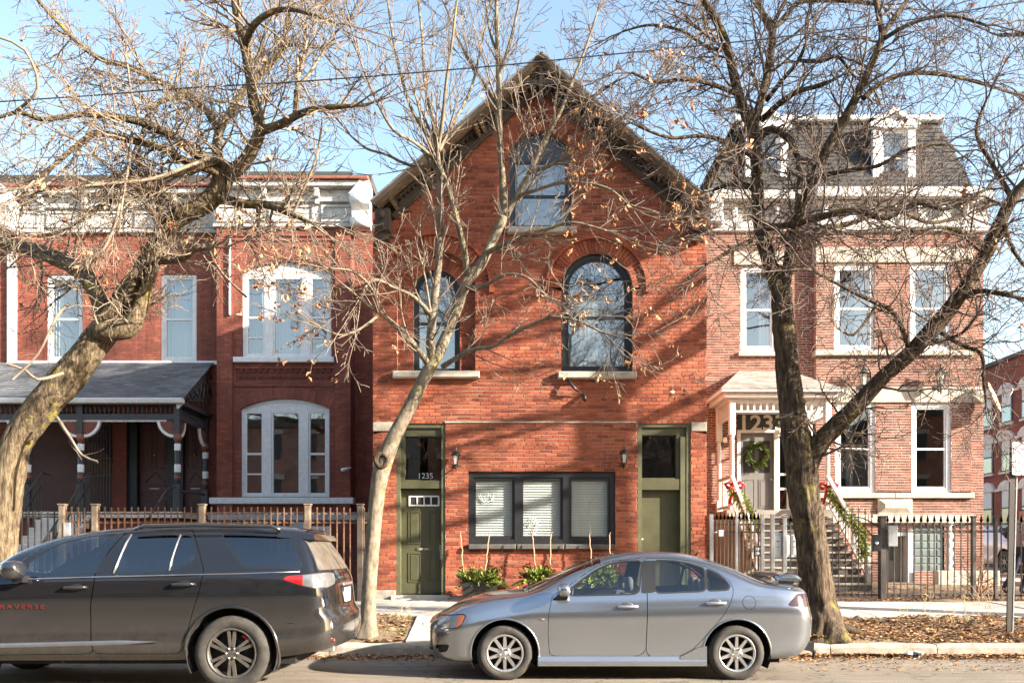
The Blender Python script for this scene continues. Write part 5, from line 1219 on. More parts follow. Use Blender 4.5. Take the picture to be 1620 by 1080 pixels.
def planter(px0, px1, lbl, sticks, pyt, seed):
    rr = random.Random(seed); D_ = 16.5; x0, x1 = XX(px0, D_), XX(px1, D_); zt_ = ZZ(pyt+2, D_); zg = gz(16.5)+.02
    t = thing('planter', lbl, 'planter', ((x0+x1)/2, D_+CY, zg), 'dark planters under the triple window'); xc = (x0+x1)/2; w_ = x1-x0
    m = MB(); m.hexa([(x0+.12,D_+CY-.13,zg),(x1-.12,D_+CY-.13,zg),(x1-.12,D_+CY+.13,zg),(x0+.12,D_+CY+.13,zg),(x0+.07,D_+CY-.16,zt_),(x1-.07,D_+CY-.16,zt_),(x1-.07,D_+CY+.16,zt_),(x0+.07,D_+CY+.16,zt_)]); m.build('pot', M['pot'], t)
    m = MB(); 
    for k in range(95):
        p = (rr.uniform(x0+.14, x1-.14), D_+CY+rr.uniform(-.14,.12), zt_-.02); a = (p[0]-xc)/w_*2
        sprig(m, p, (a*.55+rr.uniform(-.35,.35), rr.uniform(-.9,.2), rr.uniform(-.1,1.5)), rr.uniform(.2,.42), rr, rr.choice((.15,.35,.5,.6,.68,.72,.75)), 34, .085)
    m.build('evergreens', M['needle'], t, kind='stuff')
    m = MB()
    for k in range(22):
        s_ = rr.choice((-1, 1)); p = Vector((xc+s_*w_*rr.uniform(.15,.5), D_+CY+rr.uniform(-.16,.05), zt_+rr.uniform(.02,.26)))
        for j in range(9):
            q = p+Vector((rr.uniform(-.06,.06), rr.uniform(-.06,.06), rr.uniform(-.06,.06))); e = Vector((rr.uniform(-1,1), rr.uniform(-1,1), rr.uniform(-1,1))).normalized()*.035; f = e.cross(Vector((.3,.5,.8))).normalized()*.02
            n = len(m.v); m.v += [tuple(q-e), tuple(q+f), tuple(q+e), tuple(q-f)]; m.face((n, n+1, n+2, n+3), rr.random())
    m.build('maroon_foliage', M['berry'], t, kind='stuff')
    for (pa, ya, pb, yb) in sticks:
        a, b = P(pa, ya, 16.55), P(pb, yb, 16.6); a.z = min(a.z, zt_-.05); m = MB(); N = 9
        pts = [a.lerp(b, i/N)+Vector((rr.uniform(-.012,.012), rr.uniform(-.008,.008), 0)) for i in range(N+1)]
        m.tube(pts, [lerp(.015, .011, i/N) for i in range(N+1)], 7); m.tube([pts[-1], pts[-1]+Vector((.02,0,.04))], [.01,.007], 5); m.build('birch_stick', M['stick'], t)
planter(724, 794, 'dark planter of winter greens nearest the olive front door', ((735,915,728.5,843),(765,900,774.5,843)), 917, 3)
planter(828, 876, 'dark planter of winter greens below the middle pane, half behind the silver hood', ((848,900,842,845),(869,905,871.5,844)), 914, 4)
planter(917, 982, 'dark planter of winter greens mostly hidden behind the silver car', ((938,900,932.5,846),(966,900,964,845)), 914, 5)
# wreath and stair garlands
WR = thing('wreath', 'round evergreen wreath hung on the grey 1233 door', 'wreath', (qx(1198), Y2+.05, qz(718))); c = ORG[WR]; rr = random.Random(9); m = MB()
for k in range(150):
    a = rr.uniform(0, 6.283); r_ = .245; p = c+Vector((r_*math.cos(a), -.02+rr.uniform(-.05,.02), r_*math.sin(a))); d = Vector((-math.sin(a)+rr.uniform(-.7,.7), rr.uniform(-.9,.1), math.cos(a)+rr.uniform(-.7,.7)))
    sprig(m, p, d, .16, rr, rr.choice((.1,.15,.25,.3,.4,.9)), 16, .07)
m.build('greens', M['needle'], WR, kind='stuff')
m = MB(); m.tube([(c.x+.24*math.cos(i*math.pi/12), c.y, c.z+.24*math.sin(i*math.pi/12)) for i in range(25)], .065, 6); m.build('ring', pbr('wreath core', (.04,.05,.02), .9, var=.2, bmp=0), WR)
M['ribbon'] = pbr('red ribbon', (.42,.018,.02), .5, var=.2, vs_=9, bmp=.1)
def garland(pts, lbl, bow):
    t = thing('garland', lbl, 'garland', pts[0], 'stair garlands of the corner house'); m = MB(); rr = random.Random(int(pts[0].x*50)); pts = [Vector(p) for p in pts]
    m0 = MB(); m0.tube(pts, .035, 6); m0.build('rope', MATS['wreath core'], t)
    for a, b in zip(pts, pts[1:]):
        n = max(3, int((b-a).length*120))
        for k in range(n): sprig(m, a.lerp(b, rr.random())+Vector((rr.uniform(-.05,.05), rr.uniform(-.06,.03), rr.uniform(-.05,.05))), (rr.uniform(-1,1), rr.uniform(-1,.3), rr.uniform(-1,.5)), .15, rr, rr.choice((.5,.55,.65,.7,.7,.75)), 15, .06)
    m.build('greens', M['needle'], t, kind='stuff')
    m = MB(); q = Vector(bow)
    for s in (-1, 1):
        m.tube([q, q+Vector((s*.12,-.10,.11)), q+Vector((s*.24,-.07,.07)), q+Vector((s*.17,-.09,-.03)), q], [.03,.05,.045,.045,.03], 6)
        m.tube([q, q+Vector((s*.07,-.10,-.18)), q+Vector((s*.13,-.08,-.42))], [.03,.045,.035], 5)
    m.lathe([(0,-.05),(.035,-.03),(.035,.02),(0,.04)], q, 8); m.build('bow', M['ribbon'], t)
y_t, y_b = YQ-.06, yb0
garland([P(1159, 774, 22.12), P(1168, 782, 21.7), P(1176, 795, 21.3), P(1184, 812, 20.9), P(1190, 832, 20.5), P(1190, 862, 20.4)], 'evergreen garland with red bow on the stair rail nearest the gabled house', P(1161, 770, 22.05))
garland([P(1311, 772, 22.12), P(1322, 790, 21.6), P(1334, 806, 21.1), P(1348, 822, 20.5), P(1361, 838, 19.9), P(1366, 856, 19.6), P(1364, 880, 19.55)], 'evergreen garland with red bow on the stair rail below the bay window', P(1309, 771, 22.05))
# ------------------------------------------------------------------ parking sign, wire, person, litter
M['pole'] = pbr('dark brown pole', (.035,.027,.022), .6, var=.4, vs_=9, bmp=.2)
SG = thing('street_sign', 'white parking sign on a dark metal post by the sidewalk', 'sign', P(1596, 997, 13.1)); b = P(1596, 1000, 13.1); tp = P(1603, 700, 13.1)
m = MB(); m.bar(b-Vector((0,0,.1)), tp+Vector((0,.012,.05)), .075, .03, (0, 1, 0)); m.build('post', M['pole'], SG)
m = MB(); m.bar(b+Vector((.05,-.01,0)), tp+Vector((.055,.0,-.4)), .016, .02, (0, 1, 0)); m.build('post_edge', M['steel'], SG)
sx0_, sx1_, sz0, sz1 = XX(1601, 13.05), XX(1601, 13.05)+.31, ZZ(751, 13.05), ZZ(699, 13.05); y = 13.05+CY; m = MB(); r_ = .03
def rrect(x0, x1, z0, z1, r): 
    o = []
    for cx, cz, a0 in ((x1-r, z0+r, -90), (x1-r, z1-r, 0), (x0+r, z1-r, 90), (x0+r, z0+r, 180)):
        for k in range(5): a = math.radians(a0+k*22.5); o.append((cx+r*math.cos(a), cz+r*math.sin(a)))
    return o
m.prism(rrect(sx0_, sx1_, sz0, sz1, r_), y-.004, y); m.build('sign_panel', pbr('sign white', (.82,.82,.82), .35, var=.08, bmp=0), SG)
m = MB(); m.ring(rrect(sx0_+.012, sx1_-.012, sz0+.012, sz1-.012, .022), rrect(sx0_+.018, sx1_-.018, sz0+.018, sz1-.018, .018), y-.0055, y-.0041)
m.box(sx0_+.1, sx1_-.05, y-.0055, y-.0041, sz1-.105, sz1-.095); m.prism([(sx0_+.05, sz0+.05), (sx0_+.075, sz0+.035), (sx0_+.075, sz0+.065)], y-.0055, y-.0041); m.box(sx0_+.075, sx0_+.12, y-.0055, y-.0041, sz0+.046, sz0+.054);
for k in range(4): m.box(sx0_+.045, sx0_+.065, y-.0055, y-.0041, sz1-.08-.025*k, sz1-.068-.025*k)
m.f; m.build('sign_print', pbr('sign red', (.45,.05,.04), .4, var=0, bmp=0), SG)
WI = MB(); pts = [(-60, 166), (0, 161), (150, 151), (300, 139), (450, 131), (600, 120), (800, 103), (1000, 83), (1200, 63), (1400, 38), (1560, 12), (1700, -12)]
WI.tube([P(a, b, 11.5) for a, b in pts], .009, 5, cap=False); tag(WI.build('overhead_wire', pbr('cable', (.02,.022,.028), .6, var=0, bmp=0)), 'thin dark overhead cable sagging across the sky', 'cable')
def person():
    t = thing('person', 'person in a grey brown jacket and blue jeans walking beyond the parking sign', 'person', (XX(1615, 18.4), 18.4+CY, gz(18.4))); o = ORG[t]; s = 1.04
    J = {'pel': (0,0,.95), 'waist': (0,0,1.10), 'chest': (.02,0,1.34), 'neck': (.03,0,1.50), 'hd0': (.05,0,1.58), 'hd1': (.06,0,1.72),
         'lh': (-.02,-.10,.90), 'lk': (.10,-.10,.50), 'la': (-.06,-.10,.09), 'lt': (.08,-.10,.04), 'rh': (-.02,.10,.90), 'rk': (-.06,.10,.50), 'ra': (-.30,.10,.12), 'rt': (-.18,.10,.04),
         'ls': (.02,-.19,1.40), 'le': (-.08,-.26,1.14), 'lw': (.10,-.24,.92), 'rs': (.02,.19,1.40), 're': (.12,.25,1.15), 'rw': (.30,.22,1.02)}
    E = [('pel','waist'),('waist','chest'),('chest','neck'),('neck','hd0'),('hd0','hd1'),('pel','lh'),('lh','lk'),('lk','la'),('la','lt'),('pel','rh'),('rh','rk'),('rk','ra'),('ra','rt'),('chest','ls'),('ls','le'),('le','lw'),('chest','rs'),('rs','re'),('re','rw')]
    rad = {'pel': .15, 'waist': .145, 'chest': .17, 'neck': .06, 'hd0': .085, 'hd1': .095, 'lh': .10, 'lk': .065, 'la': .045, 'lt': .04, 'ls': .085, 'le': .06, 'lw': .045}
    ks = list(J); me = bpy.data.meshes.new('body'); me.from_pydata([tuple(Vector(J[k])*s) for k in ks], [(ks.index(a), ks.index(b)) for a, b in E], [])
    ob = bpy.data.objects.new('body', me); COL.objects.link(ob); sk = ob.modifiers.new('s', 'SKIN'); ob.modifiers.new('d', 'SUBSURF').levels = 2
    for i, k in enumerate(ks):
        r_ = rad.get(k) or rad.get('l'+k[1:], .07); me.skin_vertices[0].data[i].radius = (r_*s, r_*s); me.skin_vertices[0].data[i].use_root = (k == 'pel')
    dg = bpy.context.evaluated_depsgraph_get(); mm = bpy.data.meshes.new_from_object(ob.evaluated_get(dg)); bpy.data.objects.remove(ob)
    m_, nt, b = nodes_of('clothes'); tc = nt.nodes.new('ShaderNodeTexCoord'); sp = nt.nodes.new('ShaderNodeSeparateXYZ'); nt.links.new(tc.outputs['Object'], sp.inputs[0])
    mr = nt.nodes.new('ShaderNodeMath'); mr.operation = 'MULTIPLY'; mr.inputs[1].default_value = .5; nt.links.new(sp.outputs[2], mr.inputs[0])
    r_ = ramp(nt, mr.outputs[0], [(0, (.03,.03,.03)), (.05, (.02,.028,.06)), (.50, (.30,.25,.22)), (.79, (.45,.28,.2)), (.87, (.04,.03,.025))]); r_.node.color_ramp.interpolation = 'CONSTANT'
    nt.links.new(r_, b.inputs['Base Color']); setin(b, Roughness=.9); mm.materials.clear(); mm.materials.append(m_); mm.polygons.foreach_set('use_smooth', [True]*len(mm.polygons))
    bo = bpy.data.objects.new('body', mm); COL.objects.link(bo); bo.parent = t; ORG[bo] = o
    m = MB()
    for y_ in (-.22, .20):
        for k in range(5):
            bx_, bz_ = (.10, .92) if y_ < 0 else (.30, 1.02); q = Vector((bx_+.01*k, y_+.012*(k-2), bz_-.01)); L_ = (.045, .08, .085, .08, .065)[k]; m.tube([q*s, (q+Vector((.015,0,-L_*.5)))*s, (q+Vector((.005,0,-L_)))*s], .010, 6)
    m.build('fingers', pbr('skin', (.45,.27,.19), .6, var=.1, bmp=0), t, local=True)
person()
m = MB(); rr = random.Random(5); c = P(1446, 1034, 12.15); c.z = .02
for k in range(26):
    a = rr.uniform(0, 6.28); p = c+Vector((rr.uniform(-.10,.10), rr.uniform(-.05,.05), rr.uniform(0,.07))); e = Vector((math.cos(a), math.sin(a), rr.uniform(-.6,.8)))*rr.uniform(.03,.07); f = e.cross(Vector((rr.uniform(-1,1), rr.uniform(-1,1), 1))).normalized()*.04
    n = len(m.v); m.v += [tuple(p-e), tuple(p+f), tuple(p+e), tuple(p-f)]; m.face((n, n+1, n+2, n+3))
tag(m.build('plastic_bag', pbr('crumpled plastic', (.7,.7,.68), .3, var=.1, bmp=0)), 'crumpled white plastic bag lying in the gutter leaves', 'bag')
# ------------------------------------------------------------------ bare winter trees
from mathutils import noise as mnoise
def bark(name, c1, c2, c3, moss=None, sc=9, st=(1, 1, .22), bs=.9, bd=.03):
    m, nt, b = nodes_of(name); n1 = noise(nt, sc, 8, .7, stretch=st); n2 = noise(nt, 2.2, 4, .6)
    c = ramp(nt, n1, [(.32, c1), (.5, c2), (.68, c3)])
    c = mixc(nt, 1.0, c, ramp(nt, n2, [(.3, (.75,)*3), (.7, (1.15,)*3)]), 'MULTIPLY')
    if moss:
        n3 = noise(nt, 3.1, 5, .7); c = mixc(nt, ramp(nt, n3, [(.58, (0,0,0)), (.68, (1,1,1))]), c, moss)
    nt.links.new(c, b.inputs['Base Color']); setin(b, Roughness=.92, Specular_IOR_Level=.2); bump(nt, b, n1, bs, bd); MATS[name] = m; return m
M['bark_l'] = bark('ash bark', (.025,.017,.010), (.135,.098,.060), (.29,.222,.142), (.30,.25,.05), 26, (1, 1, .2), 1.0, .04)
M['bark_m'] = bark('smooth maple bark', (.085,.068,.048), (.19,.155,.11), (.28,.235,.17), (.27,.23,.06), 14, (1, 1, .5), .6, .015)
M['bark_r'] = bark('locust bark', (.018,.012,.008), (.08,.056,.037), (.19,.142,.094), (.20,.165,.045), 24, (1, 1, .2), 1.0, .04)
M['twig_l'] = pbr('pale twig bark', (.27,.205,.145), .8, var=.5, vs_=3, col2=(.10,.073,.05), bmp=0)
M['twig_m'] = pbr('maple twig bark', (.24,.18,.13), .8, var=.5, vs_=3, col2=(.10,.075,.055), bmp=0)
M['twig_r'] = pbr('locust twig bark', (.18,.128,.094), .8, var=.5, vs_=3, col2=(.065,.045,.034), bmp=0)
def spline(ctrl, step):
    """ctrl: (Vector, radius) -> evenly sampled points and radii (Catmull-Rom)"""
    P0 = [ctrl[0]]+list(ctrl)+[ctrl[-1]]; pts = []; rad = []
    for i in range(1, len(P0)-2):
        (a, ra), (b, rb), (c, rc), (d, rd) = P0[i-1:i+3]; n = max(2, int((c-b).length/step))
        for k in range(n):
            t = k/n; t2, t3 = t*t, t*t*t
            pts.append(.5*((2*b)+(c-a)*t+(2*a-5*b+4*c-d)*t2+(3*b-a-3*c+d)*t3)); rad.append(lerp(rb, rc, t))
    pts.append(ctrl[-1][0].copy()); rad.append(ctrl[-1][1]); return pts, rad
def rough_tube(m, pts, rad, n, amp, fz_=5.0, flare=0):
    """bark-covered limb: the surface is pushed in and out along furrows"""
    base = len(m.v); prev = Vector((1, 0, 0)); k = len(pts); acc = 0
    for i in range(k):
        t = (pts[min(i+1, k-1)]-pts[max(i-1, 0)]).normalized(); u = (prev-t*prev.dot(t)).normalized(); prev = u; w = t.cross(u)
        acc += (pts[i]-pts[i-1]).length if i else 0
        for j in range(n):
            c, s = TRIG[n][j]; dr = u*c+w*s; r = rad[i]
            q = mnoise.noise(Vector((c*2.6, s*2.6, acc*1.1)) * (fz_*.35))*.6-abs(mnoise.noise(Vector((c*7.5+7, s*7.5, acc*2.6))))*1.3+.28
            f = 1+amp*q
            if flare and acc < .55: f += flare*((1-acc/.55)**2)*(.5+.9*max(0, math.sin(j/n*math.pi*10+1))+.4*mnoise.noise(Vector((c*2, s*2, 3))))
            m.v.append(tuple(pts[i]+dr*r*f))
    for i in range(k-1):
        for j in range(n):
            j2 = (j+1) % n; m.f.append((base+i*n+j, base+i*n+j2, base+(i+1)*n+j2, base+(i+1)*n+j)); m.a.append(.5); m.sm.append(True)
    m.face(tuple(base+(k-1)*n+j for j in range(n))); m.face(tuple(base+j for j in range(n-1, -1, -1)))
def rv(rr): return Vector((rr.gauss(0, 1), rr.gauss(0, 1), rr.gauss(0, 1)))
def grow(out, p, d, L, r, lev, S, rr):
    seg = S['seg'][lev]; n = max(2, int(L/seg)); st = L/n; d = d.normalized(); pts = [p]; rads = [r]; zz = rv(rr); zz = (zz-d*zz.dot(d)).normalized(); tr = S['trop'][lev]
    for i in range(n):
        d = (d+rv(rr)*S['curv'][lev]+zz*(S['zig'][lev]*(1 if i % 2 else -1))+tr).normalized()
        p = p+d*st; pts.append(p); rads.append(max(S['rmin'], r*(1-.78*(i+1)/n)))
    out[lev].append((pts, rads))
    if lev < S['max']:
        m = S['dens'][lev]*L; k = int(m)+(1 if rr.random() < m-int(m) else 0)
        for q in range(k):
            t = S['t0']+(1-S['t0'])*rr.random(); f = t*n; i = min(n-1, int(f)); pos = pts[i].lerp(pts[i+1], f-i); td = (pts[i+1]-pts[i]).normalized()
            sd = rv(rr); sd = (sd-td*sd.dot(td)).normalized(); a = S['ang'][lev]*rr.uniform(.7,1.3)
            nd = td*math.cos(a)+sd*math.sin(a)
            grow(out, pos, nd, max(.08, L*S['ratio'][lev]*rr.uniform(.55,1.25)*(1.15-.6*t)), max(S['rmin'], rads[i]*S['rr']), lev+1, S, rr)
def leaf_quad(m, p, rr, s):
    e = rv(rr).normalized()*s; f = e.cross(rv(rr)).normalized()*s*.55; g = e.cross(f).normalized()*s*.3; n = len(m.v); at = rr.random()
    m.v += [tuple(p-e), tuple(p+f+g), tuple(p+e), tuple(p-f+g)]; m.face((n, n+1, n+2), at); m.face((n, n+2, n+3), at)
def tree(name, lbl, trunk, limbs, S, mats, D, seed, nleaf, leafbox=None, amp=.10, flare=.5, whips=(), world=False):
    rr = random.Random(seed); sc = D/F
    W = (lambda c: [(Vector(q[:3]), q[3]) for q in c]) if world else (lambda c: [(P(x, y, D+dd), w/2*(D+dd)/F) for x, y, w, dd in c])
    tk = W(trunk); t = thing(name, lbl, 'tree', (tk[0][0].x, tk[0][0].y, gz(D))); m = MB(); p_, r_ = spline(tk, .045); rough_tube(m, p_, r_, 44, amp, flare=flare); m.build('trunk', mats[0], t)
    out = [[], [], [], []]; gone = []
    for li in limbs:
        c = W(li); p_, r_ = spline(c, .07); m = MB(); rough_tube(m, p_, r_, 14 if r_[0] > .05 else 9, amp*.9); m.build('limb', mats[0], t); gone.append((p_, r_))
    for gi, (p_, r_) in enumerate(gone):
        few = gi < S.get('nsparse', 0); S_ = dict(S, max=1, dens=[1.5,1,0,0], gap=.8, L0=.8, tips=1) if few else S
        L = sum((b-a).length for a, b in zip(p_, p_[1:])); acc = 0; nxt = rr.uniform(.1, .4)
        for i in range(len(p_)-1):
            acc += (p_[i+1]-p_[i]).length
            if acc > nxt:
                nxt = acc+S_['gap']*rr.uniform(.5, 1.5); td = (p_[i+1]-p_[i]).normalized(); sd = rv(rr); sd = (sd-td*sd.dot(td)).normalized(); sd.y *= .75
                a = S_['ang0']*rr.uniform(.6, 1.3); r0 = max(S_['rmin']*1.5, min(.022, r_[i]*.42))*rr.uniform(.6,1.1)
                grow(out, p_[i].copy(), td*math.cos(a)+sd*math.sin(a)+S_['lift'], S_['L0']*rr.uniform(.45,1.25)*(1-.35*i/len(p_)), r0, 0, S_, rr)
        td = (p_[-1]-p_[-3]).normalized()
        for q in range(S_['tips']): grow(out, p_[-1].copy(), td+rv(rr)*.3+S_['lift']*.5, S_['L0']*rr.uniform(.6,1.2), max(.006, r_[-1]*.7), 0, S_, rr)
    for wx in whips: 
        c = W(wx); p_, r_ = spline(c, .12); out[0].append((p_, [max(S['rmin'], q) for q in r_]))
        for i in range(3, len(p_)-1, 3): grow(out, p_[i].copy(), (p_[i+1]-p_[i]).normalized()+rv(rr)*.8, rr.uniform(.2,.5), .005, 2, S, rr)
    for lv, nm, ns in ((0, 'branches', 5), (1, 'small_branches', 4)):
        m = MB()
        for p_, r_ in out[lv]: m.tube(p_, r_, ns, cap=False)
        if m.v: m.build(nm, mats[1], t, kind='stuff')
    m = MB()
    for lv in (2, 3):
        for p_, r_ in out[lv]: m.tube(p_, r_, 3, cap=False)
    if m.v: m.build('twigs', mats[1], t, kind='stuff')
    ends = [p_[-1] for lv in (2, 3) for p_, r_ in out[lv]]
    m = MB()
    for q in range(nleaf):
        p = rr.choice(ends)
        if leafbox:
            for _ in range(40):
                if leafbox(p) or rr.random() < .02: break
                p = rr.choice(ends)
        for j in range(rr.choice((1, 2, 3, 5))): leaf_quad(m, p+rv(rr)*.03-Vector((0,0,.03)), rr, rr.uniform(.025,.055))
    if m.v: m.build('dry_leaves', M['tree_leaf'], t, kind='stuff')
    return t
V0 = Vector((0, 0, 0))
SL_ = dict(seg=[.16,.11,.08,.06], curv=[.16,.20,.22,.2], zig=[.03,.06,.08,0], trop=[Vector((0,0,.015)),Vector((0,0,.01)),V0,V0], dens=[6.5,7.5,0,0], ang=[.75,.75,.7,.7], ratio=[.48,.5,.5,.5], rr=.62, rmin=.0042, t0=.12, max=2, gap=.085, ang0=1.15, L0=1.5, lift=Vector((-.05,0,.10)), tips=3)
SM_ = dict(seg=[.18,.12,.09,.06], curv=[.08,.12,.16,.2], zig=[.02,.05,.08,0], trop=[Vector((0,0,.05)),Vector((0,0,.04)),Vector((0,0,.02)),V0], dens=[4.6,6.5,0,0], ang=[.65,.7,.6,.6], ratio=[.44,.42,.5,.5], rr=.64, rmin=.0042, t0=.15, max=2, gap=.15, ang0=.8, L0=1.3, lift=Vector((0,0,.30)), tips=4)
SR_ = dict(seg=[.11,.085,.07,.06], curv=[.16,.18,.2,.2], zig=[.17,.20,.22,0], trop=[Vector((0,0,.01)),V0,V0,V0], dens=[6.2,7.5,0,0], ang=[.85,.85,.8,.7], ratio=[.50,.48,.5,.5], rr=.64, rmin=.0042, t0=.1, max=2, gap=.095, ang0=1.1, L0=1.45, lift=Vector((0,0,.08)), tips=3)
# left: stout leaning tree with a knotted crown
TL = tree('street_tree', 'stout leaning bare street tree with gnarled limbs in front of the porch', 
    [(-8,1000,58,.0),(-3,900,49,0),(6,820,46,0),(14,760,44,0),(27,700,43,0),(66,643,49,0),(107,598,49,0),(150,543,45,.02),(178,505,40,.05),(207,460,36,.05),(232,420,33,.05),(258,375,30,.0),(281,344,29,-.05),(316,328,28,-.1),(344,304,31,-.1),(352,278,29,-.1),(352,258,24,-.1)],
    [[(155,528,30,-.10),(180,523,34,-.14),(206,517,30,-.14),(221,490,22,-.12),(233,452,20,-.05),(244,420,16,.02)],
     [(168,505,28,.05),(150,462,24,.25),(125,428,26,.5),(82,406,24,.8),(40,391,22,1.0),(0,384,20,1.1),(-60,376,16,1.2)],
     [(352,280,28,-.1),(385,258,22,-.2),(411,207,19,-.3),(402,163,17,-.4),(396,122,16,-.5),(385,67,14,-.6),(374,22,12,-.7),(366,-40,8,-.8)],
     [(411,207,15,-.3),(440,198,13,-.5),(480,178,11,-.7),(520,170,9,-.9),(560,168,5,-1.0)],
     [(467,182,9,-.65),(469,160,9,-.65),(470,143,10,-.65)],
     [(388,70,12,-.6),(402,40,11,-.9),(425,22,9,-1.1),(455,15,8,-1.3),(490,22,6,-1.5),(530,36,4,-1.6)],
     [(345,262,20,0),(345,215,14,.2),(362,182,13,.5),(390,138,12,.8),(420,110,11,1.0),(445,80,9,1.1),(455,30,8,1.2),(465,-20,6,1.3)],
     [(420,110,8,1.0),(450,74,7,.9),(480,72,6,.8),(505,76,5,.7)],
     [(345,207,13,.2),(326,174,12,.3),(296,152,11,.4),(272,140,10,.5),(255,131,10,.6),(207,107,9,.9),(159,93,8,1.1),(122,67,7,1.3),(89,33,6,1.4),(55,-5,5,1.5)],
     [(296,152,8,.4),(255,160,8,.2),(235,180,7,0),(225,210,5,-.1)],
     [(350,262,18,-.1),(311,244,14,-.3),(274,215,13,-.6),(230,196,12,-.8),(185,185,11,-.9),(130,181,9,-1.0),(67,189,8,-1.1),(30,178,6,-1.2),(-20,192,5,-1.2)],
     [(345,272,16,-.2),(293,255,13,-.5),(252,233,12,-.8),(207,222,11,-1.0),(155,211,10,-1.2),(122,230,8,-1.3),(93,255,7,-1.4),(55,285,5,-1.5)],
     [(332,310,18,-.1),(385,322,14,-.25),(426,325,12,-.4),(463,340,9,-.6),(490,351,5,-.7)],
     [(252,412,13,-.1),(289,410,10,-.3),(307,395,9,-.4),(330,394,6,-.5)],
     [(285,345,14,-.1),(262,310,11,-.5),(235,300,9,-.7),(205,305,8,-.9),(150,330,6,-1.1),(110,360,4,-1.2)],
     [(352,270,16,-.1),(340,255,14,-.3),(300,268,11,-.6),(260,280,9,-.9),(210,285,7,-1.1),(150,290,6,-1.3),(80,300,4,-1.4)]],
    SL_, (M['bark_l'], M['twig_l']), 12.9, 21, 190, None, .17, .35,
    whips=[[(330,250,6,-.6),(300,262,6,-.9),(240,283,5,-1.2),(180,290,5,-1.4),(100,300,4,-1.6),(20,330,4,-1.8)],[(200,270,6,-1.0),(188,330,5,-1.2),(180,360,5,-1.2),(160,400,5,-1.2),(130,412,4,-1.2)],[(210,200,5,-1),(205,250,5,-1.2),(195,310,4,-1.4),(190,345,3,-1.5)],
           [(110,480,5,-.6),(90,500,5,-.8),(60,560,4,-.9),(20,600,4,-1)],[(100,590,6,-.4),(60,600,5,-.7),(40,585,4,-.9),(10,575,4,-1)],[(90,660,6,-.3),(110,690,5,-.5),(130,720,4,-.6),(155,730,4,-.7)],[(150,190,5,-1.1),(110,260,5,-1.3),(60,300,4,-1.5),(0,325,4,-1.6)],[(20,180,5,-1.2),(60,140,5,-1.4),(40,80,4,-1.5),(0,60,4,-1.6)],
           [(90,255,6,-1.4),(60,290,5,-1.5),(20,300,4,-1.6),(-10,310,4,-1.7)],[(330,394,5,-.5),(350,430,4,-.6),(390,470,4,-.7)],[(463,340,5,-.6),(480,300,4,-.7),(500,250,4,-.8),(510,190,3,-.9)]])
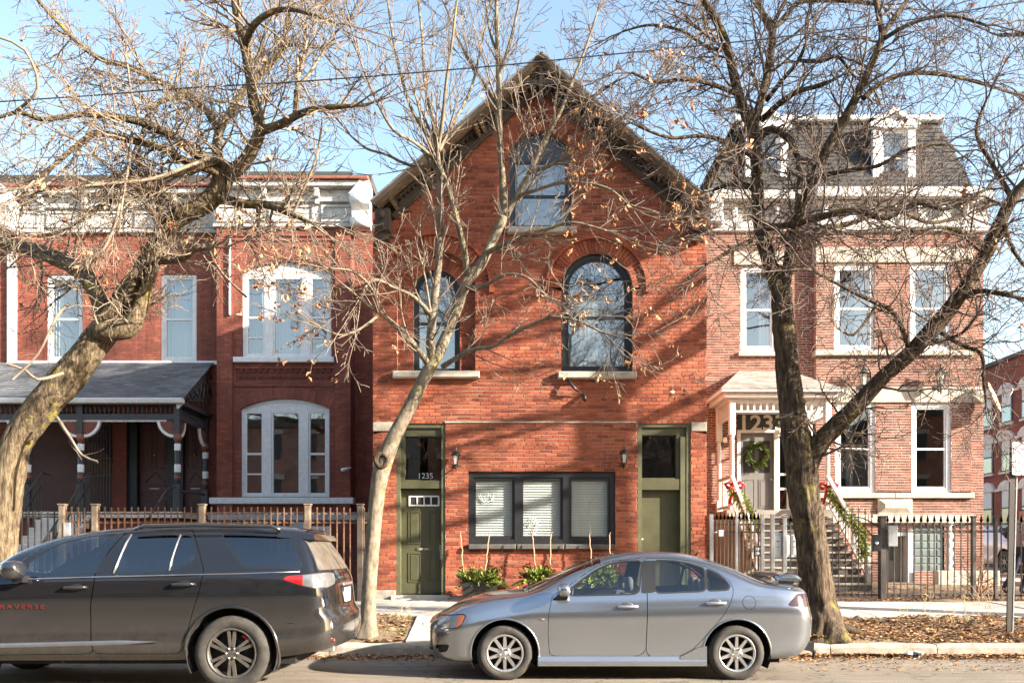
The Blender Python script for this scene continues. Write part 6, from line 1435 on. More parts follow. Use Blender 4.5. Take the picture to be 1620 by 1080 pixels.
# middle: slim maple with ascending stems
lbm = lambda p: (p.x > .6 and p.z < 8.2) or (p.x < -2.3 and p.z < 7)
TM = tree('young_tree', 'slim pale barked young tree with upright stems growing before the gabled house',
    [(580,1010,30,0),(582,985,25,0),(584,930,23,0),(590,850,23,0),(597,780,24,0),(606,735,28,0),(624,690,23,0),(650,640,21,0),(675,590,20,0),(692,562,19,0),(708,525,16,0),(724,488,15,0),(738,446,17,0),(760,420,15,.05),(780,380,14,.1),(797,343,14,.1)],
    [[(686,575,17,0),(681,545,15,-.05),(684,505,13,-.1),(690,450,12,-.1),(695,400,11,-.15),(697,330,10,-.2),(694,270,9,-.2),(690,235,9,-.2)],
     [(690,240,7,-.2),(670,205,6,-.3),(650,170,5,-.4),(632,110,5,-.5),(620,50,4,-.6),(612,-10,3,-.6)],[(690,238,7,-.2),(684,190,6,-.1),(672,130,5,0),(668,60,4,.1),(660,-10,3,.2)],[(692,238,7,-.2),(700,190,6,-.4),(706,130,5,-.6),(716,60,4,-.8),(724,-10,3,-.9)],
     [(686,250,6,-.2),(655,225,5,-.5),(622,205,5,-.8),(596,160,4,-1.0),(575,110,3,-1.2)],[(690,262,6,-.2),(650,262,5,.1),(612,245,4,.3),(580,235,4,.5),(555,215,3,.6)],[(694,240,6,-.2),(720,190,5,0),(745,140,4,.2),(760,80,4,.3),(770,20,3,.4)],
     [(740,442,11,0),(735,400,10,-.15),(722,345,9,-.3),(706,290,8,-.3),(692,255,7,-.25)],
     [(797,343,12,.1),(796,300,11,.1),(792,240,10,.1),(790,180,9,.1),(788,100,8,.1),(786,40,7,.1),(785,-30,5,.1)],
     [(790,180,7,.1),(770,140,5,.2),(745,100,5,.3),(722,55,4,.4),(705,10,3,.5)],[(789,120,6,.1),(806,70,5,0),(818,20,4,-.1),(825,-20,3,-.2)],[(788,90,6,.1),(775,50,4,.2),(768,0,3,.3)],
     [(799,345,11,.1),(815,315,10,.1),(838,272,8,0),(860,225,7,-.1),(885,180,6,-.2),(905,130,5,-.3),(925,80,4,-.4),(945,20,3,-.5)],
     [(838,272,7,0),(870,262,6,-.3),(905,240,5,-.5),(940,215,4,-.7),(965,205,3,-.8)],[(820,310,7,.1),(850,300,6,-.2),(885,290,5,-.4),(925,290,5,-.6),(965,300,4,-.7),(1000,330,3,-.8)],
     [(675,572,11,-.05),(655,545,9,-.3),(628,517,8,-.5),(600,494,6,-.7),(575,478,4,-.8)],[(684,500,8,-.1),(655,470,6,-.35),(625,456,5,-.5),(590,442,4,-.7),(570,470,3,-.8)],
     [(700,580,9,-.05),(722,566,8,-.2),(748,553,7,-.4),(782,547,6,-.5),(806,531,6,-.6),(836,516,5,-.7),(872,502,5,-.8),(912,507,4,-.9),(955,527,3,-1)],
     [(770,400,9,.05),(800,385,7,-.2),(830,370,6,-.4),(868,362,5,-.6),(905,352,4,-.8),(960,365,3,-.9)],[(735,455,8,0),(765,452,6,-.3),(800,435,5,-.5),(835,440,4,-.7),(865,470,3,-.8)],
     [(597,500,5,-.7),(570,520,4,-.9),(540,530,4,-1),(510,520,3,-1.1)],[(600,495,5,-.7),(590,460,4,-.9),(560,430,4,-1),(520,425,3,-1.1)]],
    SM_, (M['bark_m'], M['twig_m']), 12.75, 33, 300, lbm, .05, .25)
m = MB(); q = P(603, 728, 12.62); rr = random.Random(2)
for k, (r_, h) in enumerate(((.115,.07),(.12,-.0),(.085,-.02),(.065,-.005),(.04,.02),(.0,.03))):
    for j in range(14): a = j*math.pi/7; m.v.append((q.x+r_*math.cos(a)*(1+.1*math.sin(3*a)), q.y+h, q.z+r_*math.sin(a)*1.05))
for k in range(5):
    for j in range(14): m.face((k*14+j, k*14+(j+1) % 14, (k+1)*14+(j+1) % 14, (k+1)*14+j), .5, True)
m.build('knot', M['bark_r'], TM)
# right: dark furrowed tree forking into a leaning limb
TR = tree('forked_tree', 'dark furrowed bare tree forking into a long leaning limb behind the silver car', 
    [(1303,1014,74,0),(1299,985,63,0),(1294,955,55,0),(1289,900,48,0),(1280,830,46,0),(1271,780,47,0),(1267,730,48,0),(1257,680,42,0),(1250,620,37,0),(1244,560,34,0),(1238,500,32,0),(1236,458,32,0)],
    [[(1274,745,34,0),(1292,706,34,-.05),(1318,678,29,-.1),(1347,650,26,-.2),(1374,622,25,-.25),(1400,594,24,-.3),(1438,560,24,-.4),(1472,524,25,-.5),(1508,482,24,-.6),(1536,440,23,-.7),(1562,396,22,-.8),(1582,352,20,-.9),(1604,312,18,-1.0),(1640,270,14,-1.1)],
     [(1236,470,26,0),(1214,405,22,.05),(1202,352,20,.1),(1199,300,19,.15),(1196,245,19,.2),(1190,200,20,.2),(1180,180,17,.2),(1166,140,15,.1),(1156,100,14,0),(1146,60,13,-.1),(1126,20,12,-.2),(1100,-20,9,-.3)],
     [(1191,205,16,.2),(1197,183,14,.3),(1206,150,13,.5),(1216,110,13,.6),(1222,60,12,.7),(1220,40,12,.7),(1206,20,9,.8),(1192,-15,7,.9)],
     [(1221,44,10,.7),(1237,34,9,.8),(1256,10,8,.9),(1275,2,7,1.0),(1330,2,5,1.1),(1390,8,4,1.2)],
     [(1238,465,22,0),(1246,425,18,-.05),(1251,390,17,-.1),(1263,350,16,-.2),(1281,300,15,-.3),(1301,250,15,-.4),(1321,212,14,-.5),(1346,170,13,-.6),(1366,130,12,-.7),(1386,85,11,-.8),(1395,56,10,-.85),(1386,0,8,-.9),(1384,-30,7,-.9)],
     [(1395,58,9,-.85),(1412,32,8,-.7),(1432,5,7,-.6),(1450,-20,6,-.5)],[(1398,62,7,-.85),(1440,38,6,-1),(1500,25,5,-1.1),(1560,40,4,-1.2)],
     [(1366,155,9,-.7),(1400,128,8,-.5),(1440,116,7,-.3),(1490,118,6,-.1),(1545,130,5,.1),(1610,150,4,.2)],
     [(1212,160,8,.5),(1235,130,7,.3),(1262,98,6,.1),(1275,70,5,0)],[(1262,96,6,.1),(1300,97,6,0),(1325,90,5,-.2),(1350,120,4,-.4)],
     [(1205,190,10,.3),(1232,165,9,0),(1262,145,8,-.2),(1300,135,6,-.4),(1330,120,4,-.5)],
     [(1202,215,14,.2),(1222,205,13,0),(1250,222,11,-.1),(1262,250,9,-.2)],
     [(1520,468,9,-.6),(1552,460,8,-.8),(1590,466,7,-1),(1640,478,5,-1.1)],[(1480,520,8,-.5),(1520,545,7,-.7),(1552,560,6,-.8),(1556,600,5,-.9),(1560,640,3,-.9)],
     [(1440,556,9,-.4),(1415,497,8,-.7),(1384,478,7,-.9),(1354,464,6,-1),(1317,445,5,-1.1),(1285,428,4,-1.2)],[(1388,480,6,-.9),(1372,505,5,-1),(1350,530,4,-1.1),(1335,525,3,-1.2)],[(1440,550,7,-.4),(1480,540,6,-.7),(1520,528,5,-.9),(1545,500,4,-1)],
     [(1206,360,12,.1),(1250,356,10,-.3),(1300,342,10,-.5),(1350,332,9,-.7),(1400,345,8,-.8),(1450,322,7,-.9),(1500,330,6,-1),(1560,300,5,-1.1)],[(1255,375,10,-.1),(1300,362,9,.2),(1350,352,8,.4),(1410,330,7,.6),(1470,352,6,.8),(1530,340,5,.9)],
     [(1204,372,10,.1),(1180,385,8,-.2),(1150,400,6,-.4),(1115,420,4,-.5)],[(1199,300,9,.15),(1165,290,7,.4),(1130,300,5,.6)],[(1196,250,9,.2),(1150,225,7,-.2),(1110,215,6,-.4),(1060,218,5,-.6),(1010,200,4,-.7)],
     [(1170,150,9,.1),(1130,135,7,-.2),(1085,125,6,-.4),(1040,130,5,-.5),(1000,115,4,-.6)],[(1150,80,8,0),(1120,75,6,.4),(1080,50,5,.7),(1030,40,4,.9),(985,50,3,1)],[(1560,392,10,-.8),(1530,370,8,-1),(1490,360,6,-1.2),(1440,365,5,-1.3)],[(1585,345,9,-.9),(1600,390,7,-1),(1620,420,5,-1.1)],[(1290,280,8,-.35),(1340,270,7,-.6),(1390,262,6,-.8),(1440,235,5,-1),(1500,228,4,-1.1)],[(1600,312,9,-1),(1570,260,7,-.8),(1545,210,6,-.6),(1560,160,4,-.5)]],
    SR_, (M['bark_r'], M['twig_r']), 12.85, 47, 60, lambda p: p.x > 5.5, .20, .30)
# surface roots of the forked tree
rt = MB()
for (x, y, dx, dy, L_) in ((4.6, 12.85, 1, -.22, .85), (4.3, 12.7, -.6, -.2, .4), (4.65, 13.0, .8, .5, .6), (4.5, 12.65, .25, -.3, .25)):
    c = []; 
    for i in range(7): t = i/6; D_ = y+dy*L_*t; c.append((Vector((x+dx*L_*t, D_+CY, gz(max(12.5, D_))+.14*(1-t)**1.5-.01-.04*t+.08*math.exp(-((x+dx*L_*t-4.45)**2+(D_-12.9)**2)/.5))), lerp(.11, .02, t**.7)))
    p_, r_ = spline(c, .05); rough_tube(rt, p_, r_, 12, .2)
rt.build('roots', M['bark_r'], TR)
# the next trees down the street, out of frame: they lay the slanting shadows on the gabled house
ST = dict(SR_); ST.update(rmin=.007, gap=.13, dens=[5.0,5.0,0,0], L0=1.7, zig=[.1,.12,.12,0], nsparse=34)
bx0, by0 = 11.6, -4.0; rq = random.Random(8); LB = []
for k in range(34):
    z0 = rq.uniform(6.8, 14); s_ = (-1, 1)[k % 2]; ln = rq.uniform(2.0, 4.2); ux, uz = rq.uniform(-.55, .35), rq.uniform(.0, .65); r0 = rq.uniform(.05, .12)
    LB.append([(bx0+ux*ln*t+.12*math.sin(t*5+k), by0+s_*ln*t+.10*math.cos(t*4+k), z0+uz*ln*t+.12*math.sin(t*3+k), lerp(r0, .035, t)) for t in (0, .25, .5, .75, 1)])
for k in range(44):
    a_ = rq.uniform(0, 6.28); z0 = rq.uniform(11, 13.5); ln = rq.uniform(2, 4.2); LB.append([(bx0+ln*t*math.cos(a_)*.9, by0+ln*t*math.sin(a_)*.8, z0+ln*.75*t, lerp(.07, .018, t)) for t in (0, .33, .66, 1)])
tree('street_tree', 'tall bare street tree out of frame on the right, farther along the parkway', [(bx0, by0, .2, .34), (bx0+.05, by0, 2, .27), (bx0, by0+.05, 5, .24), (bx0+.1, by0, 8, .19), (bx0, by0, 11, .13), (bx0, by0, 14.5, .05)], LB, ST, (M['bark_r'], M['twig_r']), 12.93, 5, 0, None, .1, .3, world=True)
for src, x, y, rot, sc_, lb in ((TR, 21.5, -3.9, 1.1, 1.1, 'second bare street tree out of frame at the right, nearer the corner'), (TL, -6.5, -22.5, 2.0, 1.1, 'bare tree across the street behind the camera on the left'), (TR, 3.5, -22.0, .6, 1.15, 'bare tree across the street behind the camera in the middle'), (TM, 11.0, -22.3, 2.6, 1.3, 'bare tree across the street behind the camera on the right')):
    t2 = copy_tree(src); t2.location = Vector((x, y, t2.location.z)); t2.rotation_euler = (0, 0, rot); t2.scale = (sc_, sc_, sc_); tag(t2, lb, 'tree')
# ------------------------------------------------------------------ fallen leaves, grass, weeds
rr = random.Random(77)
def fallen(m, x, y, z, s):
    a = rr.uniform(0, 6.28); u = Vector((math.cos(a), math.sin(a), rr.uniform(-.35,.35)))*s; v = Vector((-math.sin(a), math.cos(a), rr.uniform(-.35,.35)))*s*.6; p = Vector((x, y, z+s*.25)); n = len(m.v); at = rr.random(); k = Vector((0,0,s*.3))
    m.v += [tuple(p-u), tuple(p+v+k), tuple(p+u), tuple(p-v+k*rr.random())]; m.face((n, n+1, n+2), at); m.face((n, n+2, n+3), at)
m = MB()
for i in range(15000):                                             # parkway
    x = rr.uniform(-4.5, 9.0); D_ = 12.5+1.55*rr.random()**1.2
    if -1.55 < x < -.15 and rr.random() < .93: continue
    if x < -1.5 and rr.random() < .35: continue
    z = gz(D_)+bumpy(x, D_)+.10*math.exp(-((x-4.45)**2+(D_-12.9)**2)/.5); fallen(m, x, D_+CY, z+rr.uniform(0, .015), rr.uniform(.018, .045))
m.build('parkway_leaves', M['leaf'], kind='stuff')
m = MB()
for i in range(5200):                                             # gutter, thinning out over the road
    x = rr.uniform(-6.5, 9.0); D_ = KD-.02-abs(rr.gauss(0, .30 if x > 1 else .22))
    if x > 3.5 and rr.random() < .25: D_ = KD-rr.uniform(.1, 1.6)
    fallen(m, x, D_+CY, .012, rr.uniform(.014, .036))
for i in range(3800):
    x = 5.5+rr.gauss(0, 2.2) if i % 3 else rr.uniform(-3, 9); D_ = KD-.02-abs(rr.gauss(0, .09))*(1+.8*math.sin(x*2.3)); fallen(m, x, D_+CY, .012+rr.uniform(0, .03), rr.uniform(.016, .042))
m.build('gutter_leaves', M['leaf'], kind='stuff')
m = MB()
for i in range(1500):                                             # foot of the iron fence
    x = rr.uniform(5.0, 10.2); D_ = DFN+rr.gauss(-.05, .10); fallen(m, x, D_+CY, gz(D_)+bumpy(x, D_)+.02, rr.uniform(.015,.035))
for i in range(500):
    x = rr.uniform(6.6, 11.5); D_ = rr.uniform(19.5, 22.0); fallen(m, x, D_+CY, gz(D_)+bumpy(x, D_), rr.uniform(.02,.045))
m.build('fence_leaves', M['leaf'], kind='stuff')
M['grass'] = pbr('winter grass', (.2,.2,.06), .8, var=.2, bmp=0, attr=[(.14,.18,.04),(.24,.25,.07),(.40,.33,.14),(.46,.37,.2)])
m = MB()
for i in range(5200):
    x = rr.uniform(-3.6, -1.55) if i % 3 else rr.uniform(5, 9); D_ = rr.uniform(12.8, 14.05); n1 = mnoise.noise(Vector((x*1.5, D_*1.5, 2)))
    if n1 < (.0 if x < 0 else .25): continue
    z = gz(D_)+bumpy(x, D_)-.01; h = rr.uniform(.03, .09); a = rr.uniform(0, 6.28); w_ = Vector((math.cos(a), math.sin(a), 0))*.004; e = Vector((rr.gauss(0,.03), rr.gauss(0,.03), h)); p = Vector((x, D_+CY, z)); n = len(m.v); m.v += [tuple(p-w_), tuple(p+w_), tuple(p+e)]; m.face((n, n+1, n+2), rr.random())
m.build('parkway_grass', M['grass'], kind='stuff')
m = MB(); M['straw'] = pbr('dry straw', (.50,.37,.20), .8, var=.3, bmp=0)
for (px, py, D_, h, nst) in ((1470,968,14.05,.42,5),(1530,962,14.0,.40,6),(1555,965,14.0,.46,6),(1505,978,13.6,.25,4),(1425,975,13.9,.22,4),(685,985,13.9,.12,4),(640,978,14.0,.16,5)):
    for k in range(nst):
        p = P(px+rr.uniform(-14,14), py, D_); p.z = gz(D_)+bumpy(p.x, D_); q = [p+Vector((rr.gauss(0,.01)*i, rr.gauss(0,.01)*i, h*rr.uniform(.8,1.1)*i/4)) for i in range(5)]; m.tube(q, .003, 3, cap=False)
        for j in range(4): e = q[rr.randint(1,4)]; m.tube([e, e+Vector((rr.gauss(0,.05), rr.gauss(0,.04), rr.uniform(.0,.07)))], .002, 3, cap=False)
m.build('parkway_weeds', M['straw'], kind='stuff')
SHB = thing('dry_shrub', 'leafless dry shrub with twisted stems behind the black iron fence', 'shrub', (XX(1545, 17.6), 17.6+CY, gz(17.6))); m = MB(); o2 = [[], [], [], []]; b = ORG[SHB]
S2 = dict(SR_); S2.update(L0=.5, dens=[6,5,0,0], rmin=.004)
for k in range(9): grow(o2, b+Vector((rr.uniform(-.12,.12), rr.uniform(-.1,.1), 0)), Vector((rr.uniform(-.6,.6), rr.uniform(-.4,.4), 1)), rr.uniform(.5,1.0), .022, 0, S2, rr)
for lv in range(3):
    for p_, r_ in o2[lv]: m.tube(p_, r_, 5 if lv == 0 else 3, cap=False)
m.build('stems', M['stick'], SHB); m = MB()
for k in range(240): fallen(m, b.x+rr.gauss(0,.3), b.y+rr.gauss(0,.2), b.z+abs(rr.gauss(0,.35)), rr.uniform(.02,.05))
m.build('leaves', M['leaf'], SHB, kind='stuff')
# ------------------------------------------------------------------ cars: one smooth shell, cut into panels, glass and lamps
def curve(pts):
    x = np.array([p[0] for p in pts], float); y = np.array([p[1] for p in pts], float); h = np.diff(x); dl = np.diff(y)/h; m = np.zeros(len(x))
    m[1:-1] = np.where(dl[:-1]*dl[1:] > 0, 2*dl[:-1]*dl[1:]/(dl[:-1]+dl[1:]+1e-12), 0); m[0], m[-1] = dl[0], dl[-1]
    def f(q):
        q = np.clip(q, x[0], x[-1]); i = np.clip(np.searchsorted(x, q)-1, 0, len(x)-2); t = (q-x[i])/h[i]; t2, t3 = t*t, t*t*t
        return (2*t3-3*t2+1)*y[i]+(t3-2*t2+t)*h[i]*m[i]+(-2*t3+3*t2)*y[i+1]+(t3-t2)*h[i]*m[i+1]
    return f
def sdf(P2, poly):
    """signed distance to a closed outline, negative inside"""
    a = np.array(poly, float); b = np.roll(a, -1, 0); d = np.full(len(P2), 1e9); ins = np.zeros(len(P2), bool)
    for p, q in zip(a, b):
        e = q-p; w = P2-p; t = np.clip((w@e)/(e@e+1e-12), 0, 1); d = np.minimum(d, np.hypot(*(w-t[:, None]*e).T))
        c = ((p[1] > P2[:, 1]) != (q[1] > P2[:, 1])) & (P2[:, 0] < (q[0]-p[0])*(P2[:, 1]-p[1])/(q[1]-p[1]+1e-12)+p[0]); ins ^= c
    return np.where(ins, -d, d)
def rounded(poly, k=5, r=.35):
    """soften the corners of an outline"""
    out = []; n = len(poly)
    for i in range(n):
        a, b, c = (np.array(poly[(i+j) % n], float) for j in (-1, 0, 1)); p, q = b+(a-b)*r*.5, b+(c-b)*r*.5
        for t in np.linspace(0, 1, k): out.append(tuple((1-t)**2*p+2*t*(1-t)*b+t*t*q))
    return out
class Shell:
    def __init__(s, L, W, zt, zs, zb, wf, front, rear, nose, tail, side, tum=.2, m1=26, m2=30, ns=120):
        zt, zs, zb, wf, nose, tail, side = map(curve, (zt, zs, zb, wf, nose, tail, side)); (fa, fp), (ra, rp) = front, rear
        U = []; K = []
        n_e = max(10, ns//6)
        for i in range(n_e):
            f = math.pi/2*(i+.02)/n_e; U.append(fa*(1-math.cos(f)**(2/fp))); K.append(math.sin(f)**(2/fp))
        for u in np.linspace(fa, L-ra, ns): U.append(u); K.append(1.)
        for i in range(n_e-1, -1, -1):
            f = math.pi/2*(i+.02)/n_e; U.append(L-ra*(1-math.cos(f)**(2/rp))); K.append(math.sin(f)**(2/rp))
        rows = []; th = np.linspace(0, math.pi/2, 500)
        for u, k in zip(U, K):
            b, sh, t = float(zb(u)), float(zs(u)), float(zt(u)); w = W*float(wf(u)); H = max(.02, t-sh); g = min(1, max(0, (H-.10)/.32)); g = g*g*(3-2*g)
            v = np.linspace(0, 1, m1); zl = b+(sh-b)*v; yl = w*side(v); ys = yl[-1]
            n1, n2 = 2.3+4.0*g, 2.0+.7*g; yy = ys*np.cos(th)**(2/n1); zz = sh+H*np.sin(th)**(2/n2); yy = yy*(1-tum*g*((zz-sh)/.5))
            yy[-1] = 0; al = np.concatenate([[0], np.cumsum(np.hypot(np.diff(yy), np.diff(zz)))]); q = np.linspace(0, al[-1], m2+1)[1:]
            yu, zu = np.interp(q, al, yy), np.interp(q, al, zz)
            Y = np.concatenate([yl, yu])*k; Z = np.concatenate([zl, zu])
            ga = max(0, 1-u/.9)**2; gr = max(0, 1-(L-u)/1.1)**2; X = u+nose(Z)*ga+tail(Z)*gr
            rows.append(np.concatenate([np.stack([X, -Y, Z], 1), np.stack([X, Y, Z], 1)[-2::-1]]))
        G = np.array(rows); s.G = G; ni, nj = G.shape[:2]
        du = np.gradient(G, axis=0); dv = np.gradient(G, axis=1); N = np.cross(du, dv); N /= np.linalg.norm(N, axis=2, keepdims=True)+1e-9
        s.V = [tuple(p) for p in G.reshape(-1, 3)]; s.N = [tuple(p) for p in N.reshape(-1, 3)]
        flip = np.mean(N[ni//2, :m1, 1]) > 0
        if flip: s.N = [(-a, -b, -c) for a, b, c in s.N]
        q = [(i*nj+j, (i+1)*nj+j, (i+1)*nj+j+1, i*nj+j+1) for i in range(ni-1) for j in range(nj-1)]
        s.polys = [p[::-1] if flip else p for p in q]; s.W = W; s.L = L; s.m1 = m1
    def split(s, polys, fn):
        V = np.array(s.V); N = np.array(s.N); val = fn(V, N); ins, out = [], []; cache = {}
        for p in polys:
            vs_ = [val[i] for i in p]
            if max(vs_) < 0: ins.append(p); continue
            if min(vs_) >= 0: out.append(p); continue
            a, b = [], []; k = len(p)
            for i in range(k):
                i0, i1 = p[i], p[(i+1) % k]; v0, v1 = vs_[i], vs_[(i+1) % k]; (a if v0 < 0 else b).append(i0)
                if (v0 < 0) != (v1 < 0):
                    e = (min(i0, i1), max(i0, i1)); 
                    if e not in cache:
                        t = val[e[0]]/(val[e[0]]-val[e[1]]); A, B = np.array(s.V[e[0]]), np.array(s.V[e[1]]); C, E = np.array(s.N[e[0]]), np.array(s.N[e[1]])
                        s.V.append(tuple(A+(B-A)*t)); s.N.append(tuple(C+(E-C)*t)); cache[e] = len(s.V)-1
                    a.append(cache[e]); b.append(cache[e])
            if len(a) > 2: ins.append(tuple(a))
            if len(b) > 2: out.append(tuple(b))
        return ins, out
    def emit(s, name, polys, mat, parent, off, inset=0., sides=True):
        if not polys: return None
        if sides:
            lo = [p for p in polys if max(s.V[i][1] for i in p) < .02]; hi = [p for p in polys if min(s.V[i][1] for i in p) > -.02]
            if lo and hi and len(lo)+len(hi) == len(polys) and max(s.V[i][1] for p in lo for i in p) < -.15:
                a = s.emit(name, lo, mat, parent, off, inset, False); s.emit(name, hi, mat, parent, off, inset, False); return a
        idx = {}; vs_ = []; ns_ = []; fs = []
        for p in polys:
            f = []
            for i in p:
                if i not in idx: idx[i] = len(vs_); v, n = s.V[i], s.N[i]; vs_.append((v[0]+off[0]-n[0]*inset, v[1]+off[1]-n[1]*inset, v[2]+off[2]-n[2]*inset)); ns_.append(n)
                if not f or f[-1] != idx[i]: f.append(idx[i])
            if len(f) > 2: fs.append(tuple(f))
        me = bpy.data.meshes.new(name); me.from_pydata(vs_, [], fs); me.polygons.foreach_set('use_smooth', [True]*len(me.polygons)); me.normals_split_custom_set_from_vertices(ns_)
        return link(name, me, mat, parent)
    def yat(s, x, z):                                            # near-side surface depth at (x, z)
        g = s.G[:, :s.G.shape[1]//2+1]; d = (g[..., 0]-x)**2+(g[..., 2]-z)**2; i = np.unravel_index(np.argmin(d), d.shape); return float(g[i][1])
def side_poly(poly, ny=.30):
    def f(V, N): d = sdf(V[:, [0, 2]], poly); return np.where(np.abs(N[:, 1]) < ny, np.maximum(d, .05), d)
    return f
def shifted(fn, k): return lambda V, N: fn(V, N)+k
def ellipsoid(m, c, r, n=14, e=1.0):
    k = n//2; b = len(m.v)
    for i in range(k+1):
        a = math.pi*i/k-math.pi/2
        for j in range(n):
            q = 2*math.pi*j/n; f = lambda v: math.copysign(abs(v)**e, v); m.v.append((c[0]+r[0]*f(math.cos(a))*f(math.cos(q)), c[1]+r[1]*f(math.cos(a))*f(math.sin(q)), c[2]+r[2]*f(math.sin(a))))
    for i in range(k):
        for j in range(n): m.face((b+i*n+j, b+i*n+(j+1) % n, b+(i+1)*n+(j+1) % n, b+(i+1)*n+j), .5, True)
def paint(name, col, rough, metal, dust, dust_amt, zlo, zhi, flake=.0):
    m, nt, b = nodes_of(name); tc = nt.nodes.new('ShaderNodeTexCoord'); sp = nt.nodes.new('ShaderNodeSeparateXYZ'); nt.links.new(tc.outputs['Object'], sp.inputs[0])
    mr = nt.nodes.new('ShaderNodeMapRange'); nt.links.new(sp.outputs[2], mr.inputs[0])
    for k, v in zip(('From Min', 'From Max', 'To Min', 'To Max'), (zlo, zhi, 1., .04)): mr.inputs[k].default_value = v
    n1 = noise(nt, 5, 8, .75); n2 = noise(nt, 260, 2, .8); mu = nt.nodes.new('ShaderNodeMath'); mu.operation = 'MULTIPLY'; nt.links.new(mr.outputs[0], mu.inputs[0]); nt.links.new(ramp(nt, n1, [(.25, (.45,)*3), (.75, (1,)*3)]), mu.inputs[1])
    m2 = nt.nodes.new('ShaderNodeMath'); m2.operation = 'MULTIPLY'; nt.links.new(mu.outputs[0], m2.inputs[0]); nt.links.new(ramp(nt, n2, [(.35, (.6,)*3), (.65, (1,)*3)]), m2.inputs[1])
    m3 = nt.nodes.new('ShaderNodeMath'); m3.operation = 'MULTIPLY'; m3.inputs[1].default_value = dust_amt; nt.links.new(m2.outputs[0], m3.inputs[0])
    nt.links.new(mixc(nt, m3.outputs[0], col, dust), b.inputs['Base Color'])
    rg = nt.nodes.new('ShaderNodeMapRange'); nt.links.new(m3.outputs[0], rg.inputs[0]); rg.inputs['To Min'].default_value = rough; rg.inputs['To Max'].default_value = .75; nt.links.new(rg.outputs[0], b.inputs['Roughness'])
    mt = nt.nodes.new('ShaderNodeMapRange'); nt.links.new(m3.outputs[0], mt.inputs[0]); mt.inputs['To Min'].default_value = metal; mt.inputs['To Max'].default_value = 0; nt.links.new(mt.outputs[0], b.inputs['Metallic'])
    ct = nt.nodes.new('ShaderNodeMapRange'); nt.links.new(m3.outputs[0], ct.inputs[0]); ct.inputs['To Min'].default_value = .9; ct.inputs['To Max'].default_value = .05; nt.links.new(ct.outputs[0], b.inputs['Coat Weight'])
    setin(b, Coat_Roughness=.05); MATS[name] = m; return m
M['silver'] = paint('silver paint', (.34,.365,.40), .20, .90, (.29,.26,.225), .18, .1, .7)
M['graphite'] = paint('graphite paint', (.010,.0105,.013), .09, .2, (.15,.128,.105), .48, .32, .95)
M['carglass'] = glass('car glass', (.78,.85,.85), .04)
M['darkglass'] = glass('tinted car glass', (.16,.19,.21), .13)
M['tyre'] = pbr('tyre rubber', (.022,.021,.020), .85, var=.5, vs_=10, col2=(.06,.05,.04), bmp=.3, bs=120)
M['alloy'] = pbr('alloy', (.62,.61,.59), .3, .85, var=.2, vs_=10, bmp=0)
M['alloy_d'] = pbr('dark alloy', (.10,.098,.095), .35, .6, var=.3, vs_=14, col2=(.20,.17,.14), bmp=0)
M['trim'] = pbr('black trim', (.010,.010,.011), .5, var=.2, bmp=0)
M['rubber'] = pbr('seam black', (.008,.008,.008), .9, var=0, bmp=0)
M['lens'] = pbr('clear lens', (.26,.26,.255), .08, .5, var=.3, vs_=20, bmp=.3, bs=40, coat=1)
M['lens_red'] = pbr('red lens', (.36,.012,.012), .1, var=.2, bmp=.2, bs=50, coat=1)
M['lens_dark'] = pbr('smoked red lens', (.045,.008,.010), .1, var=.4, vs_=18, bmp=.2, bs=50, coat=1)
M['lens_amber'] = pbr('amber lens', (.40,.10,.02), .12, var=.1, bmp=.2, bs=50, coat=1)
M['seat'] = pbr('grey seat cloth', (.10,.10,.105), .9, var=.2, bmp=.2)
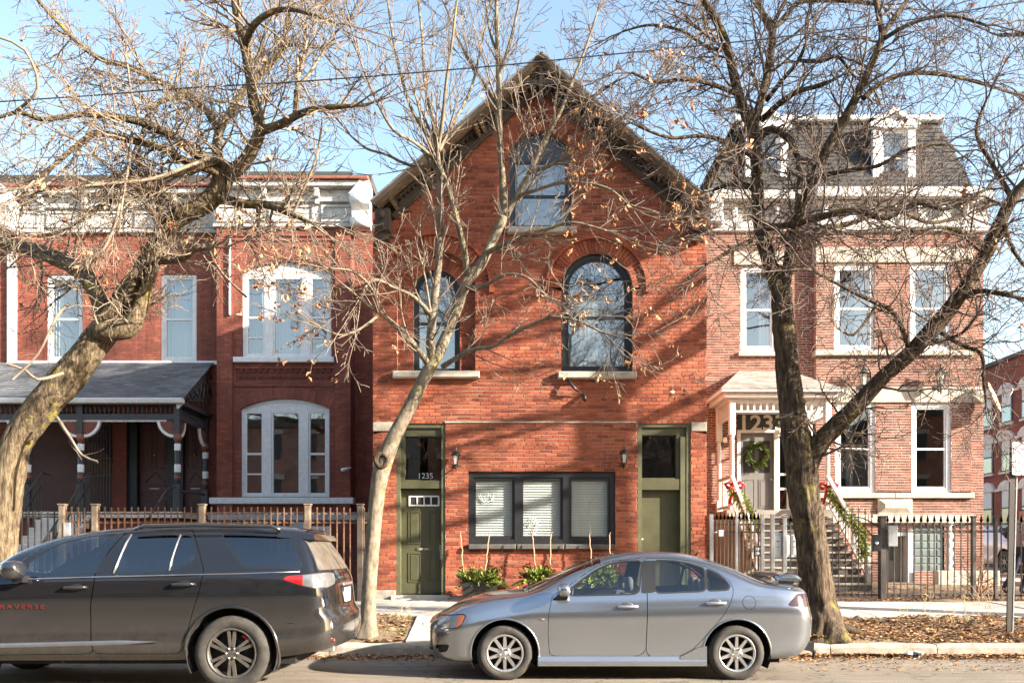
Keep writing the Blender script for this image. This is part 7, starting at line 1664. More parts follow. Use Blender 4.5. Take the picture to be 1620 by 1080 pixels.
def wheel(par, x, y, z, r, rr_, width, spokes, mat, sgn=-1, twin=False, caliper=None, name='wheel'):
    """sgn -1: outer face towards the camera side"""
    m = MB(); h = width; o = lambda a: sgn*a
    m.lathe([(rr_-.01, o(-.10)), (rr_, o(.0)), (rr_+.012, o(.012)), (lerp(rr_, r, .5), o(.022)), (r-.03, o(.012)), (r-.006, o(-.012)), (r, o(-.035)), (r, o(-h+.035)), (r-.02, o(-h+.005)), (rr_, o(-h))], (x, y, z), 32, 'y'); w = m.build(name, M['tyre'], par, smooth=True)
    m = MB(); m.lathe([(rr_+.004, o(.004)), (rr_-.004, o(.010)), (rr_-.018, o(.006)), (rr_-.026, o(-.03)), (rr_-.03, o(-.12))], (x, y, z), 32, 'y'); m.f.pop(); m.a.pop(); m.sm.pop(); m.f.pop(); m.a.pop(); m.sm.pop(); m.build('rim', mat, w, smooth=True)
    m = MB(); m.lathe([(rr_-.02, o(-.11)), (.05, o(-.09)), (.0, o(-.09))], (x, y, z), 24, 'y'); m.build('brake_disc', M['trim'], w)
    m = MB(); yo = y+o(-.002); yi = y+o(-.035)
    def spoke(a, w0, w1, r0, r1, dy0=.0, dy1=.0):
        c, s = math.cos(a), math.sin(a); pt = lambda r_, t, yy: (x+r_*c-t*s, yy, z+r_*s+t*c)
        A = [pt(r0, -w0, yo+o(dy0)), pt(r0, w0, yo+o(dy0)), pt(r1, w1, yo+o(dy1)), pt(r1, -w1, yo+o(dy1))]; B = [pt(r0, -w0*1.3, yi), pt(r0, w0*1.3, yi), pt(r1, w1*1.3, yi), pt(r1, -w1*1.3, yi)]
        m.hexa([A[0], A[1], B[1], B[0], A[3], A[2], B[2], B[3]])
    if twin:
        for k in range(spokes):
            a = math.pi/2+2*math.pi*k/spokes
            for d in (-.15, .15): 
                c0, c1 = a+d*1.25, a+d*.92; p0 = (x+.06*math.cos(c0), z+.06*math.sin(c0)); p1 = (x+(rr_-.015)*math.cos(c1), z+(rr_-.015)*math.sin(c1)); m.bar((p0[0], (yo+yi)/2, p0[1]), (p1[0], (yo+yi)/2, p1[1]), .033, .026, (0, 1, 0))
    else:
        for k in range(spokes): spoke(math.pi/2+2*math.pi*k/spokes, .020, .014, .045, rr_-.015, -.012, .004)
    m.lathe([(.075, o(-.034)), (.07, o(-.014)), (.035, o(-.008)), (.0, o(-.006))], (x, y, z), 20, 'y'); m.build('spokes', mat, w)
    m = MB(); nl = 6 if twin else 5
    for k in range(nl): a = math.pi/2+math.pi/nl+2*math.pi*k/nl; m.lathe([(.013, o(-.02)), (.013, o(.004)), (.007, o(.006))], (x+.056*math.cos(a), y, z+.056*math.sin(a)), 8, 'y')
    m.build('lug_nuts', M['chrome'] if twin else M['steel'], w)
    if caliper:
        m = MB(); m.tube([(x+(rr_-.055)*math.cos(a), y+o(-.07), z+(rr_-.055)*math.sin(a)) for a in (.5, .7, .9, 1.1)], .022, 6); m.build('caliper', caliper, w)
    return w
def arch_lip(sh, par, off, xw, zw, Rr, mat, w0=.012, wide=.0):
    m = MB(); pts = []
    for k in range(25):
        a = math.pi*(-.12+1.24*k/24); xx, zz = xw+Rr*math.cos(a), zw+Rr*math.sin(a)
        if zz < .2: continue
        pts.append((xx+off[0], sh.yat(xx, zz)+off[1]-.002, zz+off[2]))
    m.tube(pts, w0, 6); return m.build('arch_lip', mat, par)
def liner(par, off, xw, zw, Rr, W, mat):
    N = 20
    for s in (-1, 1):
        m = MB(); b = 0
        for k in range(N+1):
            a = math.pi*(-.15+1.3*k/N); q = (xw+(Rr+.005)*math.cos(a)+off[0], zw+(Rr+.005)*math.sin(a)+off[2]); m.v += [(q[0], off[1]+s*(W-.03), q[1]), (q[0], off[1]+s*(W-.36), q[1])]
        for k in range(N): m.face((b+2*k, b+2*k+1, b+2*k+3, b+2*k+2))
        n = len(m.v); m.v.append((xw+off[0], off[1]+s*(W-.36), zw+off[2])); 
        for k in range(N): m.face((b+2*k+1, b+2*k+3, n))
        m.build('wheel_well', mat, par)
def seat(m, x, y, z, h=.62):
    m.hexa([(x-.28,y-.24,z),(x+.22,y-.24,z),(x+.22,y+.24,z),(x-.28,y+.24,z),(x-.30,y-.24,z+.16),(x+.2,y-.24,z+.12),(x+.2,y+.24,z+.12),(x-.30,y+.24,z+.16)])
    m.hexa([(x+.10,y-.24,z+.1),(x+.26,y-.24,z+.1),(x+.26,y+.24,z+.1),(x+.10,y+.24,z+.1),(x+.28,y-.18,z+h),(x+.38,y-.18,z+h),(x+.38,y+.18,z+h),(x+.28,y+.18,z+h)])
    ellipsoid(m, (x+.36, y, z+h+.11), (.05,.13,.09), 10, .7)

# ---------------- silver saloon
def build_sedan():
    XC, DN = -1.0222, 10.01; W = .875; Yc = DN+W+CY; off = (XC, Yc, .012)
    c = lambda px, py, D=10.07: ((px-HX)*D/F-XC, EYE-(py-HY)*D/F)
    T = thing('silver_car', 'silver four door saloon car with rear wing parked at the kerb', 'car', (XC+2.28, Yc, 0))
    sh = Shell(4.57, W, [(0,.66),(.06,.705),(.13,.745),(.27,.82),(.45,.89),(.68,.95),(.9,.985),(1.09,1.0),(1.2,1.02),(1.33,1.075),(1.6,1.205),(1.9,1.335),(2.15,1.412),(2.4,1.455),(2.65,1.470),(2.95,1.455),(3.25,1.40),(3.55,1.305),(3.85,1.185),(3.98,1.14),(4.15,1.115),(4.4,1.09),(4.5,1.05),(4.57,.98)],
        [(0,.58),(.15,.66),(.4,.76),(.7,.84),(1.0,.90),(1.3,.95),(2.0,.965),(3.0,.995),(3.6,1.015),(4.0,1.015),(4.4,.985),(4.57,.92)], [(0,.24),(.4,.20),(.9,.2),(1.3,.185),(3.2,.185),(3.6,.22),(4.2,.25),(4.57,.33)],
        [(0,.955),(.8,.99),(1.6,1),(3.0,1),(4.0,.985),(4.57,.94)], (.55, 2.3), (.34, 2.8), [(.2,.05),(.38,.0),(.55,.0),(.66,.04),(.78,.11)], [(.3,-.10),(.5,-.01),(.65,0),(.8,-.03),(.95,-.05),(1.1,-.08)],
        [(0,.90),(.06,.955),(.14,.970),(.28,.972),(.45,.985),(.66,1.0),(.72,.999),(.82,.98),(.92,.958),(1,.922)], .33)
    ps = sh.polys; sm = M['silver']
    wf_, wr_ = (.94, .312), (3.575, .312)
    for w in (wf_, wr_): _, ps = sh.split(ps, lambda V, N: np.where(np.abs(N[:, 1]) < .2, .1, np.hypot(V[:, 0]-w[0], V[:, 2]-w[1])-.385))
    wins = [('front_window', [c(902,942,10.12),c(1009,939.5,10.12),c(1016.5,889.5,10.2),c(990,890.5,10.2),c(967,894.5,10.2),c(943,905,10.2),c(921,920,10.15),c(903,933,10.12)]),
            ('rear_window', [c(1036,938,10.12),c(1114.5,935,10.12),c(1114,900.5,10.2),c(1094,894,10.2),c(1071.6,889.8,10.2),c(1039.5,888.8,10.2)]),
            ('quarter_window', [c(1118.5,934.5,10.12),c(1150,933,10.12),c(1153,928,10.12),c(1147,920,10.15),c(1134.8,910,10.2),c(1119.5,902,10.2)])]
    for nm, pl in wins:
        pl = rounded(pl, 4, .25); a, ps = sh.split(ps, side_poly(pl, .2)); sh.emit('side_window', a, M['carglass'], T, off, .004)
        tr, ps = sh.split(ps, shifted(side_poly(pl, .2), -.018)); sh.emit('window_trim', tr, M['trim'], T, off, .001)
    # B pillar black
    a, ps = sh.split(ps, side_poly([c(1013,940,10.12),c(1035.5,938,10.12),c(1039,888,10.2),c(1018,888.6,10.2)], .2)); sh.emit('pillar', a, M['trim'], T, off, .002)
    ws = lambda V, N: np.where((N[:, 0] < -.15) & (N[:, 2] > .3) & (V[:, 2] > .95), np.maximum.reduce([1.22-V[:, 0], V[:, 0]-2.06, np.abs(V[:, 1])-(.66-.14*(V[:, 0]-1.2))]), .1)
    a, ps = sh.split(ps, ws); wsg = sh.emit('windscreen', a, M['carglass'], T, off, .003)
    rwf = lambda V, N: np.where((N[:, 0] > .15) & (N[:, 2] > .3) & (V[:, 2] > 1.0), np.maximum.reduce([3.22-V[:, 0], V[:, 0]-3.93, np.abs(V[:, 1])-(.50+.10*(V[:, 0]-3.2))]), .1)
    a, ps = sh.split(ps, rwf); sh.emit('rear_screen', a, M['carglass'], T, off, .003)
    fd = [c(1021,1039),c(869.4,1039),c(866.5,1005),c(867.4,974),c(872.5,948),c(876,941),c(903,925,10.15),c(925,909,10.2),c(944,897.5,10.2),c(968,889,10.25),c(1020,883.5,10.25),c(1024,939)]
    rd = [c(1021,1039),c(1024,939),c(1020,883.5,10.25),c(1075,885,10.25),c(1100,890,10.25),c(1130,903,10.25),c(1152,919,10.2),c(1160,932,10.1),c(1160,940),c(1155,954),c(1143,974),c(1122.6,998.5),c(1102,1021),c(1090,1033),c(1078,1039)]
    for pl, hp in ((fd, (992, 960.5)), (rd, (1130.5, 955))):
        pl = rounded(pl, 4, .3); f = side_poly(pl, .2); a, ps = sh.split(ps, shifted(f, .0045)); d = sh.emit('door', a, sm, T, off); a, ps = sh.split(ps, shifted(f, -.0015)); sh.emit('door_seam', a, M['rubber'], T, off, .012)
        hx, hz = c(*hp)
        m = MB(); y = sh.yat(hx, hz)+off[1]; ellipsoid(m, (hx+off[0], y+.004, hz+off[2]), (.075, .008, .052), 16); m.build('handle_recess_shade', pbr('recess', (.10,.10,.105), .4, .5, var=.2, bmp=0), d)  # dark disc on the uncut door paints the shade of a finger hollow
        m = MB(); m.tube([(hx+off[0]-.11, y-.006, hz+off[2]), (hx+off[0]-.09, y-.03, hz+off[2]+.002), (hx+off[0]+.09, y-.034, hz+off[2]+.004), (hx+off[0]+.115, y-.006, hz+off[2]+.004)], [.014,.017,.017,.016], 8); m.build('handle', pbr('handle silver', (.55,.555,.56), .25, .8, var=0, bmp=0, coat=.5), d)
    fl = lambda V, N: np.where(np.abs(N[:, 1]) < .3, .1, np.hypot(V[:, 0]-c(1184, 954)[0], V[:, 2]-c(1184, 954)[1])-.073)
    a, ps = sh.split(ps, fl); sh.emit('fuel_flap', a, sm, T, off, -.001); a, ps = sh.split(ps, shifted(fl, -.005)); sh.emit('flap_seam', a, M['rubber'], T, off, .004)
    hl = rounded([c(690,981,10.45),c(693,974.5,10.4),c(739,971,10.2),c(729,991,10.2),c(706,993,10.3),c(693,988,10.4)], 4, .4); f = side_poly(hl, .02)
    a, ps = sh.split(ps, f); am, cl = sh.split(a, side_poly([c(726,970,10.2),c(742,968,10.2),c(731,993,10.2),c(719,993,10.2)], 0)); sh.emit('headlight', cl, M['lens'], T, off, .004); sh.emit('indicator', am, M['lens_amber'], T, off, .004)
    a, ps = sh.split(ps, shifted(f, -.008)); sh.emit('headlight_trim', a, M['trim'], T, off, .003)
    m = MB()
    for q in (c(699, 982, 10.5), c(712, 981, 10.4)): m.lathe([(.045,.0),(.04,.02),(.0,.03)], (q[0]+off[0]+.03, sh.yat(q[0]+.02, q[1])+off[1]+.05, q[1]+off[2]), 12, 'y')
    m.build('lamp_reflector', M['chrome'], T)
    tl = rounded([c(1240.5,958.5,10.15),c(1253,939,10.3),c(1268,940,10.5),c(1271,957,10.5)], 4, .3); f = side_poly(tl, .02); a, ps = sh.split(ps, f); sh.emit('tail_light', a, M['lens_dark'], T, off, .003); a, ps = sh.split(ps, shifted(f, -.005)); sh.emit('tail_light_seam', a, M['rubber'], T, off, .004)
    # front fog recess, grille
    fg = [c(691,1017,10.5),c(714,1017,10.3),c(708,1030,10.3),c(693,1030,10.5)]; a, ps = sh.split(ps, side_poly(rounded(fg, 4, .4), .0)); sh.emit('fog_recess', a, M['trim'], T, off, .03)
    gr = lambda V, N: np.where(N[:, 0] < -.45, np.maximum(np.abs(V[:, 1])-.52, np.abs(V[:, 2]-.46)-.15), .1); a, ps = sh.split(ps, gr); sh.emit('grille', a, M['trim'], T, off, .025)
    # bumper seam at the rear, bonnet seam
    bs = lambda V, N: np.abs((V[:, 0]-c(1216,991,10.07)[0])*.77+(V[:, 2]-c(1216,991)[1])*-.64)-.004
    bsm = lambda V, N: np.where((V[:, 0] > 3.8) & (V[:, 2] > .55) & (V[:, 2] < .88), bs(V, N), .1); a, ps = sh.split(ps, bsm); sh.emit('bumper_seam', a, M['rubber'], T, off, .006)
    bp = lambda V, N: np.where(V[:, 0] > 3.7, -((V[:, 0]-c(1216,991,10.07)[0])*.77+(V[:, 2]-c(1216,991)[1])*-.64), .1)
    bn = lambda V, N: np.where((V[:, 0] < 1.19) & (N[:, 2] > .3), np.abs(np.abs(V[:, 1])-(.60+.10*V[:, 0]))-.004, .1); a, ps = sh.split(ps, bn); sh.emit('bonnet_seam', a, M['rubber'], T, off, .006)
    hd = lambda V, N: np.where((V[:, 0] < 1.21) & (N[:, 2] > .3), np.abs(V[:, 1])-(.60+.10*V[:, 0]), .1); a, ps = sh.split(ps, hd); sh.emit('bonnet', a, sm, T, off)
    ck = lambda V, N: np.where((V[:, 2] > .93) & (N[:, 2] > .5), np.maximum(np.abs(V[:, 0]-1.185)-.035, np.abs(V[:, 1])-.66), .1); a, ps = sh.split(ps, ck); sh.emit('cowl', a, M['trim'], T, off, .012)
    a, ps = sh.split(ps, bp); sh.emit('rear_bumper', a, sm, T, off)
    fb = lambda V, N: np.where(V[:, 0] < .95, np.maximum(V[:, 2]-.62, V[:, 0]-.9), .1); a, ps = sh.split(ps, fb); sh.emit('front_bumper', a, sm, T, off)
    sh.emit('body', ps, sm, T, off)
    # side skirt
    m = MB(); x0, x1 = c(851, 0)[0]+off[0], c(1115, 0)[0]+off[0]; yy = off[1]-W
    m.xprism([(yy+.06, .30), (yy+.012, .285), (yy-.012, .235), (yy-.008, .18), (yy+.10, .165), (yy+.12, .28)], x0, x1); m.build('side_skirt', sm, T)
    m = MB(); m.prism([(c(1075,0)[0]+off[0], .285), (c(1102,0)[0]+off[0], .285+.10), (c(1116.5,0)[0]+off[0], .285+.12), (c(1116.5,0)[0]+off[0], .18), (c(1075,0)[0]+off[0], .18)], yy-.006, yy+.05); m.build('skirt_flare', sm, T)
    for s, nmx in ((-1, .0), (1, 0)):
        for w in (wf_, wr_): wheel(T, w[0]+off[0], off[1]+s*(W-.035), w[1]+.008, .318, .212, .205, 10, M['alloy'], s)
    for w in (wf_, wr_): arch_lip(sh, T, off, w[0], w[1], .388, sm, .011); liner(T, off, w[0], w[1], .385, W, M['rubber'])
    # mirror
    q = c(892, 934, 9.95); m = MB(); ellipsoid(m, (q[0]+off[0], off[1]-W-.09, q[1]+off[2]), (.075,.115,.072), 18, .75); mi = m.build('mirror', sm, T); m = MB(); m.hexa([(q[0]+off[0]-.12,off[1]-W+.03,q[1]-.10),(q[0]+off[0]+.05,off[1]-W+.03,q[1]-.10),(q[0]+off[0]+.05,off[1]-W+.06,q[1]-.10),(q[0]+off[0]-.12,off[1]-W+.06,q[1]-.10),(q[0]+off[0]-.02,off[1]-W-.05,q[1]-.02),(q[0]+off[0]+.05,off[1]-W-.05,q[1]-.02),(q[0]+off[0]+.05,off[1]-W+.06,q[1]+.0),(q[0]+off[0]-.0,off[1]-W+.06,q[1]+.0)]); m.build('mirror_foot', M['trim'], mi)
    # rear wing
    m = MB(); N = 12; sec = [(-.14,.0),(-.05,.03),(.08,.034),(.16,.014),(.15,-.012),(0,-.004)]; wx, wz = c(1222, 910, 10.6)[0], 1.20
    for k in range(N+1):
        t = -1+2*k/N; y = off[1]+t*.66; dz = -.06*abs(t)**6; 
        for sx, sz in sec: m.v.append((wx+off[0]+.04+sx+.03*abs(t)**3, y, wz+sz+dz))
    for k in range(N):
        for j in range(6): m.face((k*6+j, k*6+(j+1) % 6, (k+1)*6+(j+1) % 6, (k+1)*6+j), .5, True)
    m.face(tuple(range(5, -1, -1))); m.face(tuple(N*6+j for j in range(6))); wg = m.build('rear_wing', sm, T)
    for s in (-1, 1):
        m = MB(); y = off[1]+s*.60; m.hexa([(wx+off[0]-.06,y-.03,1.06),(wx+off[0]+.13,y-.03,1.05),(wx+off[0]+.13,y+.03,1.05),(wx+off[0]-.06,y+.03,1.06),(wx+off[0]+.02,y-.02,wz-.02),(wx+off[0]+.17,y-.02,wz-.02),(wx+off[0]+.17,y+.02,wz-.02),(wx+off[0]+.02,y+.02,wz-.02)]); m.build('wing_support', sm, wg)
    m = MB(); q = c(1100, 881, 10.9); m.tube([(q[0]+off[0], off[1], 1.43), (q[0]+off[0]+.06, off[1], 1.50)], [.012,.004], 6); m.build('aerial', M['trim'], T)
    m = MB(); q = c(857, 980); ellipsoid(m, (q[0]+off[0], sh.yat(*q)+off[1], q[1]+off[2]), (.03,.008,.011), 10, .7); m.build('side_repeater', M['lens'], T)
    m = MB(); m.box(XC+.5, XC+4.1, Yc-.70, Yc+.70, .20, .34); m.box(XC+.35, XC+1.15, Yc-.6, Yc+.6, .3, .6); m.build('underbody', M['rubber'], T)
    m = MB(); m.hexa([(XC+1.2,Yc-.66,.55),(XC+1.62,Yc-.66,.55),(XC+1.62,Yc+.66,.55),(XC+1.2,Yc+.66,.55),(XC+1.25,Yc-.66,.93),(XC+1.58,Yc-.66,.95),(XC+1.58,Yc+.66,.95),(XC+1.25,Yc+.66,.93)]); m.box(XC+3.45, XC+4.0, Yc-.6, Yc+.6, .85, .96); m.build('dashboard', M['trim'], T)
    m = MB(); seat(m, XC+2.05, Yc-.36, .38, .60); seat(m, XC+2.05, Yc+.36, .38, .60); seat(m, XC+2.95, Yc-.36, .40, .56); seat(m, XC+2.95, Yc+.36, .40, .56); seat(m, XC+2.95, Yc, .40, .54); m.build('seats', M['seat'], T)
    m = MB(); m.tube([(XC+1.72+.02*math.sin(a), Yc-.36+.18*math.cos(a), .93+.18*math.sin(a)) for a in [i*math.pi/8 for i in range(17)]], .014, 6); m.build('steering_wheel', M['trim'], T)
    m = MB()
    for a, b in (((1.16,-.5,1.02),(1.30,.1,1.085)), ((1.16,.05,1.03),(1.30,.6,1.07))): m.tube([(XC+a[0], Yc+a[1], a[2]), (XC+b[0], Yc+b[1], b[2])], .008, 5)
    m.build('wipers', M['trim'], T)
    m = MB(); q = c(1272, 1035, 10.9); b = Vector((q[0]+off[0]-.02, off[1]-.25, .33)); m.hexa([b+Vector(p) for p in ((-.16,-.08,-.02),(.02,-.08,-.05),(.02,.12,-.05),(-.16,.12,-.02),(-.14,-.08,.05),(.03,-.08,.06),(.03,.12,.06),(-.14,.12,.05))]); m.tube([b+Vector((-.02,0,0)), b+Vector((.05,-.02,-.06)), b+Vector((.03,-.02,-.14))], [.03,.025,.012], 6); m.build('torn_trim', M['rubber'], T)
    for s in (-1,):
        m = MB(); m.lathe([(0,-.004),(.022,-.002),(.024,.004)], (wf_[0]+off[0], off[1]+s*(W-.035)+.006*s*-1-.0, wf_[1]+.008), 12, 'y'); m.build('hub_badge', M['alloy'], T)
    return T
build_sedan()

# ---------------- dark three-row vehicle
def build_suv(XC=-7.078, DN=9.33, label='dusty dark graphite SUV with tinted glass parked ahead of the silver car', main=True, pm=None, name='dark_suv', cat='car', group=None):
    W = .985; Yc = DN+W+CY; off = (XC, Yc, .012); c = lambda px, py, D=9.38: ((px-HX)*D/F-XC, EYE-(py-HY)*D/F); sm = pm or M['graphite']
    T = thing(name, label, cat, (XC+2.6, Yc, 0), group)
    sh = Shell(5.22, W, [(0,.88),(.08,.98),(.4,1.07),(.9,1.14),(1.2,1.19),(1.47,1.345),(1.72,1.512),(2.07,1.637),(2.49,1.709),(2.93,1.748),(3.4,1.77),(4.0,1.77),(4.5,1.752),(4.85,1.73),(5.05,1.71),(5.22,1.69)],
        [(0,.80),(.3,.94),(.8,1.04),(1.3,1.13),(1.7,1.19),(2.5,1.222),(4,1.24),(4.8,1.245),(5.22,1.22)], [(0,.32),(.6,.28),(1.6,.30),(3.5,.305),(4.5,.33),(4.8,.36),(5.22,.44)],
        [(0,.95),(.8,.985),(1.6,1),(3.6,1),(4.5,.99),(5.22,.95)], (.55, 2.6), (.30, 3.0), [(.3,.04),(.5,.0),(.75,.0),(.95,.06),(1.1,.12)], [(.35,-.06),(.5,.01),(.62,.03),(.75,.01),(.85,-.05),(1.0,-.07),(1.15,-.09),(1.25,-.13),(1.4,-.21),(1.55,-.31),(1.64,-.36),(1.72,-.33)],
        [(0,.88),(.07,.945),(.14,.972),(.20,.976),(.32,.968),(.46,.974),(.66,.996),(.74,1.0),(.82,.994),(.92,.984),(.97,.970),(1,.945)], .30, 24 if main else 14, 28 if main else 14, 120 if main else 50)
    ps = sh.polys; wf_, wr_ = (1.04, .392), (4.11, .392)
    for w in (wf_, wr_): _, ps = sh.split(ps, lambda V, N: np.where(np.abs(N[:, 1]) < .2, .1, np.hypot(V[:, 0]-w[0], V[:, 2]-w[1])-.478))
    wins = [([c(39,916.5,9.45),c(154,909.5,9.45),c(180,846,9.6),c(135,851,9.6),c(96,861,9.6),c(60,882,9.55),c(40,906,9.45)], 'darkglass'), ([c(183,908.5,9.45),c(268.5,904.5,9.45),c(279,847.5,9.6),c(202,846.5,9.6)], 'darkglass'),
            ([c(272,904,9.45),c(292,896,9.45),c(308,886,9.5),c(309,868,9.55),c(300,849,9.6),c(284,847.5,9.6)], 'darkglass'), ([c(347,845.5,9.6),c(456,845,9.65),c(484,899,9.6),c(391,897,9.55)], 'darkglass')]
    for k, (pl, gm) in enumerate(wins):
        pl = rounded(pl, 4, .18); a, ps = sh.split(ps, side_poly(pl, .2)); sh.emit('side_window', a, M[gm], T, off, .003); tr, ps = sh.split(ps, shifted(side_poly(pl, .2), -.016)); sh.emit('window_trim', tr, M['trim'], T, off, .001)
    ws = lambda V, N: np.where((N[:, 0] < -.15) & (N[:, 2] > .3) & (V[:, 2] > 1.1), np.maximum.reduce([1.27-V[:, 0], V[:, 0]-2.1, np.abs(V[:, 1])-.72]), .1); a, ps = sh.split(ps, ws); sh.emit('windscreen', a, M['carglass'], T, off, .003)
    # tailgate glass, plate recess and lamps
    rw = lambda V, N: np.where((N[:, 0] > .25) & (V[:, 0] > 4.3), np.maximum.reduce([1.265-V[:, 2], V[:, 2]-1.585, np.abs(V[:, 1])-(.80-.55*(V[:, 2]-1.26))]), .1); a, ps = sh.split(ps, rw); sh.emit('rear_screen', a, M['dustglass'], T, off, .004)
    tr, ps = sh.split(ps, shifted(rw, -.012)); sh.emit('rear_screen_trim', tr, M['trim'], T, off, .002)
    def lamp(V, N): d = sdf(np.stack([V[:, 0]-np.abs(V[:, 1])*.45, V[:, 2]], 1), rounded(lp, 4, .3)); return np.where(V[:, 0] < 4.2, .1, d)
    tx = lambda x, y: x-abs(y)*.45
    lp = [(tx(4.58,.965),1.195),(tx(5.10,.80),1.235),(tx(5.12,.50),1.225),(tx(5.12,.50),1.115),(tx(5.10,.78),1.075),(tx(4.90,.93),1.09),(tx(4.78,.95),1.125)]
    a, ps = sh.split(ps, lamp); rd_, cl = sh.split(a, lambda V, N: np.where(np.abs(V[:, 1]) > .80, V[:, 0]-4.86, .1)); sh.emit('tail_light', cl, M['lens'], T, off, .0); sh.emit('tail_lens', rd_, M['lens_red'], T, off, .0); a, ps = sh.split(ps, shifted(lamp, -.012)); sh.emit('lamp_trim', a, M['trim'], T, off, .004)
    rd = [c(150,1035.5),c(145,1008),c(146,964),c(152,918),c(158,900,9.5),c(196,840,9.65),c(300,838,9.65),c(313,862,9.6),c(320,886,9.5),c(323,906),c(317,940),c(309,962),c(300,990),c(295,1018),c(286,1033),c(280,1035.5)]; fd = [c(150,1035.5),c(145,1008),c(146,964),c(152,918),c(158,900,9.5),c(196,840,9.65),c(130,843,9.65),c(90,855,9.65),c(50,880,9.6),c(20,910,9.5),c(-38,918,9.4),c(-42,960,9.4),c(-36,1038)]
    for pl, hp in ((fd, (123, 931)), (rd, (293, 926))):
        pl = rounded(pl, 4, .3); f = side_poly(pl, .2); a, ps = sh.split(ps, shifted(f, .0045)); d = sh.emit('door', a, sm, T, off); a, ps = sh.split(ps, shifted(f, -.002)); sh.emit('door_seam', a, M['rubber'], T, off, .014)
        if not main: continue
        hx, hz = c(*hp); y = sh.yat(hx, hz)+off[1]; m = MB(); ellipsoid(m, (hx+off[0], y+.004, hz+off[2]), (.085,.008,.045), 16); m.build('handle_recess_shade', M['trim'], d)  # black disc again: hollow's shade given as colour, door surface not cut
        m = MB(); m.tube([(hx+off[0]-.13, y-.004, hz+off[2]), (hx+off[0]-.10, y-.034, hz+off[2]+.003), (hx+off[0]+.08, y-.036, hz+off[2]+.008), (hx+off[0]+.12, y-.006, hz+off[2]+.008)], [.015,.018,.018,.016], 8); m.build('handle', M['gloss'], d)
    if main:
        fl = lambda V, N: np.where(np.abs(N[:, 1]) < .3, .1, np.hypot(V[:, 0]-c(395,927.5)[0], (V[:, 2]-c(395,927.5)[1])*1.35)-.095); a, ps = sh.split(ps, fl); sh.emit('fuel_flap', a, sm, T, off, -.0005); a, ps = sh.split(ps, shifted(fl, -.004)); sh.emit('flap_seam', a, M['rubber'], T, off, .004)
    bb = lambda V, N: np.where(V[:, 0] > 4.45, np.abs(V[:, 2]-(.70+.05*np.maximum(0, V[:, 0]-4.9)))-.004, .1); a, ps = sh.split(ps, bb); sh.emit('bumper_seam', a, M['rubber'], T, off, .01)
    tgs = lambda V, N: np.where((V[:, 0] > 4.8) & (V[:, 2] > .70) & (V[:, 2] < 1.08) & (N[:, 0] > .1), np.abs(np.abs(V[:, 1])-.74)-.004, .1); a, ps = sh.split(ps, tgs); sh.emit('tailgate_seam', a, M['rubber'], T, off, .01)
    a, ps = sh.split(ps, lambda V, N: np.where(V[:, 0] > 4.45, V[:, 2]-.702, .1)); sh.emit('rear_bumper', a, sm, T, off)
    a, ps = sh.split(ps, lambda V, N: np.where(V[:, 0] < .95, V[:, 2]-.66, .1)); sh.emit('front_bumper', a, sm, T, off)
    sh.emit('body', ps, sm, T, off)
    for s in (-1, 1):
        for w in (wf_, wr_): wheel(T, w[0]+off[0], off[1]+s*(W-.03), w[1]+.006, .398, .265, .25, 6, M['alloy_d'], s, True, M['calred'] if main else None)
    for w in (wf_, wr_): arch_lip(sh, T, off, w[0], w[1], .49, sm, .020); liner(T, off, w[0], w[1], .478, W, M['rubber'])
    m = MB(); m.box(XC+.5, XC+4.75, Yc-.8, Yc+.8, .27, .45); m.box(XC+.3, XC+1.2, Yc-.7, Yc+.7, .4, .9); m.build('underbody', M['rubber'], T)
    m = MB(); m.box(XC+1.25, XC+1.7, Yc-.78, Yc+.78, .6, 1.14); m.build('dashboard', M['trim'], T)
    m = MB()
    for x in (2.35, 3.15, 4.0):
        for y in (-.42, .42): seat(m, XC+x, Yc+y, .55, .68)
    m.build('seats', M['seat'], T)
    if not main: return T
    # bright strips
    m = MB(); pts = [c(-60, 919, 9.35), c(60, 916.5, 9.35), c(160, 913.5, 9.35), c(290, 910.5, 9.35), c(400, 908, 9.35), c(474, 905.5, 9.4)]; m.tube([(q[0]+off[0], sh.yat(*q)+off[1]-.003, q[1]+off[2]) for q in pts], .008, 5); m.build('belt_moulding', M['chrome'], T)
    m = MB(); N = 24; a, b = c(-60, 1021)[0], c(252, 1014)[0]
    for k in range(N+1):
        t = k/N; x = lerp(a, b, t); z = lerp(c(0, 1022)[1], c(0, 1014)[1], t); w_ = .026*min(1, (1-t)*5+.05); y = off[1]+sh.yat(x, z)
        m.v += [(x+off[0], y-.002, z-w_), (x+off[0], y-.022, z-w_*.2), (x+off[0], y-.016, z+w_*.7), (x+off[0], y-.001, z+w_)]
    for k in range(N):
        for j in range(3): m.face((k*4+j, (k+1)*4+j, (k+1)*4+j+1, k*4+j+1), .5, True)
    m.build('door_moulding', pbr('satin moulding', (.30,.31,.33), .3, .8, var=.2, bmp=0), T)
    for pa, pb in (((184,908),(201.5,846.5)), ((270.5,904),(281.5,847))):
        a, b = c(*pa, 9.45), c(*pb, 9.6); m = MB(); m.tube([(lerp(a[0], b[0], t)+off[0], sh.yat(lerp(a[0], b[0], t), lerp(a[1], b[1], t))+off[1]-.004, lerp(a[1], b[1], t)+off[2]) for t in (0,.25,.5,.75,1)], .010, 6); m.build('pillar_strip', M['alloy'], T)
    q = c(22, 903, 9.2); m = MB(); ellipsoid(m, (q[0]+off[0], off[1]-W-.14, q[1]+off[2]), (.10,.14,.10), 18, .7); mi = m.build('mirror', M['gloss'], T); m = MB(); m.box(q[0]+off[0]-.05, q[0]+off[0]+.06, off[1]-W-.08, off[1]-W+.06, q[1]-.12, q[1]-.05); m.build('mirror_foot', M['trim'], mi)
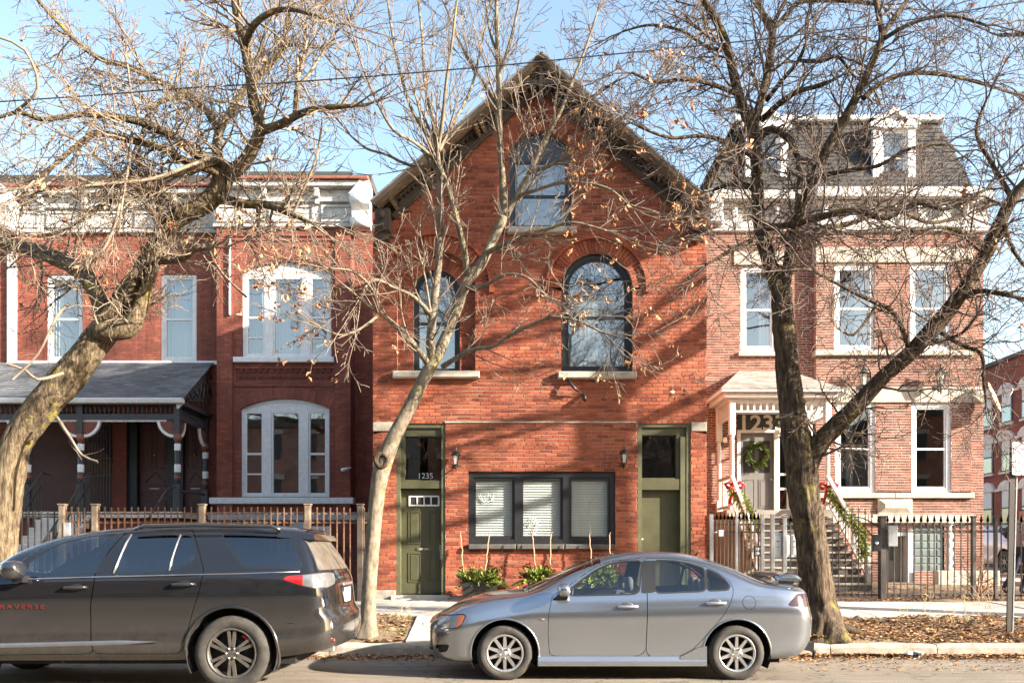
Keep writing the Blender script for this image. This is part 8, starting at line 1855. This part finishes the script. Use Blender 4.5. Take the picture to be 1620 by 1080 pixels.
    for s in (-1, 1):
        m = MB(); y = off[1]+s*.64; m.tube([(XC+2.95, y, 1.715), (XC+3.05, y, 1.75), (XC+3.6, y, 1.762), (XC+4.45, y, 1.748), (XC+4.55, y, 1.71)], [.02,.022,.022,.022,.02], 6); m.build('roof_rail', M['gloss'], T)
    m = MB(); ex = XC+4.62; m.hexa([(ex-.1,Yc-.66,1.63),(ex+.30,Yc-.62,1.60),(ex+.30,Yc+.62,1.60),(ex-.1,Yc+.66,1.63),(ex-.1,Yc-.62,1.705),(ex+.27,Yc-.58,1.665),(ex+.27,Yc+.58,1.665),(ex-.1,Yc+.62,1.705)]); m.build('roof_spoiler', sm, T)
    m = MB(); m.hexa([(XC+4.45,Yc-.03,1.75),(XC+4.65,Yc-.03,1.74),(XC+4.65,Yc+.03,1.74),(XC+4.45,Yc+.03,1.75),(XC+4.58,Yc-.012,1.82),(XC+4.66,Yc-.012,1.82),(XC+4.66,Yc+.012,1.82),(XC+4.58,Yc+.012,1.82)]); m.build('fin_aerial', M['gloss'], T)
    xr = XC+5.16
    m = MB(); m.cbox(xr-.01, xr+.004, Yc-.16, Yc+.16, .90, 1.06, .002); m.build('licence_plate', M['white'], T)
    m = MB(); m.box(xr-.03, xr-.012, Yc-.24, Yc+.24, .87, 1.09); m.build('plate_recess', M['trim'], T)
    m = MB(); m.cbox(xr-.06, xr+.006, Yc-.26, Yc+.26, 1.09, 1.12, .004); m.build('gate_strip', M['alloy'], T)
    m = MB(); m.cbox(xr-.22, xr+.004, Yc-.80, Yc-.60, .51, .54, .006); m.build('reflector', M['lens_red'], T)
    m = MB(); m.cbox(xr-.26, xr-.02, Yc-.68, Yc-.46, .385, .445, .008); m.build('exhaust_trim', M['alloy'], T)
    tx0 = c(30, 961, 9.34); y = sh.yat(tx0[0], tx0[1])+off[1]-.004
    text_mesh('model_lettering', ' '.join('TRAVERSE'), .062, M['badge'], T, FRONT(tx0[0]+off[0], y, tx0[1]+off[2]), .003, 1.35)
    text_mesh('model_lettering', 'TRAVERSE', .05, M['badge'], T, Matrix.Translation((xr-.075, Yc-.52, .79)) @ Matrix.Rotation(math.radians(62), 4, 'Z') @ Matrix.Rotation(math.pi/2, 4, 'X'), .003, 1.4)
    return T
M['dustglass'] = pbr('dusty rear glass', (.13,.115,.095), .22, var=.4, vs_=6, bmp=.05, coat=.3)
M['gloss'] = pbr('gloss black', (.02,.02,.022), .12, var=0, bmp=0, coat=1)
M['calred'] = pbr('red caliper', (.5,.03,.02), .4, var=.1, bmp=0)
M['badge'] = pbr('red badge', (.13,.016,.011), .35, var=0, bmp=0)
build_suv()
# two cars far behind, in the side street
a = build_suv(0, 0, 'small white car parked far behind the iron fence in the side street', False, pbr('white car paint', (.62,.63,.65), .25, var=.1, bmp=0, coat=.8), 'parked_car'); 
b = build_suv(0, 0, 'small dark red car half hidden far behind the iron fence in the side street', False, pbr('red car paint', (.20,.02,.02), .25, var=.1, bmp=0, coat=.8), 'parked_car')
for o, (x, D_), rz_ in ((a, (18.9, 35.2), math.radians(90)), (b, (22.0, 38.5), math.radians(180))):
    pass
a.location = (18.55, 33.2+CY, .69); a.rotation_euler = (0, 0, math.radians(90)); b.location = (18.55, 27.0+CY, .69); b.rotation_euler = (0, 0, math.radians(90))
